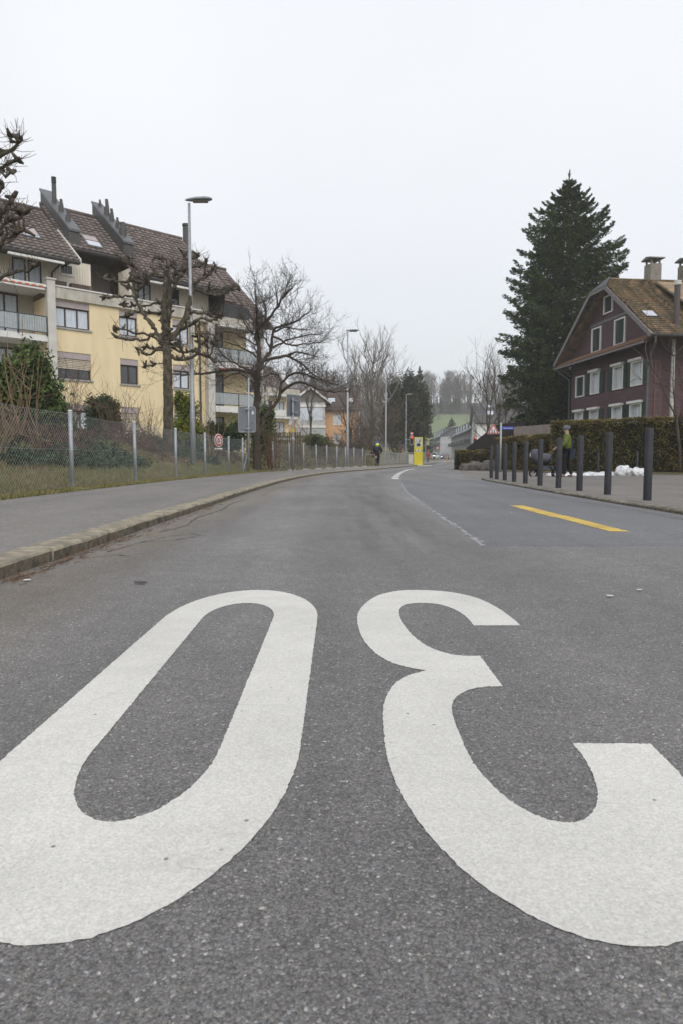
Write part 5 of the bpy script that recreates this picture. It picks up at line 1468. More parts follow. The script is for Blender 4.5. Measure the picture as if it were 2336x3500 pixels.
# cyclists
RIDE = dict(pelvis=(0, .12, .95), waist=(0, .06, 1.10), chest=(0, -.06, 1.27), neck=(0, -.13, 1.40), head=(0, -.18, 1.49), crown=(0, -.18, 1.57),
            shoL=(.17, -.08, 1.33), shoR=(-.17, -.08, 1.33), elbL=(.26, -.22, 1.14), elbR=(-.26, -.22, 1.14), wriL=(.26, -.45, 1.02), wriR=(-.26, -.45, 1.02),
            hipL=(.09, .10, .92), hipR=(-.09, .10, .92), kneL=(.11, -.26, .78), kneR=(-.11, -.18, .60), ankL=(.11, -.05, .42), ankR=(-.11, .02, .22), toeL=(.11, -.18, .38), toeR=(-.11, -.11, .17))
M_NAVY = mat('navy_jacket', (.016, .018, .035), rough=.8)
M_NEON = mat('neon_helmet', (.62, .85, .06), rough=.45); M_HBLUE = mat('blue_helmet', (.03, .08, .32), rough=.4)
def bicycle(label, loc, rz):
    t = thing('bicycle', label, 'bicycle', loc, rz, 'bicycles on the pavement')
    for y_ in (-.55, .50): wheel(t, (0, y_, .345), .32, tyre=.022)
    f = MB(); R1 = .017
    for a, b in (((0, -.05, .30), (0, .12, .82)), ((0, .10, .78), (0, -.38, .82)), ((0, -.05, .30), (0, -.38, .80)), ((.05, .50, .345), (0, .11, .76)), ((-.05, .50, .345), (0, .11, .76)), ((.05, .50, .345), (0, -.05, .30)), ((-.05, .50, .345), (0, -.05, .30)), ((0, -.38, .82), (0, -.43, .98)), ((0, -.40, .78), (0, -.55, .345))):
        f.tube([a, b], R1, 6)
    f.build('frame', M_BLKC, t)
    MB().tube([(-.28, -.42, 1.0), (-.1, -.46, 1.0), (.1, -.46, 1.0), (.28, -.42, 1.0)], .014, 6).build('handlebar', M_DARK, t)
    MB().ball((0, .14, .86), .1, 10, 4, (.8, 1.3, .35)).build('saddle', M_BLKC, t)
    MB().box(-.05, .05, .585, .60, .72, .80).build('tail_light', mat('tail_light', (.45, .02, .02), rough=.3), t)
    MB().box(-.06, .06, .56, .58, .60, .70).build('reflector', M_WHS, t)
    MB().tube([(-.12, -.05, .28), (.12, -.05, .32)], .014, 6).box(-.17, -.06, -.12, -.02, .18, .21).box(.06, .17, -.1, .0, .37, .40).build('crank', M_DARK, t)
    return t
CY = [(2.62, 50.6), (2.75, 53.4)]
bicycle('bicycle ridden by the rider with the neon helmet', (CY[0][0], CY[0][1], .12), 2.94)
person('cyclist in dark jacket and neon yellow helmet seen from behind', (CY[0][0], CY[0][1], .12), 2.94, RIDE, M_NAVY, M_BLKC, M_BLKC, .15, M_NEON)
bicycle('bicycle hidden in front of the first rider, with the blue helmet', (CY[1][0], CY[1][1], .12), 2.94)
person('second cyclist with blue helmet, mostly hidden by the first', (CY[1][0], CY[1][1], .20), 2.94, RIDE, M_NAVY, M_BLKC, M_BLKC, .14, M_HBLUE, 1.08)
# person in pink
M_PINK = mat('pink_coat', (.36, .085, .12), (.29, .06, .09), rough=.8)
WALKP = dict(STAND); WALKP.update(face=(0, 1, 0))
pk = person('person in pink hooded coat walking on the pavement past the pylon', (11.15, 88, .17), 2.9, STAND, M_PINK, mat('blue_jeans', (.06, .085, .13)), M_DARK, .125, mat('pink_hood', (.48, .15, .17)), .93, .03)

# ------------------------------------------------------------------ vehicles waiting at the crossing
M_HEADL = mat('headlight', (.8, .8, .85), emit=(.92, .95, 1.0), estr=3.0)
M_CGLASS = mat('car_glass', (.10, .12, .14), (.07, .085, .10), rough=.08, spec=.7)
def car(label, loc, rz, paintm, lit):
    t = thing('car', label, 'car', loc, rz, 'cars waiting at the crossing')
    b = MB(); st = [(-2.16, .66, .30, .60), (-2.08, .78, .22, .68), (-1.7, .86, .20, .76), (-.85, .88, .20, .92), (.2, .89, .20, .95), (1.3, .88, .20, .96), (1.95, .82, .24, .94), (2.16, .72, .34, .84)]
    for y_, hw, z0, z1 in st:
        b.v += [(-hw + .06, y_, z0), (-hw, y_, z0 + .2), (-hw + .02, y_, z1 - .1), (-hw + .12, y_, z1), (hw - .12, y_, z1), (hw - .02, y_, z1 - .1), (hw, y_, z0 + .2), (hw - .06, y_, z0)]
    for k in range(len(st) - 1):
        for a in range(8): b.f.append((k * 8 + a, k * 8 + (a + 1) % 8, (k + 1) * 8 + (a + 1) % 8, (k + 1) * 8 + a))
    b.f += [tuple(range(7, -1, -1)), tuple((len(st) - 1) * 8 + a for a in range(8))]
    b.build('body', paintm, t, True)
    g = MB(); gs = [(-.95, .78, .93, .94), (-.15, .66, .93, 1.38), (.5, .65, .93, 1.44), (1.2, .64, .93, 1.38), (1.9, .72, .93, .98)]
    for y_, hw, z0, z1 in gs: g.v += [(-.80, y_, z0), (-hw, y_, z1), (hw, y_, z1), (.80, y_, z0)]
    for k in range(4):
        for a in range(4): g.f.append((k * 4 + a, k * 4 + (a + 1) % 4, (k + 1) * 4 + (a + 1) % 4, (k + 1) * 4 + a))
    g.f += [(3, 2, 1, 0), (16, 17, 18, 19)]
    g.build('glasshouse', M_CGLASS, t)
    r_ = MB(); r_.v += [(-.66, -.12, 1.385), (.66, -.12, 1.385), (.65, .5, 1.447), (.64, 1.2, 1.39), (-.64, 1.2, 1.39), (-.65, .5, 1.447)]; r_.f += [(0, 1, 2, 5), (5, 2, 3, 4)]; r_.build('roof', paintm, t, True)
    for x in (-.78, .78):
        for y_ in (-1.35, 1.35): wheel(t, (x, y_, .31), .24, tyre=.075)
    for x in (-.62, .62):
        MB().ball((x, -2.07, .60), .15, 10, 5, (1.2, .35, .6)).build('headlight', M_HEADL if (lit == 2 or (lit == 1 and x < 0)) else M_CGLASS, t, True)
        MB().box(x * 1.5 - .08, x * 1.5 + .08, -.78, -.68, .92, 1.05).build('mirror', paintm, t)
    MB().box(-.26, .26, -2.185, -2.165, .40, .51).build('number_plate', M_PILL, t)
    MB().box(-.45, .45, -2.175, -2.162, .52, .60).build('grille', M_BLK, t)
    return t
car('dark blue car with a bright headlight waiting at the crossing', (21.9, 145, zr(145)), -.13, mat('dark_blue_paint', (.02, .03, .055), rough=.25, spec=.6), 1)
car('white car waiting behind the motorcycle', (20.9, 153, zr(153)), -.13, mat('white_paint', (.6, .62, .62), rough=.3, spec=.6), 0)
MC = thing('motorcycle', 'dark motorcycle with a lit headlight left of the blue car', 'motorcycle', (19.6, 145, zr(145)), -.13)
for y_ in (-.68, .68): wheel(MC, (0, y_, .31), .25, tyre=.06)
mb_ = MB(); 
for y_, hw, z0, z1 in ((-.45, .1, .5, .9), (-.2, .2, .35, 1.0), (.2, .2, .35, .95), (.5, .15, .5, .85), (.9, .08, .65, .85)):
    mb_.v += [(-hw, y_, z0), (-hw, y_, z1), (hw, y_, z1), (hw, y_, z0)]
for k in range(4):
    for a in range(4): mb_.f.append((k * 4 + a, k * 4 + (a + 1) % 4, (k + 1) * 4 + (a + 1) % 4, (k + 1) * 4 + a))
mb_.f += [(3, 2, 1, 0), (16, 17, 18, 19)]
mb_.build('body', M_DARK, MC)
MB().tube([(0, -.68, .31), (0, -.42, .95)], .05, 6).tube([(-.36, -.36, 1.05), (.36, -.36, 1.05)], .02, 6).build('fork', M_DARK, MC)
MB().ball((0, -.55, .85), .11, 10, 5, (1, .5, 1)).build('headlight', M_HEADL, MC, True)
RIDE2 = dict(RIDE); RIDE2.update(head=(0, -.10, 1.52), crown=(0, -.10, 1.6))
person('motorcyclist in black with white helmet at the crossing', (19.6, 145, zr(145) - .02), -.13, RIDE2, M_BLKC, M_BLKC, M_BLKC, .15, M_WHS, 1.0)

# ------------------------------------------------------------------ snow left over by the hedge
def lump(name, pts, m, label, cat, seed):
    rg = random.Random(seed); b = MB()
    bm = bmesh.new()
    for (x, y, z, r, sx, sy, sz) in pts:
        mt = Matrix.Translation((x, y, z)) @ Matrix.Diagonal((r * sx, r * sy, r * sz, 1))
        bmesh.ops.create_icosphere(bm, subdivisions=4, radius=1, matrix=mt)
    for v in bm.verts:
        n_ = noise.noise(v.co * 4.5 + Vector((seed, 0, 0))) * .11 + noise.noise(v.co * 11) * .05 + noise.noise(v.co * 27) * .02
        v.co += v.normal * n_
    me = bpy.data.meshes.new(name); bm.to_mesh(me); bm.free(); me.materials.append(m)
    me.polygons.foreach_set('use_smooth', [True] * len(me.polygons))
    return tag(link(name, me), label, cat)
lump('snow_heap', [(10.74, 26.1, .12, .27, 1, 1, .95), (10.93, 26.2, .16, .2, 1, 1, 1)], M_SNOW, 'taller lump of dirty leftover snow, left half of the heap', 'snow', 1)
lump('snow_heap', [(11.25, 26.0, .08, .24, 1.4, 1, .85), (11.5, 26.0, .03, .15, 1.3, 1, .8), (11.38, 25.7, .0, .1, 1, 1, 1)], M_SNOW, 'flatter lump of dirty leftover snow, right half of the heap', 'snow', 2)
sn = [(7.9 + i * .26, 25.3 + i * .10 + R.uniform(-.1, .1), -.03, R.uniform(.14, .24), 1.5, 1, .55) for i in range(11)]
lump('snow_strip', sn, M_SNOW, 'low strip of melting snow along the edge of the side street', 'snow', 3)

# ------------------------------------------------------------------ rocks at the corner garden
M_ROCK = mat('garden_rock', (.145, .13, .115), (.075, .068, .06), rough=.95, scale=4, bump=.8, bscale=10, world=True)
for i, (x, y, r, lb_) in enumerate(((6.95, 38.0, .33, 'small rounded rock at the left end of the corner bed'), (7.45, 37.9, .46, 'middle grey rock at the foot of the corner hedge'), (8.15, 37.3, .52, 'largest grey rock of the corner bed, behind the far bollards'))):
    lump('rock', [(x, y, .12, r, 1.15, .9, .85)], M_ROCK, lb_, 'rock', 10 + i)

# ------------------------------------------------------------------ trees
M_BARK = mat('mossy_bark', (.125, .102, .080), (.048, .045, .026), rough=.95, scale=9, stretch=(1, 1, .5), bump=1.0, bscale=38, contrast=(.38, .60))
M_BARK2 = mat('dark_bark', (.082, .062, .048), (.045, .038, .028), rough=.95, scale=5, bump=.7, bscale=26)
M_TWIG = mat('grey_twig', (.105, .085, .07), (.07, .058, .048), rough=.95, scale=2)
M_TAN = mat('tan_stem', (.25, .175, .10), (.16, .11, .065), rough=.9, island=.3)
class Wood:
    """collects branches (paths with radii) of one tree in metres from its foot"""
    def __init__(s, seed): s.p = []; s.r = random.Random(seed)
    def add(s, pts, rr): s.p.append(([Vector(q) for q in pts], rr))
    def mesh_parts(s, tree, trunk_mat, twig_mat, limit=.035, sides=(10, 6, 3)):
        a, b, c = MB(), MB(), MB()
        for i, (pts, rr) in enumerate(s.p):
            big = max(rr)
            if i == 0: a.tube(pts, rr, sides[0])
            elif big > limit: b.tube(pts, rr, sides[1])
            else: c.tube(pts, rr, sides[2], False)
        a.build('trunk', trunk_mat, tree, True)
        if b.v: b.build('limbs', trunk_mat, tree, True)
        if c.v: stuff(c.build('twigs', twig_mat, tree))
def resample(pts, step, rng, wob):
    out = [Vector(pts[0])]
    cm = []
    P_ = [Vector(p) for p in pts]
    for i in range(len(P_) - 1):
        p0, p1, p2, p3 = P_[max(i - 1, 0)], P_[i], P_[i + 1], P_[min(i + 2, len(P_) - 1)]
        k = max(1, int((p2 - p1).length / step))
        for j in range(1, k + 1):
            t = j / k
            q = .5 * ((2 * p1) + (p2 - p0) * t + (2 * p0 - 5 * p1 + 4 * p2 - p3) * t * t + (3 * p1 - p0 - 3 * p2 + p3) * t ** 3)
            out.append(q + Vector((rng.gauss(0, wob), rng.gauss(0, wob), rng.gauss(0, wob))))
    return out
def limb_tree(label, name, base, limbs, seed, depth=.55, knobs=False, bark=None, twigs=0, twig_len=.6, cat='tree', group=None, extra_back=True):
    t = thing(name, label, cat, base, 0, group)
    wd = Wood(seed); rng = wd.r
    done = []
    def nearest_y(x, z):
        if not done: return 0.
        return min(done, key=lambda q: (q.x - x) ** 2 + (q.z - z) ** 2).y
    alll = list(limbs)
    ends = []
    for li, (r0, r1, pts) in enumerate(alll):
        y = nearest_y(*pts[0]) if li else 0.
        slope = 0 if li == 0 else rng.choice((-1, 1)) * rng.uniform(.25, 1) * depth
        q = [Vector((pts[0][0], y, pts[0][1]))]
        for (xa, za), (xb, zb) in zip(pts, pts[1:]):
            y += slope * math.hypot(xb - xa, zb - za) + (rng.gauss(0, .04) if li else 0)
            q.append(Vector((xb, y, zb)))
        f = resample(q, .085 if knobs else .13, rng, (.022 if knobs else .016) if li else .006)
        n = len(f)
        rr = [(r0 + (r1 - r0) * i / max(1, n - 1)) * (rng.uniform(.68, 1.30) if knobs and li else rng.uniform(.95, 1.05)) for i in range(n)]
        if li == 0:
            rr[0] *= 1.35; rr[1] *= 1.15
        elif knobs:
            rr[-1] *= 1.25; rr[-2] *= 1.5
        wd.add(f, rr); done += f
        if li: ends.append((f, rr))
    # a few limbs that only show from the side, so that the crown is round in plan
    if extra_back:
        for f, rr in list(ends)[::3]:
            a = rng.choice((math.pi / 2, -math.pi / 2)) + rng.uniform(-.5, .5)
            b0 = f[0]
            g = []
            for p in f:
                d = p - b0; g.append(b0 + Vector((d.x * math.cos(a) * .7, d.x * math.sin(a) * .8 + d.y, d.z * .86)))
            if len(g) > 3: wd.add(g, [x * .85 for x in rr]); ends.append((g, rr))
    for f, rr in ends:
        if knobs:
            tip = f[-1]
            for k in range(rng.randint(2, 4)):               # gnarled knuckles
                a = Vector((rng.gauss(0, 1), rng.gauss(0, 1), rng.gauss(.5, .8))).normalized()
                wd.add([tip, tip + a * .07, tip + a * rng.uniform(.10, .24)], [.045, .047, .022])
            for k in range(rng.randint(20, 30)):               # short shoots
                s = rng.choice(f[len(f) // 2:]); a = Vector((rng.gauss(0, .7), rng.gauss(0, .7), rng.gauss(.6, .6))).normalized(); l_ = rng.uniform(.10, .5)
                m_ = s + a * l_ * .5 + Vector((rng.gauss(0, .02),) * 3)
                wd.add([s, m_, s + a * l_ + Vector((0, 0, .04))], [.008, .006, .004])
            if len(f) > 6:
                for k in range(2):
                    s = f[rng.randint(2, len(f) - 2)]; a = Vector((rng.gauss(0, 1), rng.gauss(0, 1), rng.gauss(.3, .5))).normalized()
                    wd.add([s, s + a * .10, s + a * .2 + Vector((0, 0, .05))], [.045, .042, .03])
        for k in range(int(twigs * len(f))):
            i = int((len(f) - 1) * (.25 + .75 * rng.random() ** .7)); i = max(1, i); s = f[i]
            tang = (f[i] - f[i - 1]).normalized()
            a = (tang * .75 + Vector((rng.gauss(0, .6), rng.gauss(0, .6), rng.gauss(.22, .5)))).normalized()
            ramify(wd, s, a, twig_len * rng.uniform(.5, 1.3), min(.016, max(.010, rr[i] * .4)), 2, rng, 4)
    wd.mesh_parts(t, bark or M_BARK, M_TWIG)
    return t
def ramify(wd, p, d, ln, r, lvl, rng, kids=3, up=.10, wob=.16):
    n = 4; pts = [p]; q = p; dd = d
    for i in range(n):
        dd = (dd + Vector((rng.gauss(0, wob), rng.gauss(0, wob), rng.gauss(up, wob)))).normalized()
        q = q + dd * ln / n; pts.append(q)
    wd.add(pts, [r * (1 - .16 * i) for i in range(n + 1)])
    if lvl > 0:
        for k in range(kids):
            i = rng.randint(1, n); a = (dd * .6 + Vector((rng.gauss(0, .6), rng.gauss(0, .6), rng.gauss(.12, .5)))).normalized()
            ramify(wd, pts[i], a, ln * rng.uniform(.4, .7), r * .62, lvl - 1, rng, kids, up, wob)
POLL = [(0.19, 0.16, [(0.0, -0.7), (0.03, 1.33), (0.04, 2.64), (0.02, 3.2), (-0.01, 3.48)]), (0.1, 0.05, [(-0.01, 3.48), (-0.15, 3.56), (-0.4, 3.95), (-0.65, 4.31), (-0.87, 4.65), (-0.97, 4.98), (-1.08, 5.17), (-1.3, 5.31)]), (0.06, 0.045, [(-1.08, 5.17), (-0.85, 5.25), (-0.6, 5.42)]), (0.06, 0.045, [(-1.08, 5.17), (-1.1, 5.47), (-1.12, 5.89), (-1.25, 6.19)]), (0.13, 0.06, [(-0.01, 3.48), (-0.08, 3.9), (-0.14, 4.45), (-0.15, 5.0), (-0.14, 5.47), (-0.11, 5.7), (-0.36, 5.72), (-0.64, 6.08), (-0.66, 6.35), (-0.38, 6.46)]), (0.07, 0.05, [(-0.53, 5.92), (-0.93, 5.7), (-1.09, 6.0), (-1.42, 6.13), (-1.62, 6.3)]), (0.06, 0.05, [(-0.11, 5.7), (-0.25, 5.97), (-0.36, 6.05)]), (0.06, 0.045, [(-0.57, 5.42), (-0.93, 5.45), (-1.3, 5.53)]), (0.05, 0.04, [(-1.3, 5.5), (-1.69, 5.47), (-1.97, 5.58)]), (0.05, 0.04, [(-0.97, 4.9), (-1.28, 5.0), (-1.71, 4.98), (-2.07, 5.0)]), (0.05, 0.04, [(-0.14, 4.78), (-0.86, 4.78), (-1.43, 4.81), (-1.71, 4.84)]), (0.09, 0.06, [(0.01, 3.48), (0.11, 3.9), (0.18, 4.45), (0.2, 5.0), (0.2, 5.47), (0.21, 5.75)]), (0.05, 0.04, [(0.2, 4.87), (0.36, 5.09), (0.48, 5.42)]), (0.13, 0.06, [(0.03, 3.5), (0.31, 3.84), (0.54, 4.31), (0.66, 4.87), (0.73, 5.25), (0.65, 5.64), (0.49, 5.97), (0.44, 6.3), (0.38, 6.49)]), (0.07, 0.05, [(0.73, 5.25), (0.99, 5.56), (1.33, 5.67), (1.39, 5.83), (1.53, 5.83)]), (0.08, 0.05, [(0.73, 5.25), (1.18, 5.14), (1.6, 5.14), (1.89, 5.34), (2.14, 5.31)]), (0.05, 0.04, [(1.01, 5.2), (1.46, 5.31), (2.0, 5.42)]), (0.06, 0.045, [(0.49, 5.97), (0.71, 6.0), (0.99, 6.08)]), (0.055, 0.04, [(0.44, 6.3), (0.66, 6.24), (0.89, 6.33)]), (0.055, 0.04, [(0.49, 5.97), (0.26, 5.86), (0.06, 6.0)]), (0.05, 0.04, [(1.1, 5.64), (1.19, 5.97), (1.22, 6.08)]), (0.075, 0.045, [(0.33, 3.9), (0.62, 3.95), (0.91, 4.09), (1.16, 4.23), (1.3, 4.12), (1.56, 4.15), (1.79, 4.26)]), (0.045, 0.03, [(0.9, 4.08), (1.04, 3.75), (1.41, 3.7), (1.61, 3.5)]), (0.075, 0.045, [(0.02, 3.08), (0.29, 2.97), (0.57, 2.94), (0.95, 3.08), (1.29, 3.0), (1.45, 2.86)]), (0.05, 0.035, [(0.95, 3.08), (1.01, 3.34), (1.24, 3.5)]), (0.05, 0.035, [(1.29, 3.0), (1.49, 3.42)]), (0.05, 0.035, [(0.57, 2.94), (0.45, 3.2), (0.44, 3.5), (0.27, 3.56)]), (0.05, 0.035, [(0.02, 3.34), (0.44, 3.17), (0.89, 3.17)]), (0.06, 0.04, [(-0.0, 3.2), (-0.41, 3.67), (-0.52, 3.53), (-0.75, 3.48), (-1.06, 3.5), (-1.49, 3.59)]), (0.05, 0.035, [(-0.08, 3.75), (-0.89, 3.73), (-1.11, 3.81), (-1.54, 3.81)]), (0.05, 0.035, [(0, 3.3), (-0.36, 3.31), (-0.7, 3.34)]), (0.055, 0.035, [(0, 3.2), (-0.3, 3.2), (-0.45, 3.06), (-0.79, 3.14)]), (0.035, 0.02, [(0.03, 2.83), (-0.37, 2.75), (-0.63, 2.69)]), (0.05, 0.04, [(0.6, 4.45), (1.02, 4.45), (1.5, 4.37)]), (0.05, 0.04, [(-0.14, 4.51), (-0.5, 4.42), (-0.79, 4.48), (-1.19, 4.31)])]
limb_tree('knobbly pollarded plane tree with thick trunk in front of the yellow block', 'pollarded_tree', (-5.57, 22.0, .85), [(a * (.95 if i == 0 else .82), b * .8, [(x * 1.03, z) for x, z in p]) for i, (a, b, p) in enumerate(POLL)], 5, knobs=True, depth=.38)
BARE = [(0.25, 0.19, [(0.0, -0.4), (-0.01, 2.09), (0.03, 2.9), (0.04, 3.59), (0.11, 4.07)]), (0.15, 0.05, [(0.11, 4.07), (0.12, 4.62), (0.02, 5.14), (0.33, 5.58), (0.65, 5.85), (0.9, 6.19), (1.21, 6.57), (1.49, 6.84)]), (0.14, 0.04, [(0.11, 3.93), (0.36, 4.28), (0.54, 4.62), (0.61, 5.17), (0.75, 5.51), (1.17, 5.65), (1.66, 5.89), (2.15, 6.33)]), (0.11, 0.03, [(0.36, 4.21), (0.92, 4.35), (1.27, 4.38), (1.79, 4.07), (2.14, 3.76), (2.66, 3.48)]), (0.17, 0.04, [(0.0, 1.16), (0.34, 2.13), (0.69, 2.58), (0.84, 2.9), (0.91, 3.38), (1.16, 3.69), (1.44, 3.87), (1.79, 3.83), (2.49, 3.59), (3.19, 3.45)]), (0.11, 0.03, [(0.86, 3.0), (1.26, 3.28), (1.68, 3.38), (2.14, 3.21), (2.66, 3.0), (3.42, 2.93), (3.68, 3.04)]), (0.08, 0.025, [(0.61, 5.14), (0.92, 5.03), (1.27, 4.83), (1.79, 4.86), (2.49, 5.0)]), (0.08, 0.025, [(0.54, 4.69), (0.85, 4.86), (1.1, 5.03), (1.45, 5.17), (1.97, 5.31), (2.59, 5.44)]), (0.07, 0.025, [(0.7, 5.31), (1.1, 5.48), (1.45, 5.38), (1.97, 5.31)]), (0.07, 0.025, [(0.9, 6.19), (0.86, 6.57), (0.93, 6.8)]), (0.06, 0.02, [(0.41, 5.62), (0.41, 6.16), (0.2, 6.57)]), (0.08, 0.025, [(1.16, 4.38), (1.44, 4.55), (1.97, 4.52), (2.42, 4.42)]), (0.07, 0.025, [(0.02, 5.14), (-0.26, 5.31), (-0.53, 5.79), (-0.74, 6.06)]), (0.1, 0.03, [(0.03, 3.7), (-0.66, 4.0), (-1.35, 4.42), (-1.84, 4.62)]), (0.13, 0.04, [(0.03, 3.6), (-0.83, 3.83), (-2.06, 3.73), (-3.11, 3.69), (-3.53, 3.73)]), (0.08, 0.025, [(0.02, 3.1), (-0.56, 3.66), (-1.19, 3.59), (-1.65, 3.24)]), (0.07, 0.025, [(0.1, 4.28), (-0.37, 4.55), (-0.89, 4.76), (-1.42, 4.86)]), (0.06, 0.025, [(0.1, 4.69), (-0.37, 4.96), (-0.89, 5.24), (-1.34, 5.31)]), (0.07, 0.025, [(0.05, 3.48), (0.53, 3.66), (0.91, 3.59)])]
limb_tree('wide spreading bare tree leaning over the fence gap', 'bare_tree', (-3.45, 28.0, .25), [(a * (.74 if i == 0 else .62), b * .55, [(x * 1.04, z * 1.04) for x, z in p]) for i, (a, b, p) in enumerate(BARE)], 8, bark=M_BARK2, twigs=.95, twig_len=.9)
EDGE = [(0.2, 0.17, [(0.01, -0.3), (0.08, 1.4), (0.17, 2.42)]), (0.12, 0.07, [(0.17, 2.42), (0.43, 3.0), (0.66, 3.57), (0.89, 4.28), (1.01, 4.99), (1.08, 5.27), (1.15, 5.34), (1.21, 5.55), (1.15, 5.69), (1.13, 5.79)]), (0.07, 0.05, [(1.2, 5.53), (1.34, 5.69), (1.48, 5.78), (1.58, 5.9), (1.41, 6.06)]), (0.05, 0.04, [(1.58, 5.9), (1.68, 6.01)]), (0.07, 0.045, [(1.15, 5.33), (1.29, 5.44), (1.47, 5.5), (1.61, 5.57)]), (0.05, 0.04, [(1.08, 5.24), (1.27, 5.29), (1.38, 5.24), (1.49, 5.3)]), (0.08, 0.05, [(0.66, 3.6), (0.92, 4.2), (1.12, 4.42), (1.27, 4.52), (1.38, 4.71), (1.46, 4.86)]), (0.06, 0.04, [(0.9, 4.35), (1.08, 4.65), (1.19, 4.85), (1.25, 5.09)]), (0.05, 0.04, [(1.27, 4.52), (1.39, 4.64), (1.59, 4.58)]), (0.08, 0.05, [(0.44, 3.05), (0.82, 3.64), (1.13, 4.0), (1.26, 4.21), (1.4, 4.42), (1.59, 4.55)]), (0.06, 0.04, [(1.22, 4.07), (1.43, 4.16), (1.67, 4.21)]), (0.08, 0.05, [(0.17, 2.42), (0.73, 3.0), (1.03, 3.3), (1.26, 3.41), (1.48, 3.48), (1.72, 3.6)]), (0.06, 0.04, [(0.9, 3.78), (1.16, 4.28), (1.32, 4.38)]), (0.05, 0.04, [(0.9, 3.71), (1.13, 3.86), (1.29, 3.94), (1.5, 4.08)]),
        (.12, .07, [(.17, 2.42), (-.3, 3.1), (-.7, 4.0), (-.9, 5.0)]), (.1, .06, [(.17, 2.42), (.1, 3.4), (-.1, 4.6), (.0, 5.6)]), (.07, .05, [(-.7, 4.0), (-1.3, 4.4), (-1.8, 4.5)])]
limb_tree('pollarded tree at the left picture edge, only branch ends showing', 'pollarded_tree', (-8.36, 15.0, 1.25), [(a * .55, b * .55, p) for a, b, p in EDGE], 6, knobs=True, depth=.12, extra_back=False)

def grown_tree(label, name, base, h, spread, seed, stems=1, r0=.22, fork=.3, levels=4, kids=4, bark=None, twigm=None, cat='tree', group=None, up=.18):
    t = thing(name, label, cat, base, 0, group)
    wd = Wood(seed); rng = wd.r
    trunk_top = Vector((rng.gauss(0, .2), rng.gauss(0, .2), h * fork))
    wd.add(resample([Vector((0, 0, -.4)), trunk_top * .5 + Vector((rng.gauss(0, .05), 0, 0)), trunk_top], .6, rng, .02), None)
    n = len(wd.p[0][0]); wd.p[0] = (wd.p[0][0], [r0 * (1.25 if i == 0 else 1 - .35 * i / n) for i in range(n)])
    def br(p, d, ln, r, lvl):
        n_ = 6; pts = [p]; q = p; dd = d
        for i in range(n_):
            dd = (dd + Vector((rng.gauss(0, .10), rng.gauss(0, .10), rng.gauss(up * .4, .08)))).normalized()
            q = q + dd * ln / n_; pts.append(q)
        wd.add(pts, [r * (1 - .12 * i) for i in range(n_ + 1)])
        if lvl > 0:
            for k in range(kids + (1 if lvl > 2 else 0)):
                i = rng.randint(2, n_); off = Vector((rng.gauss(0, 1), rng.gauss(0, 1), rng.gauss(.1, .5)))
                a = (dd * .9 + off.normalized() * .75 + Vector((0, 0, up))).normalized()
                br(pts[i], a, ln * rng.uniform(.42, .66), max(r * .52, .011), lvl - 1)
    for k in range(stems):
        an = 2 * math.pi * k / stems + rng.uniform(-.4, .4)
        tilt = spread * rng.uniform(.15, 1.0) if stems > 1 else .1
        d = Vector((math.cos(an) * tilt, math.sin(an) * tilt, 1)).normalized()
        br(trunk_top - Vector((0, 0, h * .05 * rng.random())), d, h * (1 - fork) * rng.uniform(.6, .74), r0 * .55, levels - 1)
    for k in range(3):                                   # a few lower side limbs
        an = rng.uniform(0, 6.28); p = trunk_top * rng.uniform(.55, .95)
        br(p, Vector((math.cos(an), math.sin(an), .55)).normalized(), h * .28, r0 * .3, levels - 2)
    wd.mesh_parts(t, bark or M_BARK2, twigm or M_TWIG, limit=.03, sides=(8, 5, 3))
    return t
M_TW2 = mat('pale_twig', (.22, .195, .172), (.16, .14, .122), rough=.95)
grown_tree('tall bare tree with upright crown above the brown thicket', 'bare_tree', (3.7, 86, 1.0), 14.6, .36, 31, stems=9, r0=.25, fork=.26, levels=5, kids=3, bark=M_TW2, twigm=M_TW2)
grown_tree('smaller bare tree with dense fan of branches left of the tall one', 'bare_tree', (.9, 82, 1.0), 9.5, .55, 32, stems=4, r0=.18, fork=.2, levels=4, kids=3, bark=M_BARK2, twigm=M_TW2)
grown_tree('tall bare tree in front of the grey roofed white house', 'bare_tree', (20.6, 95, .3), 16.2, .32, 33, stems=3, r0=.26, fork=.25, levels=5, kids=3, twigm=M_TW2)
grown_tree('bare tree just left of the big spruce', 'bare_tree', (22.4, 96, .3), 15.0, .25, 34, stems=2, r0=.22, fork=.3, levels=5, kids=3, twigm=M_TW2)
grown_tree('slender bare tree half hidden by the left side of the big spruce', 'bare_tree', (24.2, 99, .3), 15.6, .3, 36, stems=3, r0=.2, fork=.3, levels=4, kids=4, twigm=M_TW2)
grown_tree('young thin tree with fine twigs in front of the brown house', 'young_tree', (14.05, 28.2, .05), 6.2, .5, 35, stems=4, r0=.075, fork=.36, levels=3, kids=4, up=.02)
grown_tree('small round headed bare tree in front of the white bay', 'young_tree', (-2.7, 62, .9), 7.0, .42, 37, stems=4, r0=.10, fork=.42, levels=4, kids=3, up=.12)

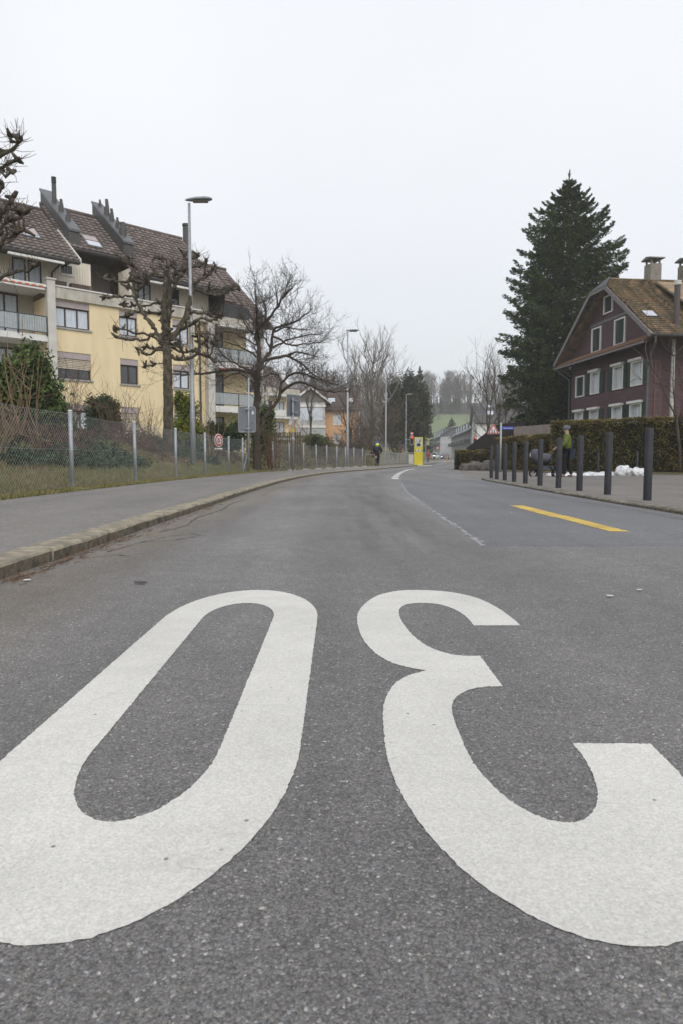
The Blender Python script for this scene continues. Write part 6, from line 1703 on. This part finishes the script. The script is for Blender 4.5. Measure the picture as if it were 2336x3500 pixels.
# evergreen foliage
def leafmat(name, a, b, isl=.35): return mat(name, a, b, rough=.75, scale=1.6, island=isl, spec=.2, contrast=(.35, .65), world=True)
M_NEED = leafmat('spruce_needles', (.060, .084, .019), (.028, .046, .014), .6)
M_HEDGE = leafmat('yew_hedge', (.135, .115, .030), (.062, .058, .018), .6)
M_HEDGE2 = leafmat('hedge_new_growth', (.27, .20, .075), (.17, .125, .05), .4)
M_LAUR = leafmat('laurel_leaf', (.06, .092, .038), (.032, .055, .025), .45)
M_YGREEN = leafmat('yellow_green_conifer', (.22, .235, .032), (.11, .135, .022), .4)
M_BUSH = leafmat('holly_green', (.11, .15, .045), (.055, .088, .032), .4)
M_BRUSH = leafmat('dry_brush', (.15, .115, .075), (.09, .072, .048), .4)
M_PINE = leafmat('pine_needles', (.06, .068, .034), (.034, .042, .024), .4)
M_DARKIN = mat('inner_shade', (.016, .016, .010), rough=1.0)  # near-black cores: shade between the leaves put into the colour
NP = np.random.default_rng(21)
def conifer(label, base, h, prof, seed, m, n_whorl, per, leaf, dens, z0=1.0, name='spruce_tree', droop=.35, group=None):
    """prof(z)->branch length. trunk + branches + needle sprays hung along every branch"""
    t = thing(name, label, 'tree', base, 0, group); rng = random.Random(seed)
    MB().tube([(0, 0, -.4), (0, 0, h * .5), (0, 0, h * 1.03)], [h * .016, h * .010, .02], 8).build('trunk', M_BARK2, t, True)
    br = MB(); C, Dd = [], []
    for w_ in range(n_whorl):
        z = z0 + (h - z0 - .15) * (w_ + rng.random() * .6) / n_whorl
        for k in range(per):
            a = 2 * math.pi * (k + rng.random()) / per
            ln = max(.12, prof(z) * rng.uniform(.62, 1.14)); droop_ = droop * rng.uniform(.2, 1.5)
            dx, dy = math.cos(a), math.sin(a); rise = .06 + .34 * (z / h) ** 2
            P = []
            for i in range(7):
                u = i / 6
                zz = z + ln * (rise * u - droop_ * u * u + .9 * droop * max(0, u - .45) ** 1.4 * 2)
                P.append(Vector((dx * ln * u, dy * ln * u, zz)))
            br.tube(P[::2], [.035 * ln / 4 + .008, .02 * ln / 4 + .006, .012, .005], 3, False)
            n_l = int(dens * ln) + 8
            for q in range(n_l):
                u = .10 + .90 * math.sqrt(rng.random()); i = min(5, int(u * 6)); p = P[i].lerp(P[i + 1], u * 6 - i)
                off = rng.gauss(0, .10 * ln * (1.15 - u))
                hang = abs(rng.gauss(0, .10 * ln * (1.2 - u) + .05)) * (1 if z < h * .85 else .3)
                C.append((p.x - dy * off, p.y + dx * off, p.z - hang + rng.gauss(0, .05)))
                tipup = sstep(.75, 1, u) * .9
                Dd.append((dx * (.55 + .3 * u) + rng.gauss(0, .2), dy * (.55 + .3 * u) + rng.gauss(0, .2), -.75 + tipup + .55 * (z / h) ** 2))
    for q in range(40):                                    # leader
        u = rng.random(); C.append((rng.gauss(0, .02 + .10 * u), rng.gauss(0, .02 + .10 * u), h + h * .035 - u * h * .07)); Dd.append((rng.gauss(0, .5), rng.gauss(0, .5), .9))
    stuff(br.build('branches', M_BARK2, t))
    stuff(leaves('needles', C, leaf, m, t, aspect=.34, dirs=Dd, jitter=.30, rng=np.random.default_rng(seed)))
    return t
def spr_prof(z):
    d = 23.3 - z
    r = .10 + .70 * d if d < 4.2 else 3.04 + .36 * (d - 4.2)
    return min(r, 5.0) * (1.0 if z > 4 else .8)
conifer('huge dark green spruce behind the brown house', (18.55, 57.5, .2), 23.1, spr_prof, 3, M_NEED, 92, 10, .26, 42, z0=2.0, droop=.42)
conifer('pale misty spruce rising behind the dark pine at the bend', (17.0, 150, .6), 19.4, lambda z: min(2.8, .2 + .33 * (19.4 - z)), 4, M_NEED, 30, 7, .75, 9, z0=2)
conifer('small dark conifer in front of the far row houses', (35.6, 222, 1.2), 12.3, lambda z: min(3.6, .3 + .5 * (12.3 - z)), 6, M_PINE, 20, 7, .8, 9, z0=.6, droop=.15)

def blob_points(c, rr, n, clumps=40, sig=.16, rng=NP, shell=.55, flat=None):
    """leaf positions in uneven clumps through an ellipsoid; more towards its outside"""
    d = rng.normal(size=(clumps, 3)); d /= np.linalg.norm(d, axis=1)[:, None]
    rad_ = (shell + (1 - shell) * rng.random(clumps))[:, None]
    cc = d * rad_ * rng.uniform(.82, 1.12, (clumps, 1))
    idx = rng.integers(0, clumps, n)
    p = cc[idx] + rng.normal(size=(n, 3)) * sig
    p = p * np.array(rr) + np.array(c)
    if flat is not None: p = p[p[:, 2] > flat]
    return p
def shrub(label, name, base, parts, leaf, m, n, stems=6, clumps=45, sig=.17, cat='shrub', group=None, aspect=.6, core=True):
    t = thing(name, label, cat, base, 0, group); rng = random.Random(int(base[0] * 31 + base[1] * 7))
    st = MB()
    for k in range(stems):
        c, rr = rng.choice(parts); a = rng.uniform(0, 6.28)
        tip = Vector((c[0] + rr[0] * .6 * math.cos(a), c[1] + rr[1] * .6 * math.sin(a), c[2] + rr[2] * rng.uniform(-.2, .6)))
        st.tube([(rng.gauss(0, .06), rng.gauss(0, .06), -.1), tip * .5, tip], [.022, .016, .006], 4, False)
    st.build('stems', M_BARK2, t)
    tot = sum(r[0] * r[1] * r[2] for _, r in parts); P = []
    for c, rr in parts: P.append(blob_points(c, rr, int(n * rr[0] * rr[1] * rr[2] / tot), clumps, sig, flat=-.05))
    if core:
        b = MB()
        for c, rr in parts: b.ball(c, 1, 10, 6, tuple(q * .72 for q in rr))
        b.build('shade_core', M_DARKIN, t, True)  # dark filler body, paints the shade inside the shrub
    stuff(leaves('foliage', np.concatenate(P), leaf, m, t, aspect=aspect, rng=np.random.default_rng(int(abs(base[0]) * 100))))
    return t
# dark pine group at the bend and the thicket
shrub('dense dark pine with broad crown at the bend, right of the thicket', 'pine_tree', (9.6, 99, .9), [((0, 0, 7.2), (2.6, 2.4, 4.2)), ((1.2, .5, 4.5), (2.4, 2.2, 3.4)), ((-1.6, -.5, 5.5), (2.4, 2.2, 4.6)), ((.2, 0, 10.3), (1.3, 1.3, 2.0)), ((1.9, 0, 8.0), (1.2, 1.2, 2.6)), ((-2.2, 0, 9.4), (1.1, 1.1, 1.9))], .42, M_PINE, 15000, cat='tree', clumps=70, sig=.13, aspect=.35)
def thicket(label, base, lobes, seed, m, tm):
    t = thing('thicket', label, 'shrub', base); wd = Wood(seed); rng = wd.r
    wd.add([Vector((0, 0, -.2)), Vector((0, 0, .6))], [.12, .08]); C = []
    for (cx_, cy_, h, sp, n) in lobes:
        for k in range(n):
            a = rng.uniform(0, 6.28); d = Vector((math.cos(a) * sp, math.sin(a) * sp, 1)).normalized()
            ramify(wd, Vector((cx_ + rng.gauss(0, .5), cy_ + rng.gauss(0, .4), 0)), d, h * rng.uniform(.6, 1.0), .045, 3, rng, 4, .03, .13)
    for pts, rr in wd.p[1:]:
        if rr[0] < .02: C += [tuple(pts[i] + Vector((rng.gauss(0, .12), rng.gauss(0, .12), rng.gauss(0, .12)))) for i in (1, 2, 3, 4)]
    wd.mesh_parts(t, M_BARK2, tm, limit=.03, sides=(6, 4, 3))
    stuff(leaves('dry_leaves', C, .20, m, t, aspect=.22, rng=np.random.default_rng(seed)))
thicket('wide brown leafless thicket behind the slim lamp post', (3.6, 77, .6), [(0, 0, 6.6, .38, 9), (1.7, .5, 5.2, .45, 7), (-1.8, .3, 5.0, .45, 7)], 61, M_BRUSH, M_TWIG)
thicket('low brown brush under the bare trees at the bend', (-.4, 70, .6), [(0, 0, 1.8, .7, 6), (2.2, 0, 2.4, .6, 7)], 62, M_BRUSH, M_TWIG)

# clipped hedges of the corner garden
def hedge(label, pts, h, wdt, m, leaf, dens, top=None, z0=0.):
    """hedge along a polyline: dark core plus leaf faces on uneven surfaces"""
    t = thing('hedge', label, 'hedge', (pts[0][0], pts[0][1], z0)); O = (pts[0][0], pts[0][1], z0)
    core = MB(); C, Dd = [], []; rng = np.random.default_rng(int(pts[0][0] * 10 + h * 100))
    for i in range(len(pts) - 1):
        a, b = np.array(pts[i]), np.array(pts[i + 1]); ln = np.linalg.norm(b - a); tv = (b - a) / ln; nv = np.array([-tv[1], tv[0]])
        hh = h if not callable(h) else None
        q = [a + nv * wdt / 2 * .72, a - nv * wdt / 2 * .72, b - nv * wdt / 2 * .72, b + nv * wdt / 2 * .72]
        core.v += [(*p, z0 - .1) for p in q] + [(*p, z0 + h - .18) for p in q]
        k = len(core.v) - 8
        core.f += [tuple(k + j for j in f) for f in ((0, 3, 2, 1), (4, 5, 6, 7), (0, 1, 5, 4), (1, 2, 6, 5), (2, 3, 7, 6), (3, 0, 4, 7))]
        def uneven(u, v): return np.array([.09 * noise.noise((x * 1.1 + i * 7, y * 1.3, 0)) + .05 * noise.noise((x * 3.1, y * 3.7, 5)) for x, y in zip(u, v)])
        for sgn in (1, -1):
            n = int(dens * ln * h); u = rng.random(n) * ln; v = rng.random(n) ** .9 * h
            o_ = wdt / 2 + uneven(u, v + 3 * sgn) - np.abs(rng.normal(0, .05, n)) - .06 * np.clip((v - h + .25) / .25, 0, 1)
            p = a + tv * u[:, None] + nv * (sgn * o_)[:, None]
            C.append(np.column_stack([p, z0 + v])); Dd.append(np.tile([nv[0] * sgn, nv[1] * sgn, .35], (n, 1)))
        n = int(dens * ln * wdt * 1.3); u = rng.random(n) * ln; o_ = (rng.random(n) - .5) * wdt
        p = a + tv * u[:, None] + nv * o_[:, None]
        C.append(np.column_stack([p, z0 + h + uneven(u, o_) - np.abs(rng.normal(0, .04, n))])); Dd.append(np.tile([0, 0, 1.], (n, 1)))
        if i in (0, len(pts) - 2):
            for e_, sg in (((a, -1),) if i == 0 else ()) + (((b, 1),) if i == len(pts) - 2 else ()):
                n = int(dens * wdt * h); o_ = (rng.random(n) - .5) * wdt; v = rng.random(n) * h
                p = e_ + nv * o_[:, None] + tv * (sg * (np.abs(rng.normal(0, .04, n))))[:, None]
                C.append(np.column_stack([p, z0 + v])); Dd.append(np.tile([tv[0] * sg, tv[1] * sg, .3], (n, 1)))
    core.build('shade_core', M_DARKIN, t, False, O)  # dark filler body, paints the shade inside the hedge
    CC = np.concatenate(C); sel = (CC[:, 2] > z0 + h - .28) & (rng.random(len(CC)) < .55)
    sel |= np.array([noise.noise((q[0] * .9, q[1] * .9, q[2] * 1.4)) for q in CC]) > .42
    stuff(leaves('new_growth', CC[sel] + rng.normal(size=(sel.sum(), 3)) * .03, leaf, M_HEDGE2, t, O, aspect=.4, dirs=np.concatenate(Dd)[sel], jitter=.8, rng=rng))
    stuff(leaves('foliage', np.concatenate(C), leaf, m, t, O, aspect=.5, dirs=np.concatenate(Dd), jitter=.8, rng=rng))
    return t
hedge('tall clipped yew hedge in front of the brown house', [(24, 24.2), (14.8, 28.15), (13.0, 29.25), (9.9, 31.8)], 2.34, .95, M_HEDGE, .085, 620)
hedge('lower clipped hedge behind the street name post', [(9.75, 32.2), (9.2, 34.2), (8.9, 38.2)], 1.76, .8, M_HEDGE, .085, 560)
hedge('knee high hedge behind the garden rocks', [(8.6, 38.9), (6.95, 39.9), (7.7, 44)], 1.12, .7, M_HEDGE, .085, 560)
# dry verge at the foot of the hedges
vg = MB(); M_VERGE = mat('dry_verge', (.16, .125, .07), (.085, .085, .03), rough=1, scale=3, world=True)
vl = [(24, 23.5), (14.6, 27.35), (12.7, 28.4), (9.3, 31.3), (8.3, 34.2), (8.1, 37.1), (6.75, 38.3), (7.0, 42)]; vr = [(24, 24.2), (14.9, 28.1), (13.1, 29.2), (10, 31.7), (9.3, 34.3), (9.0, 38.2), (7.6, 39.6), (8, 42)]
for (a, b), (c, d) in zip(vl, vr): vg.v += [(a, b, .012), (c, d, .13)]
for i in range(len(vl) - 1): vg.f.append((2 * i, 2 * i + 1, 2 * i + 3, 2 * i + 2))
structure(vg.build('verge', M_VERGE))

# shrubs on the left bank
shrub('tall dark evergreen bush at the left edge below the balcony', 'evergreen_shrub', (-7.75, 17.2, 1.3), [((-.6, 0, .85), (1.25, .8, .95)), ((.05, -.1, 1.0), (.55, .6, 1.35)), ((.45, -.1, .55), (.5, .5, .75)), ((-1.6, .2, .7), (1.0, .8, .9)), ((.75, -.2, .25), (.45, .45, .5))], .095, M_BUSH, 26000, clumps=90, sig=.13)
shrub('round clipped bush in front of the yellow wall', 'round_shrub', (-8.05, 23.2, 1.32), [((0, 0, .92), (.57, .57, .55)), ((0, 0, .42), (.60, .60, .55))], .075, M_LAUR, 12000, clumps=120, sig=.12)
shrub('yellow green dwarf conifer right of the pollarded trunk', 'dwarf_conifer', (-6.25, 27.6, .95), [((0, 0, .7), (.62, .6, .8)), ((.1, 0, 1.5), (.45, .45, .75)), ((-.2, 0, 1.9), (.35, .35, .55)), ((.55, 0, .45), (.45, .45, .5))], .10, M_YGREEN, 8000, clumps=70, sig=.14)
shrub('dark laurel bush between lamp post and sign board', 'laurel_shrub', (-5.35, 29.2, .9), [((0, 0, .7), (.65, .55, .6)), ((.6, 0, .5), (.5, .5, .5)), ((-.5, .1, .45), (.45, .5, .5))], .09, M_LAUR, 7000, clumps=70, sig=.14)
shrub('dark evergreen shrub behind the trunk of the spreading tree', 'evergreen_shrub', (-4.1, 35.0, .6), [((0, 0, 1.3), (.7, .6, 1.3)), ((.3, 0, 2.2), (.5, .5, .7)), ((-1.3, .2, 1.2), (.6, .6, 1.0))], .10, M_BUSH, 8000, clumps=70, sig=.14)
shrub('ivy covered stump of hedge in front of the white bay', 'ivy_shrub', (-1.5, 46.5, .5), [((0, 0, .9), (1.0, .5, .9)), ((-.4, 0, 1.5), (.9, .5, .35))], .12, M_BUSH, 4000, clumps=50)
def stem_bush(label, base, n, h, spread, seed, m=None, r=.012, split=3):
    t = thing('twiggy_shrub', label, 'shrub', base); wd = Wood(seed); rng = wd.r
    wd.add([Vector((0, 0, -.1)), Vector((.02, 0, .15)), Vector((.03, 0, .3))], [r * 2, r * 1.6, r * 1.2])
    for k in range(n):
        a = rng.uniform(0, 6.28); d = Vector((math.cos(a) * spread, math.sin(a) * spread, 1)).normalized()
        ramify(wd, Vector((rng.gauss(0, .15), rng.gauss(0, .1), -.05)), d, h * rng.uniform(.6, 1.05), r * rng.uniform(.6, 1.2), 1, rng, split, .12, .09)
    wd.mesh_parts(t, m or M_TAN, m or M_TAN, limit=.5)
    return t
M_BSTEM = mat('brown_stem', (.155, .105, .07), (.095, .065, .045), rough=.9, island=.3)
stem_bush('pale cut stems of a big twiggy bush at the left edge behind the fence', (-6.05, 12.8, 1.1), 15, 1.7, .45, 1, r=.017)
stem_bush('brown twiggy bush beside the tall evergreen', (-7.3, 18.6, 1.25), 34, 1.6, .38, 2, M_BSTEM, .011)
stem_bush('fine brown bush around the round clipped bush', (-7.1, 21.6, 1.15), 40, 1.55, .5, 3, M_BSTEM, .010)
stem_bush('brown bush between round bush and pollarded trunk', (-6.7, 23.6, 1.05), 34, 1.3, .5, 4, M_BSTEM, .010)
stem_bush('bundle of pale upright stems right of the lamp post', (-4.75, 24.6, .75), 12, 1.9, .22, 5, M_TAN, .020, 1)
stem_bush('bundle of reddish shoots at the foot of the spreading tree', (-2.9, 28.4, .3), 26, 1.7, .16, 6, mat('reddish_stem', (.19, .10, .06), (.12, .07, .045), island=.3), .014, 2)
stem_bush('tan dry stems behind the second fence', (-2.3, 38, .5), 40, 1.7, .5, 7, M_TAN, .014)
stem_bush('brown dry stems in front of the orange house', (-.6, 44, .4), 36, 1.5, .5, 8, M_BSTEM, .014)
stem_bush('low tan stems on the bank at the left edge', (-5.35, 10.6, .75), 18, .9, .6, 9, M_TAN, .012)
PF = thing('picket_fence', 'old brown picket fence behind the spreading tree', 'fence', (-5.2, 37.5, .6), .12)
M_PICK = mat('old_picket', (.115, .095, .07), (.075, .062, .045), rough=.95, island=.3)
for i in range(26):
    x = i * .115; MB().box(x, x + .085, R.uniform(-.01, .01), .025, -.2, 1.5 + R.uniform(-.03, .03)).build('picket', M_PICK, PF)
for zz in (.4, 1.2): MB().box(-.05, 3.05, .03, .07, zz, zz + .08).build('rail', M_PICK, PF)
# undergrowth seen through the second fence
P = []
for y in np.arange(29.5, 56, .22):
    for k in range(34):
        b = abs(NP.normal(0, 1.1)) + .25; x = fl(y) - b
        P.append((x, y + NP.normal(0, .1), gz(x, y) + abs(NP.normal(0, .42))))
P = np.array(P)
o = leaves('undergrowth', P, .20, M_BRUSH, aspect=.14, dirs=np.tile([0, 0, 1.], (len(P), 1)), jitter=.7, rng=NP)
stuff(tag(o, 'brown dry undergrowth behind the further fence', 'undergrowth'))
P, Dn = [], []
for k in range(26000):
    y = NP.uniform(8, 28); b = 1.0 + abs(NP.normal(0, 1.4)); x = fl(y) - b
    if noise.noise((x * .55, y * .55, 1.)) < .12 + .25 * (2.1 - b): continue
    P.append((x, y, gz(x, y) + abs(NP.normal(0, .16)) + .02)); Dn.append((NP.normal(0, .5), NP.normal(0, .5), 1))
o = leaves('bank_brush', np.array(P), .17, mat('bank_brush', (.15, .085, .055), (.075, .052, .038), rough=.95, island=.4, world=True), aspect=.13, dirs=Dn, jitter=.6, rng=NP)
stuff(tag(o, 'reddish brown brush on the upper part of the near bank', 'undergrowth'))
P = []
for k in range(16000):
    y = NP.uniform(11, 27); b = .9 + abs(NP.normal(0, 1.3)); x = fl(y) - b
    if noise.noise((x * .5 + 9, y * .45, 4.)) < .12: continue
    P.append((x, y, gz(x, y) + abs(NP.normal(0, .10)) + .03))
o = leaves('ground_ivy', np.array(P), .085, M_LAUR, aspect=.8, rng=NP); stuff(tag(o, 'dark green ivy patches on the near bank', 'ivy'))
# grass on the bank and along the fence
def grass(label, n, yr, br, h, m, seed):
    rg = np.random.default_rng(seed); y = yr[0] + rg.random(n) ** 1.25 * (yr[1] - yr[0]); b = br[0] + rg.random(n) ** 1.3 * (br[1] - br[0])
    x = np.array([fl(q) for q in y]) - b
    z = np.array([max(gz(p, q), .10 if p < wl(q) else -1) for p, q in zip(x, y)])
    a = rg.random(n) * 6.283; hh = h * rg.uniform(.5, 1.4, n); wv = .006 + .004 * rg.random(n)
    lean = rg.normal(size=(n, 2)) * .45
    base = np.column_stack([x, y, z - .01]); sx = np.column_stack([np.cos(a) * wv, np.sin(a) * wv, np.zeros(n)])
    tip = base + np.column_stack([lean * hh[:, None], hh])
    v = np.stack([base - sx, base + sx, tip], 1).reshape(-1, 3)
    me = bpy.data.meshes.new('grass'); me.vertices.add(3 * n); me.loops.add(3 * n); me.polygons.add(n)
    me.vertices.foreach_set('co', v.ravel()); me.loops.foreach_set('vertex_index', np.arange(3 * n, dtype=np.int32))
    me.polygons.foreach_set('loop_start', np.arange(0, 3 * n, 3, dtype=np.int32)); me.polygons.foreach_set('loop_total', np.full(n, 3, dtype=np.int32))
    me.update(); me.validate(); me.materials.append(m)
    return stuff(tag(link('grass', me), label, 'grass'))
M_GR1 = mat('winter_grass', (.17, .18, .058), (.24, .195, .105), rough=.9, scale=1.2, island=.35, world=True)
M_GR2 = mat('dead_leaves', (.17, .105, .065), (.09, .062, .042), rough=.95, scale=2, island=.45, world=True)
grass('short winter grass on the bank behind the near fence', 95000, (6.5, 30), (-.30, 2.8), .07, M_GR1, 1)
n = 11000; y = 7 + NP.random(n) * 24; b = 1.15 + NP.random(n) * 4.5; x = np.array([fl(q) for q in y]) - b
P = np.column_stack([x, y, [gz(p, q) + .03 for p, q in zip(x, y)]])
o = leaves('leaf_litter', P, .09, M_GR2, aspect=.7, dirs=np.tile([1, 0, .1], (n, 1)), jitter=.8, rng=NP); stuff(tag(o, 'brown dead leaves and debris on the upper bank', 'leaf litter'))

# ------------------------------------------------------------------ far wood on the hill
def far_wood():
    rng = random.Random(77); protos = []
    for k in range(5):
        wd = Wood(100 + k); h = 1.0
        wd.add([Vector((0, 0, -.05)), Vector((rng.gauss(0, .01), 0, .5)), Vector((rng.gauss(0, .02), 0, .95))], [.012, .009, .003])
        for j in range(24):
            z = rng.uniform(.3, .95); a = rng.uniform(0, 6.28); d = Vector((math.cos(a), math.sin(a), rng.uniform(.5, 1.4))).normalized()
            ramify(wd, Vector((0, 0, z)), d, .30 * (1.15 - z) + .05, .0045, 1, rng, 3, .1, .1)
        m = MB()
        for pts, rr in wd.p: m.tube(pts, rr, 3, False)
        protos.append((np.array(m.v), m.f))
    V, F, off = [], [], 0
    for k in range(420):
        x = rng.uniform(-70, 125); y = 327 + 85 * rng.random() ** 1.3; h = rng.uniform(12, 20.5); v, f = rng.choice(protos)
        a = rng.uniform(0, 6.28); c, s_ = math.cos(a), math.sin(a)
        q = v @ np.array([[c, s_, 0], [-s_, c, 0], [0, 0, 1]]) * np.array([h * 1.0, h * 1.0, h]) + np.array([x, y, gz(x, y) - .3])
        V.append(q); F += [tuple(off + i for i in ff) for ff in f]; off += len(q)
    me = bpy.data.meshes.new('bare_wood'); me.from_pydata(np.concatenate(V).tolist(), [], F); me.materials.append(M_TWIG)
    stuff(tag(link('bare_wood', me), 'misty bare wood on top of the hill behind the meadow', 'wood'))
    C, Dd = [], []
    for k in range(190):                                   # dark young conifers in the wood
        x = rng.uniform(-70, 125); y = 327 + 60 * rng.random() ** 1.2; h = rng.uniform(4, 10); r = h * .16; z0 = gz(x, y)
        for q in range(150):
            u = rng.random() ** .7; a = rng.uniform(0, 6.28); rr = r * (1 - u) * math.sqrt(rng.random()) + .05
            C.append((x + rr * math.cos(a), y + rr * math.sin(a), z0 + u * h)); Dd.append((math.cos(a), math.sin(a), -.3))
    stuff(tag(leaves('conifer_wood', C, .95, M_NEED, aspect=.5, dirs=Dd, jitter=.5, rng=NP), 'misty dark conifers at the lower edge of the hill wood', 'wood'))
far_wood()
grown_tree('tallest misty tree standing out of the hill wood', 'bare_tree', (55.5, 334, gz(55.5, 334)), 17.5, .25, 51, stems=3, r0=.35, fork=.35, levels=4, kids=4)

# ------------------------------------------------------------------ winter haze
hz = MB().box(-400, 420, -60, 620, -2, 60).build('haze', bpy.data.materials.new('haze_air'))
hm = bpy.data.materials['haze_air']; hm.use_nodes = True
hn = hm.node_tree; hn.nodes.clear()
ho = hn.nodes.new('ShaderNodeOutputMaterial'); pv = hn.nodes.new('ShaderNodeVolumePrincipled')
pv.inputs['Color'].default_value = (.93, .95, .98, 1); pv.inputs['Density'].default_value = .00072; pv.inputs['Anisotropy'].default_value = .1
hn.links.new(pv.outputs[0], ho.inputs['Volume'])
hz['kind'] = 'stuff'; tag(hz, 'thin grey winter haze over the whole street', 'haze', kind='stuff')
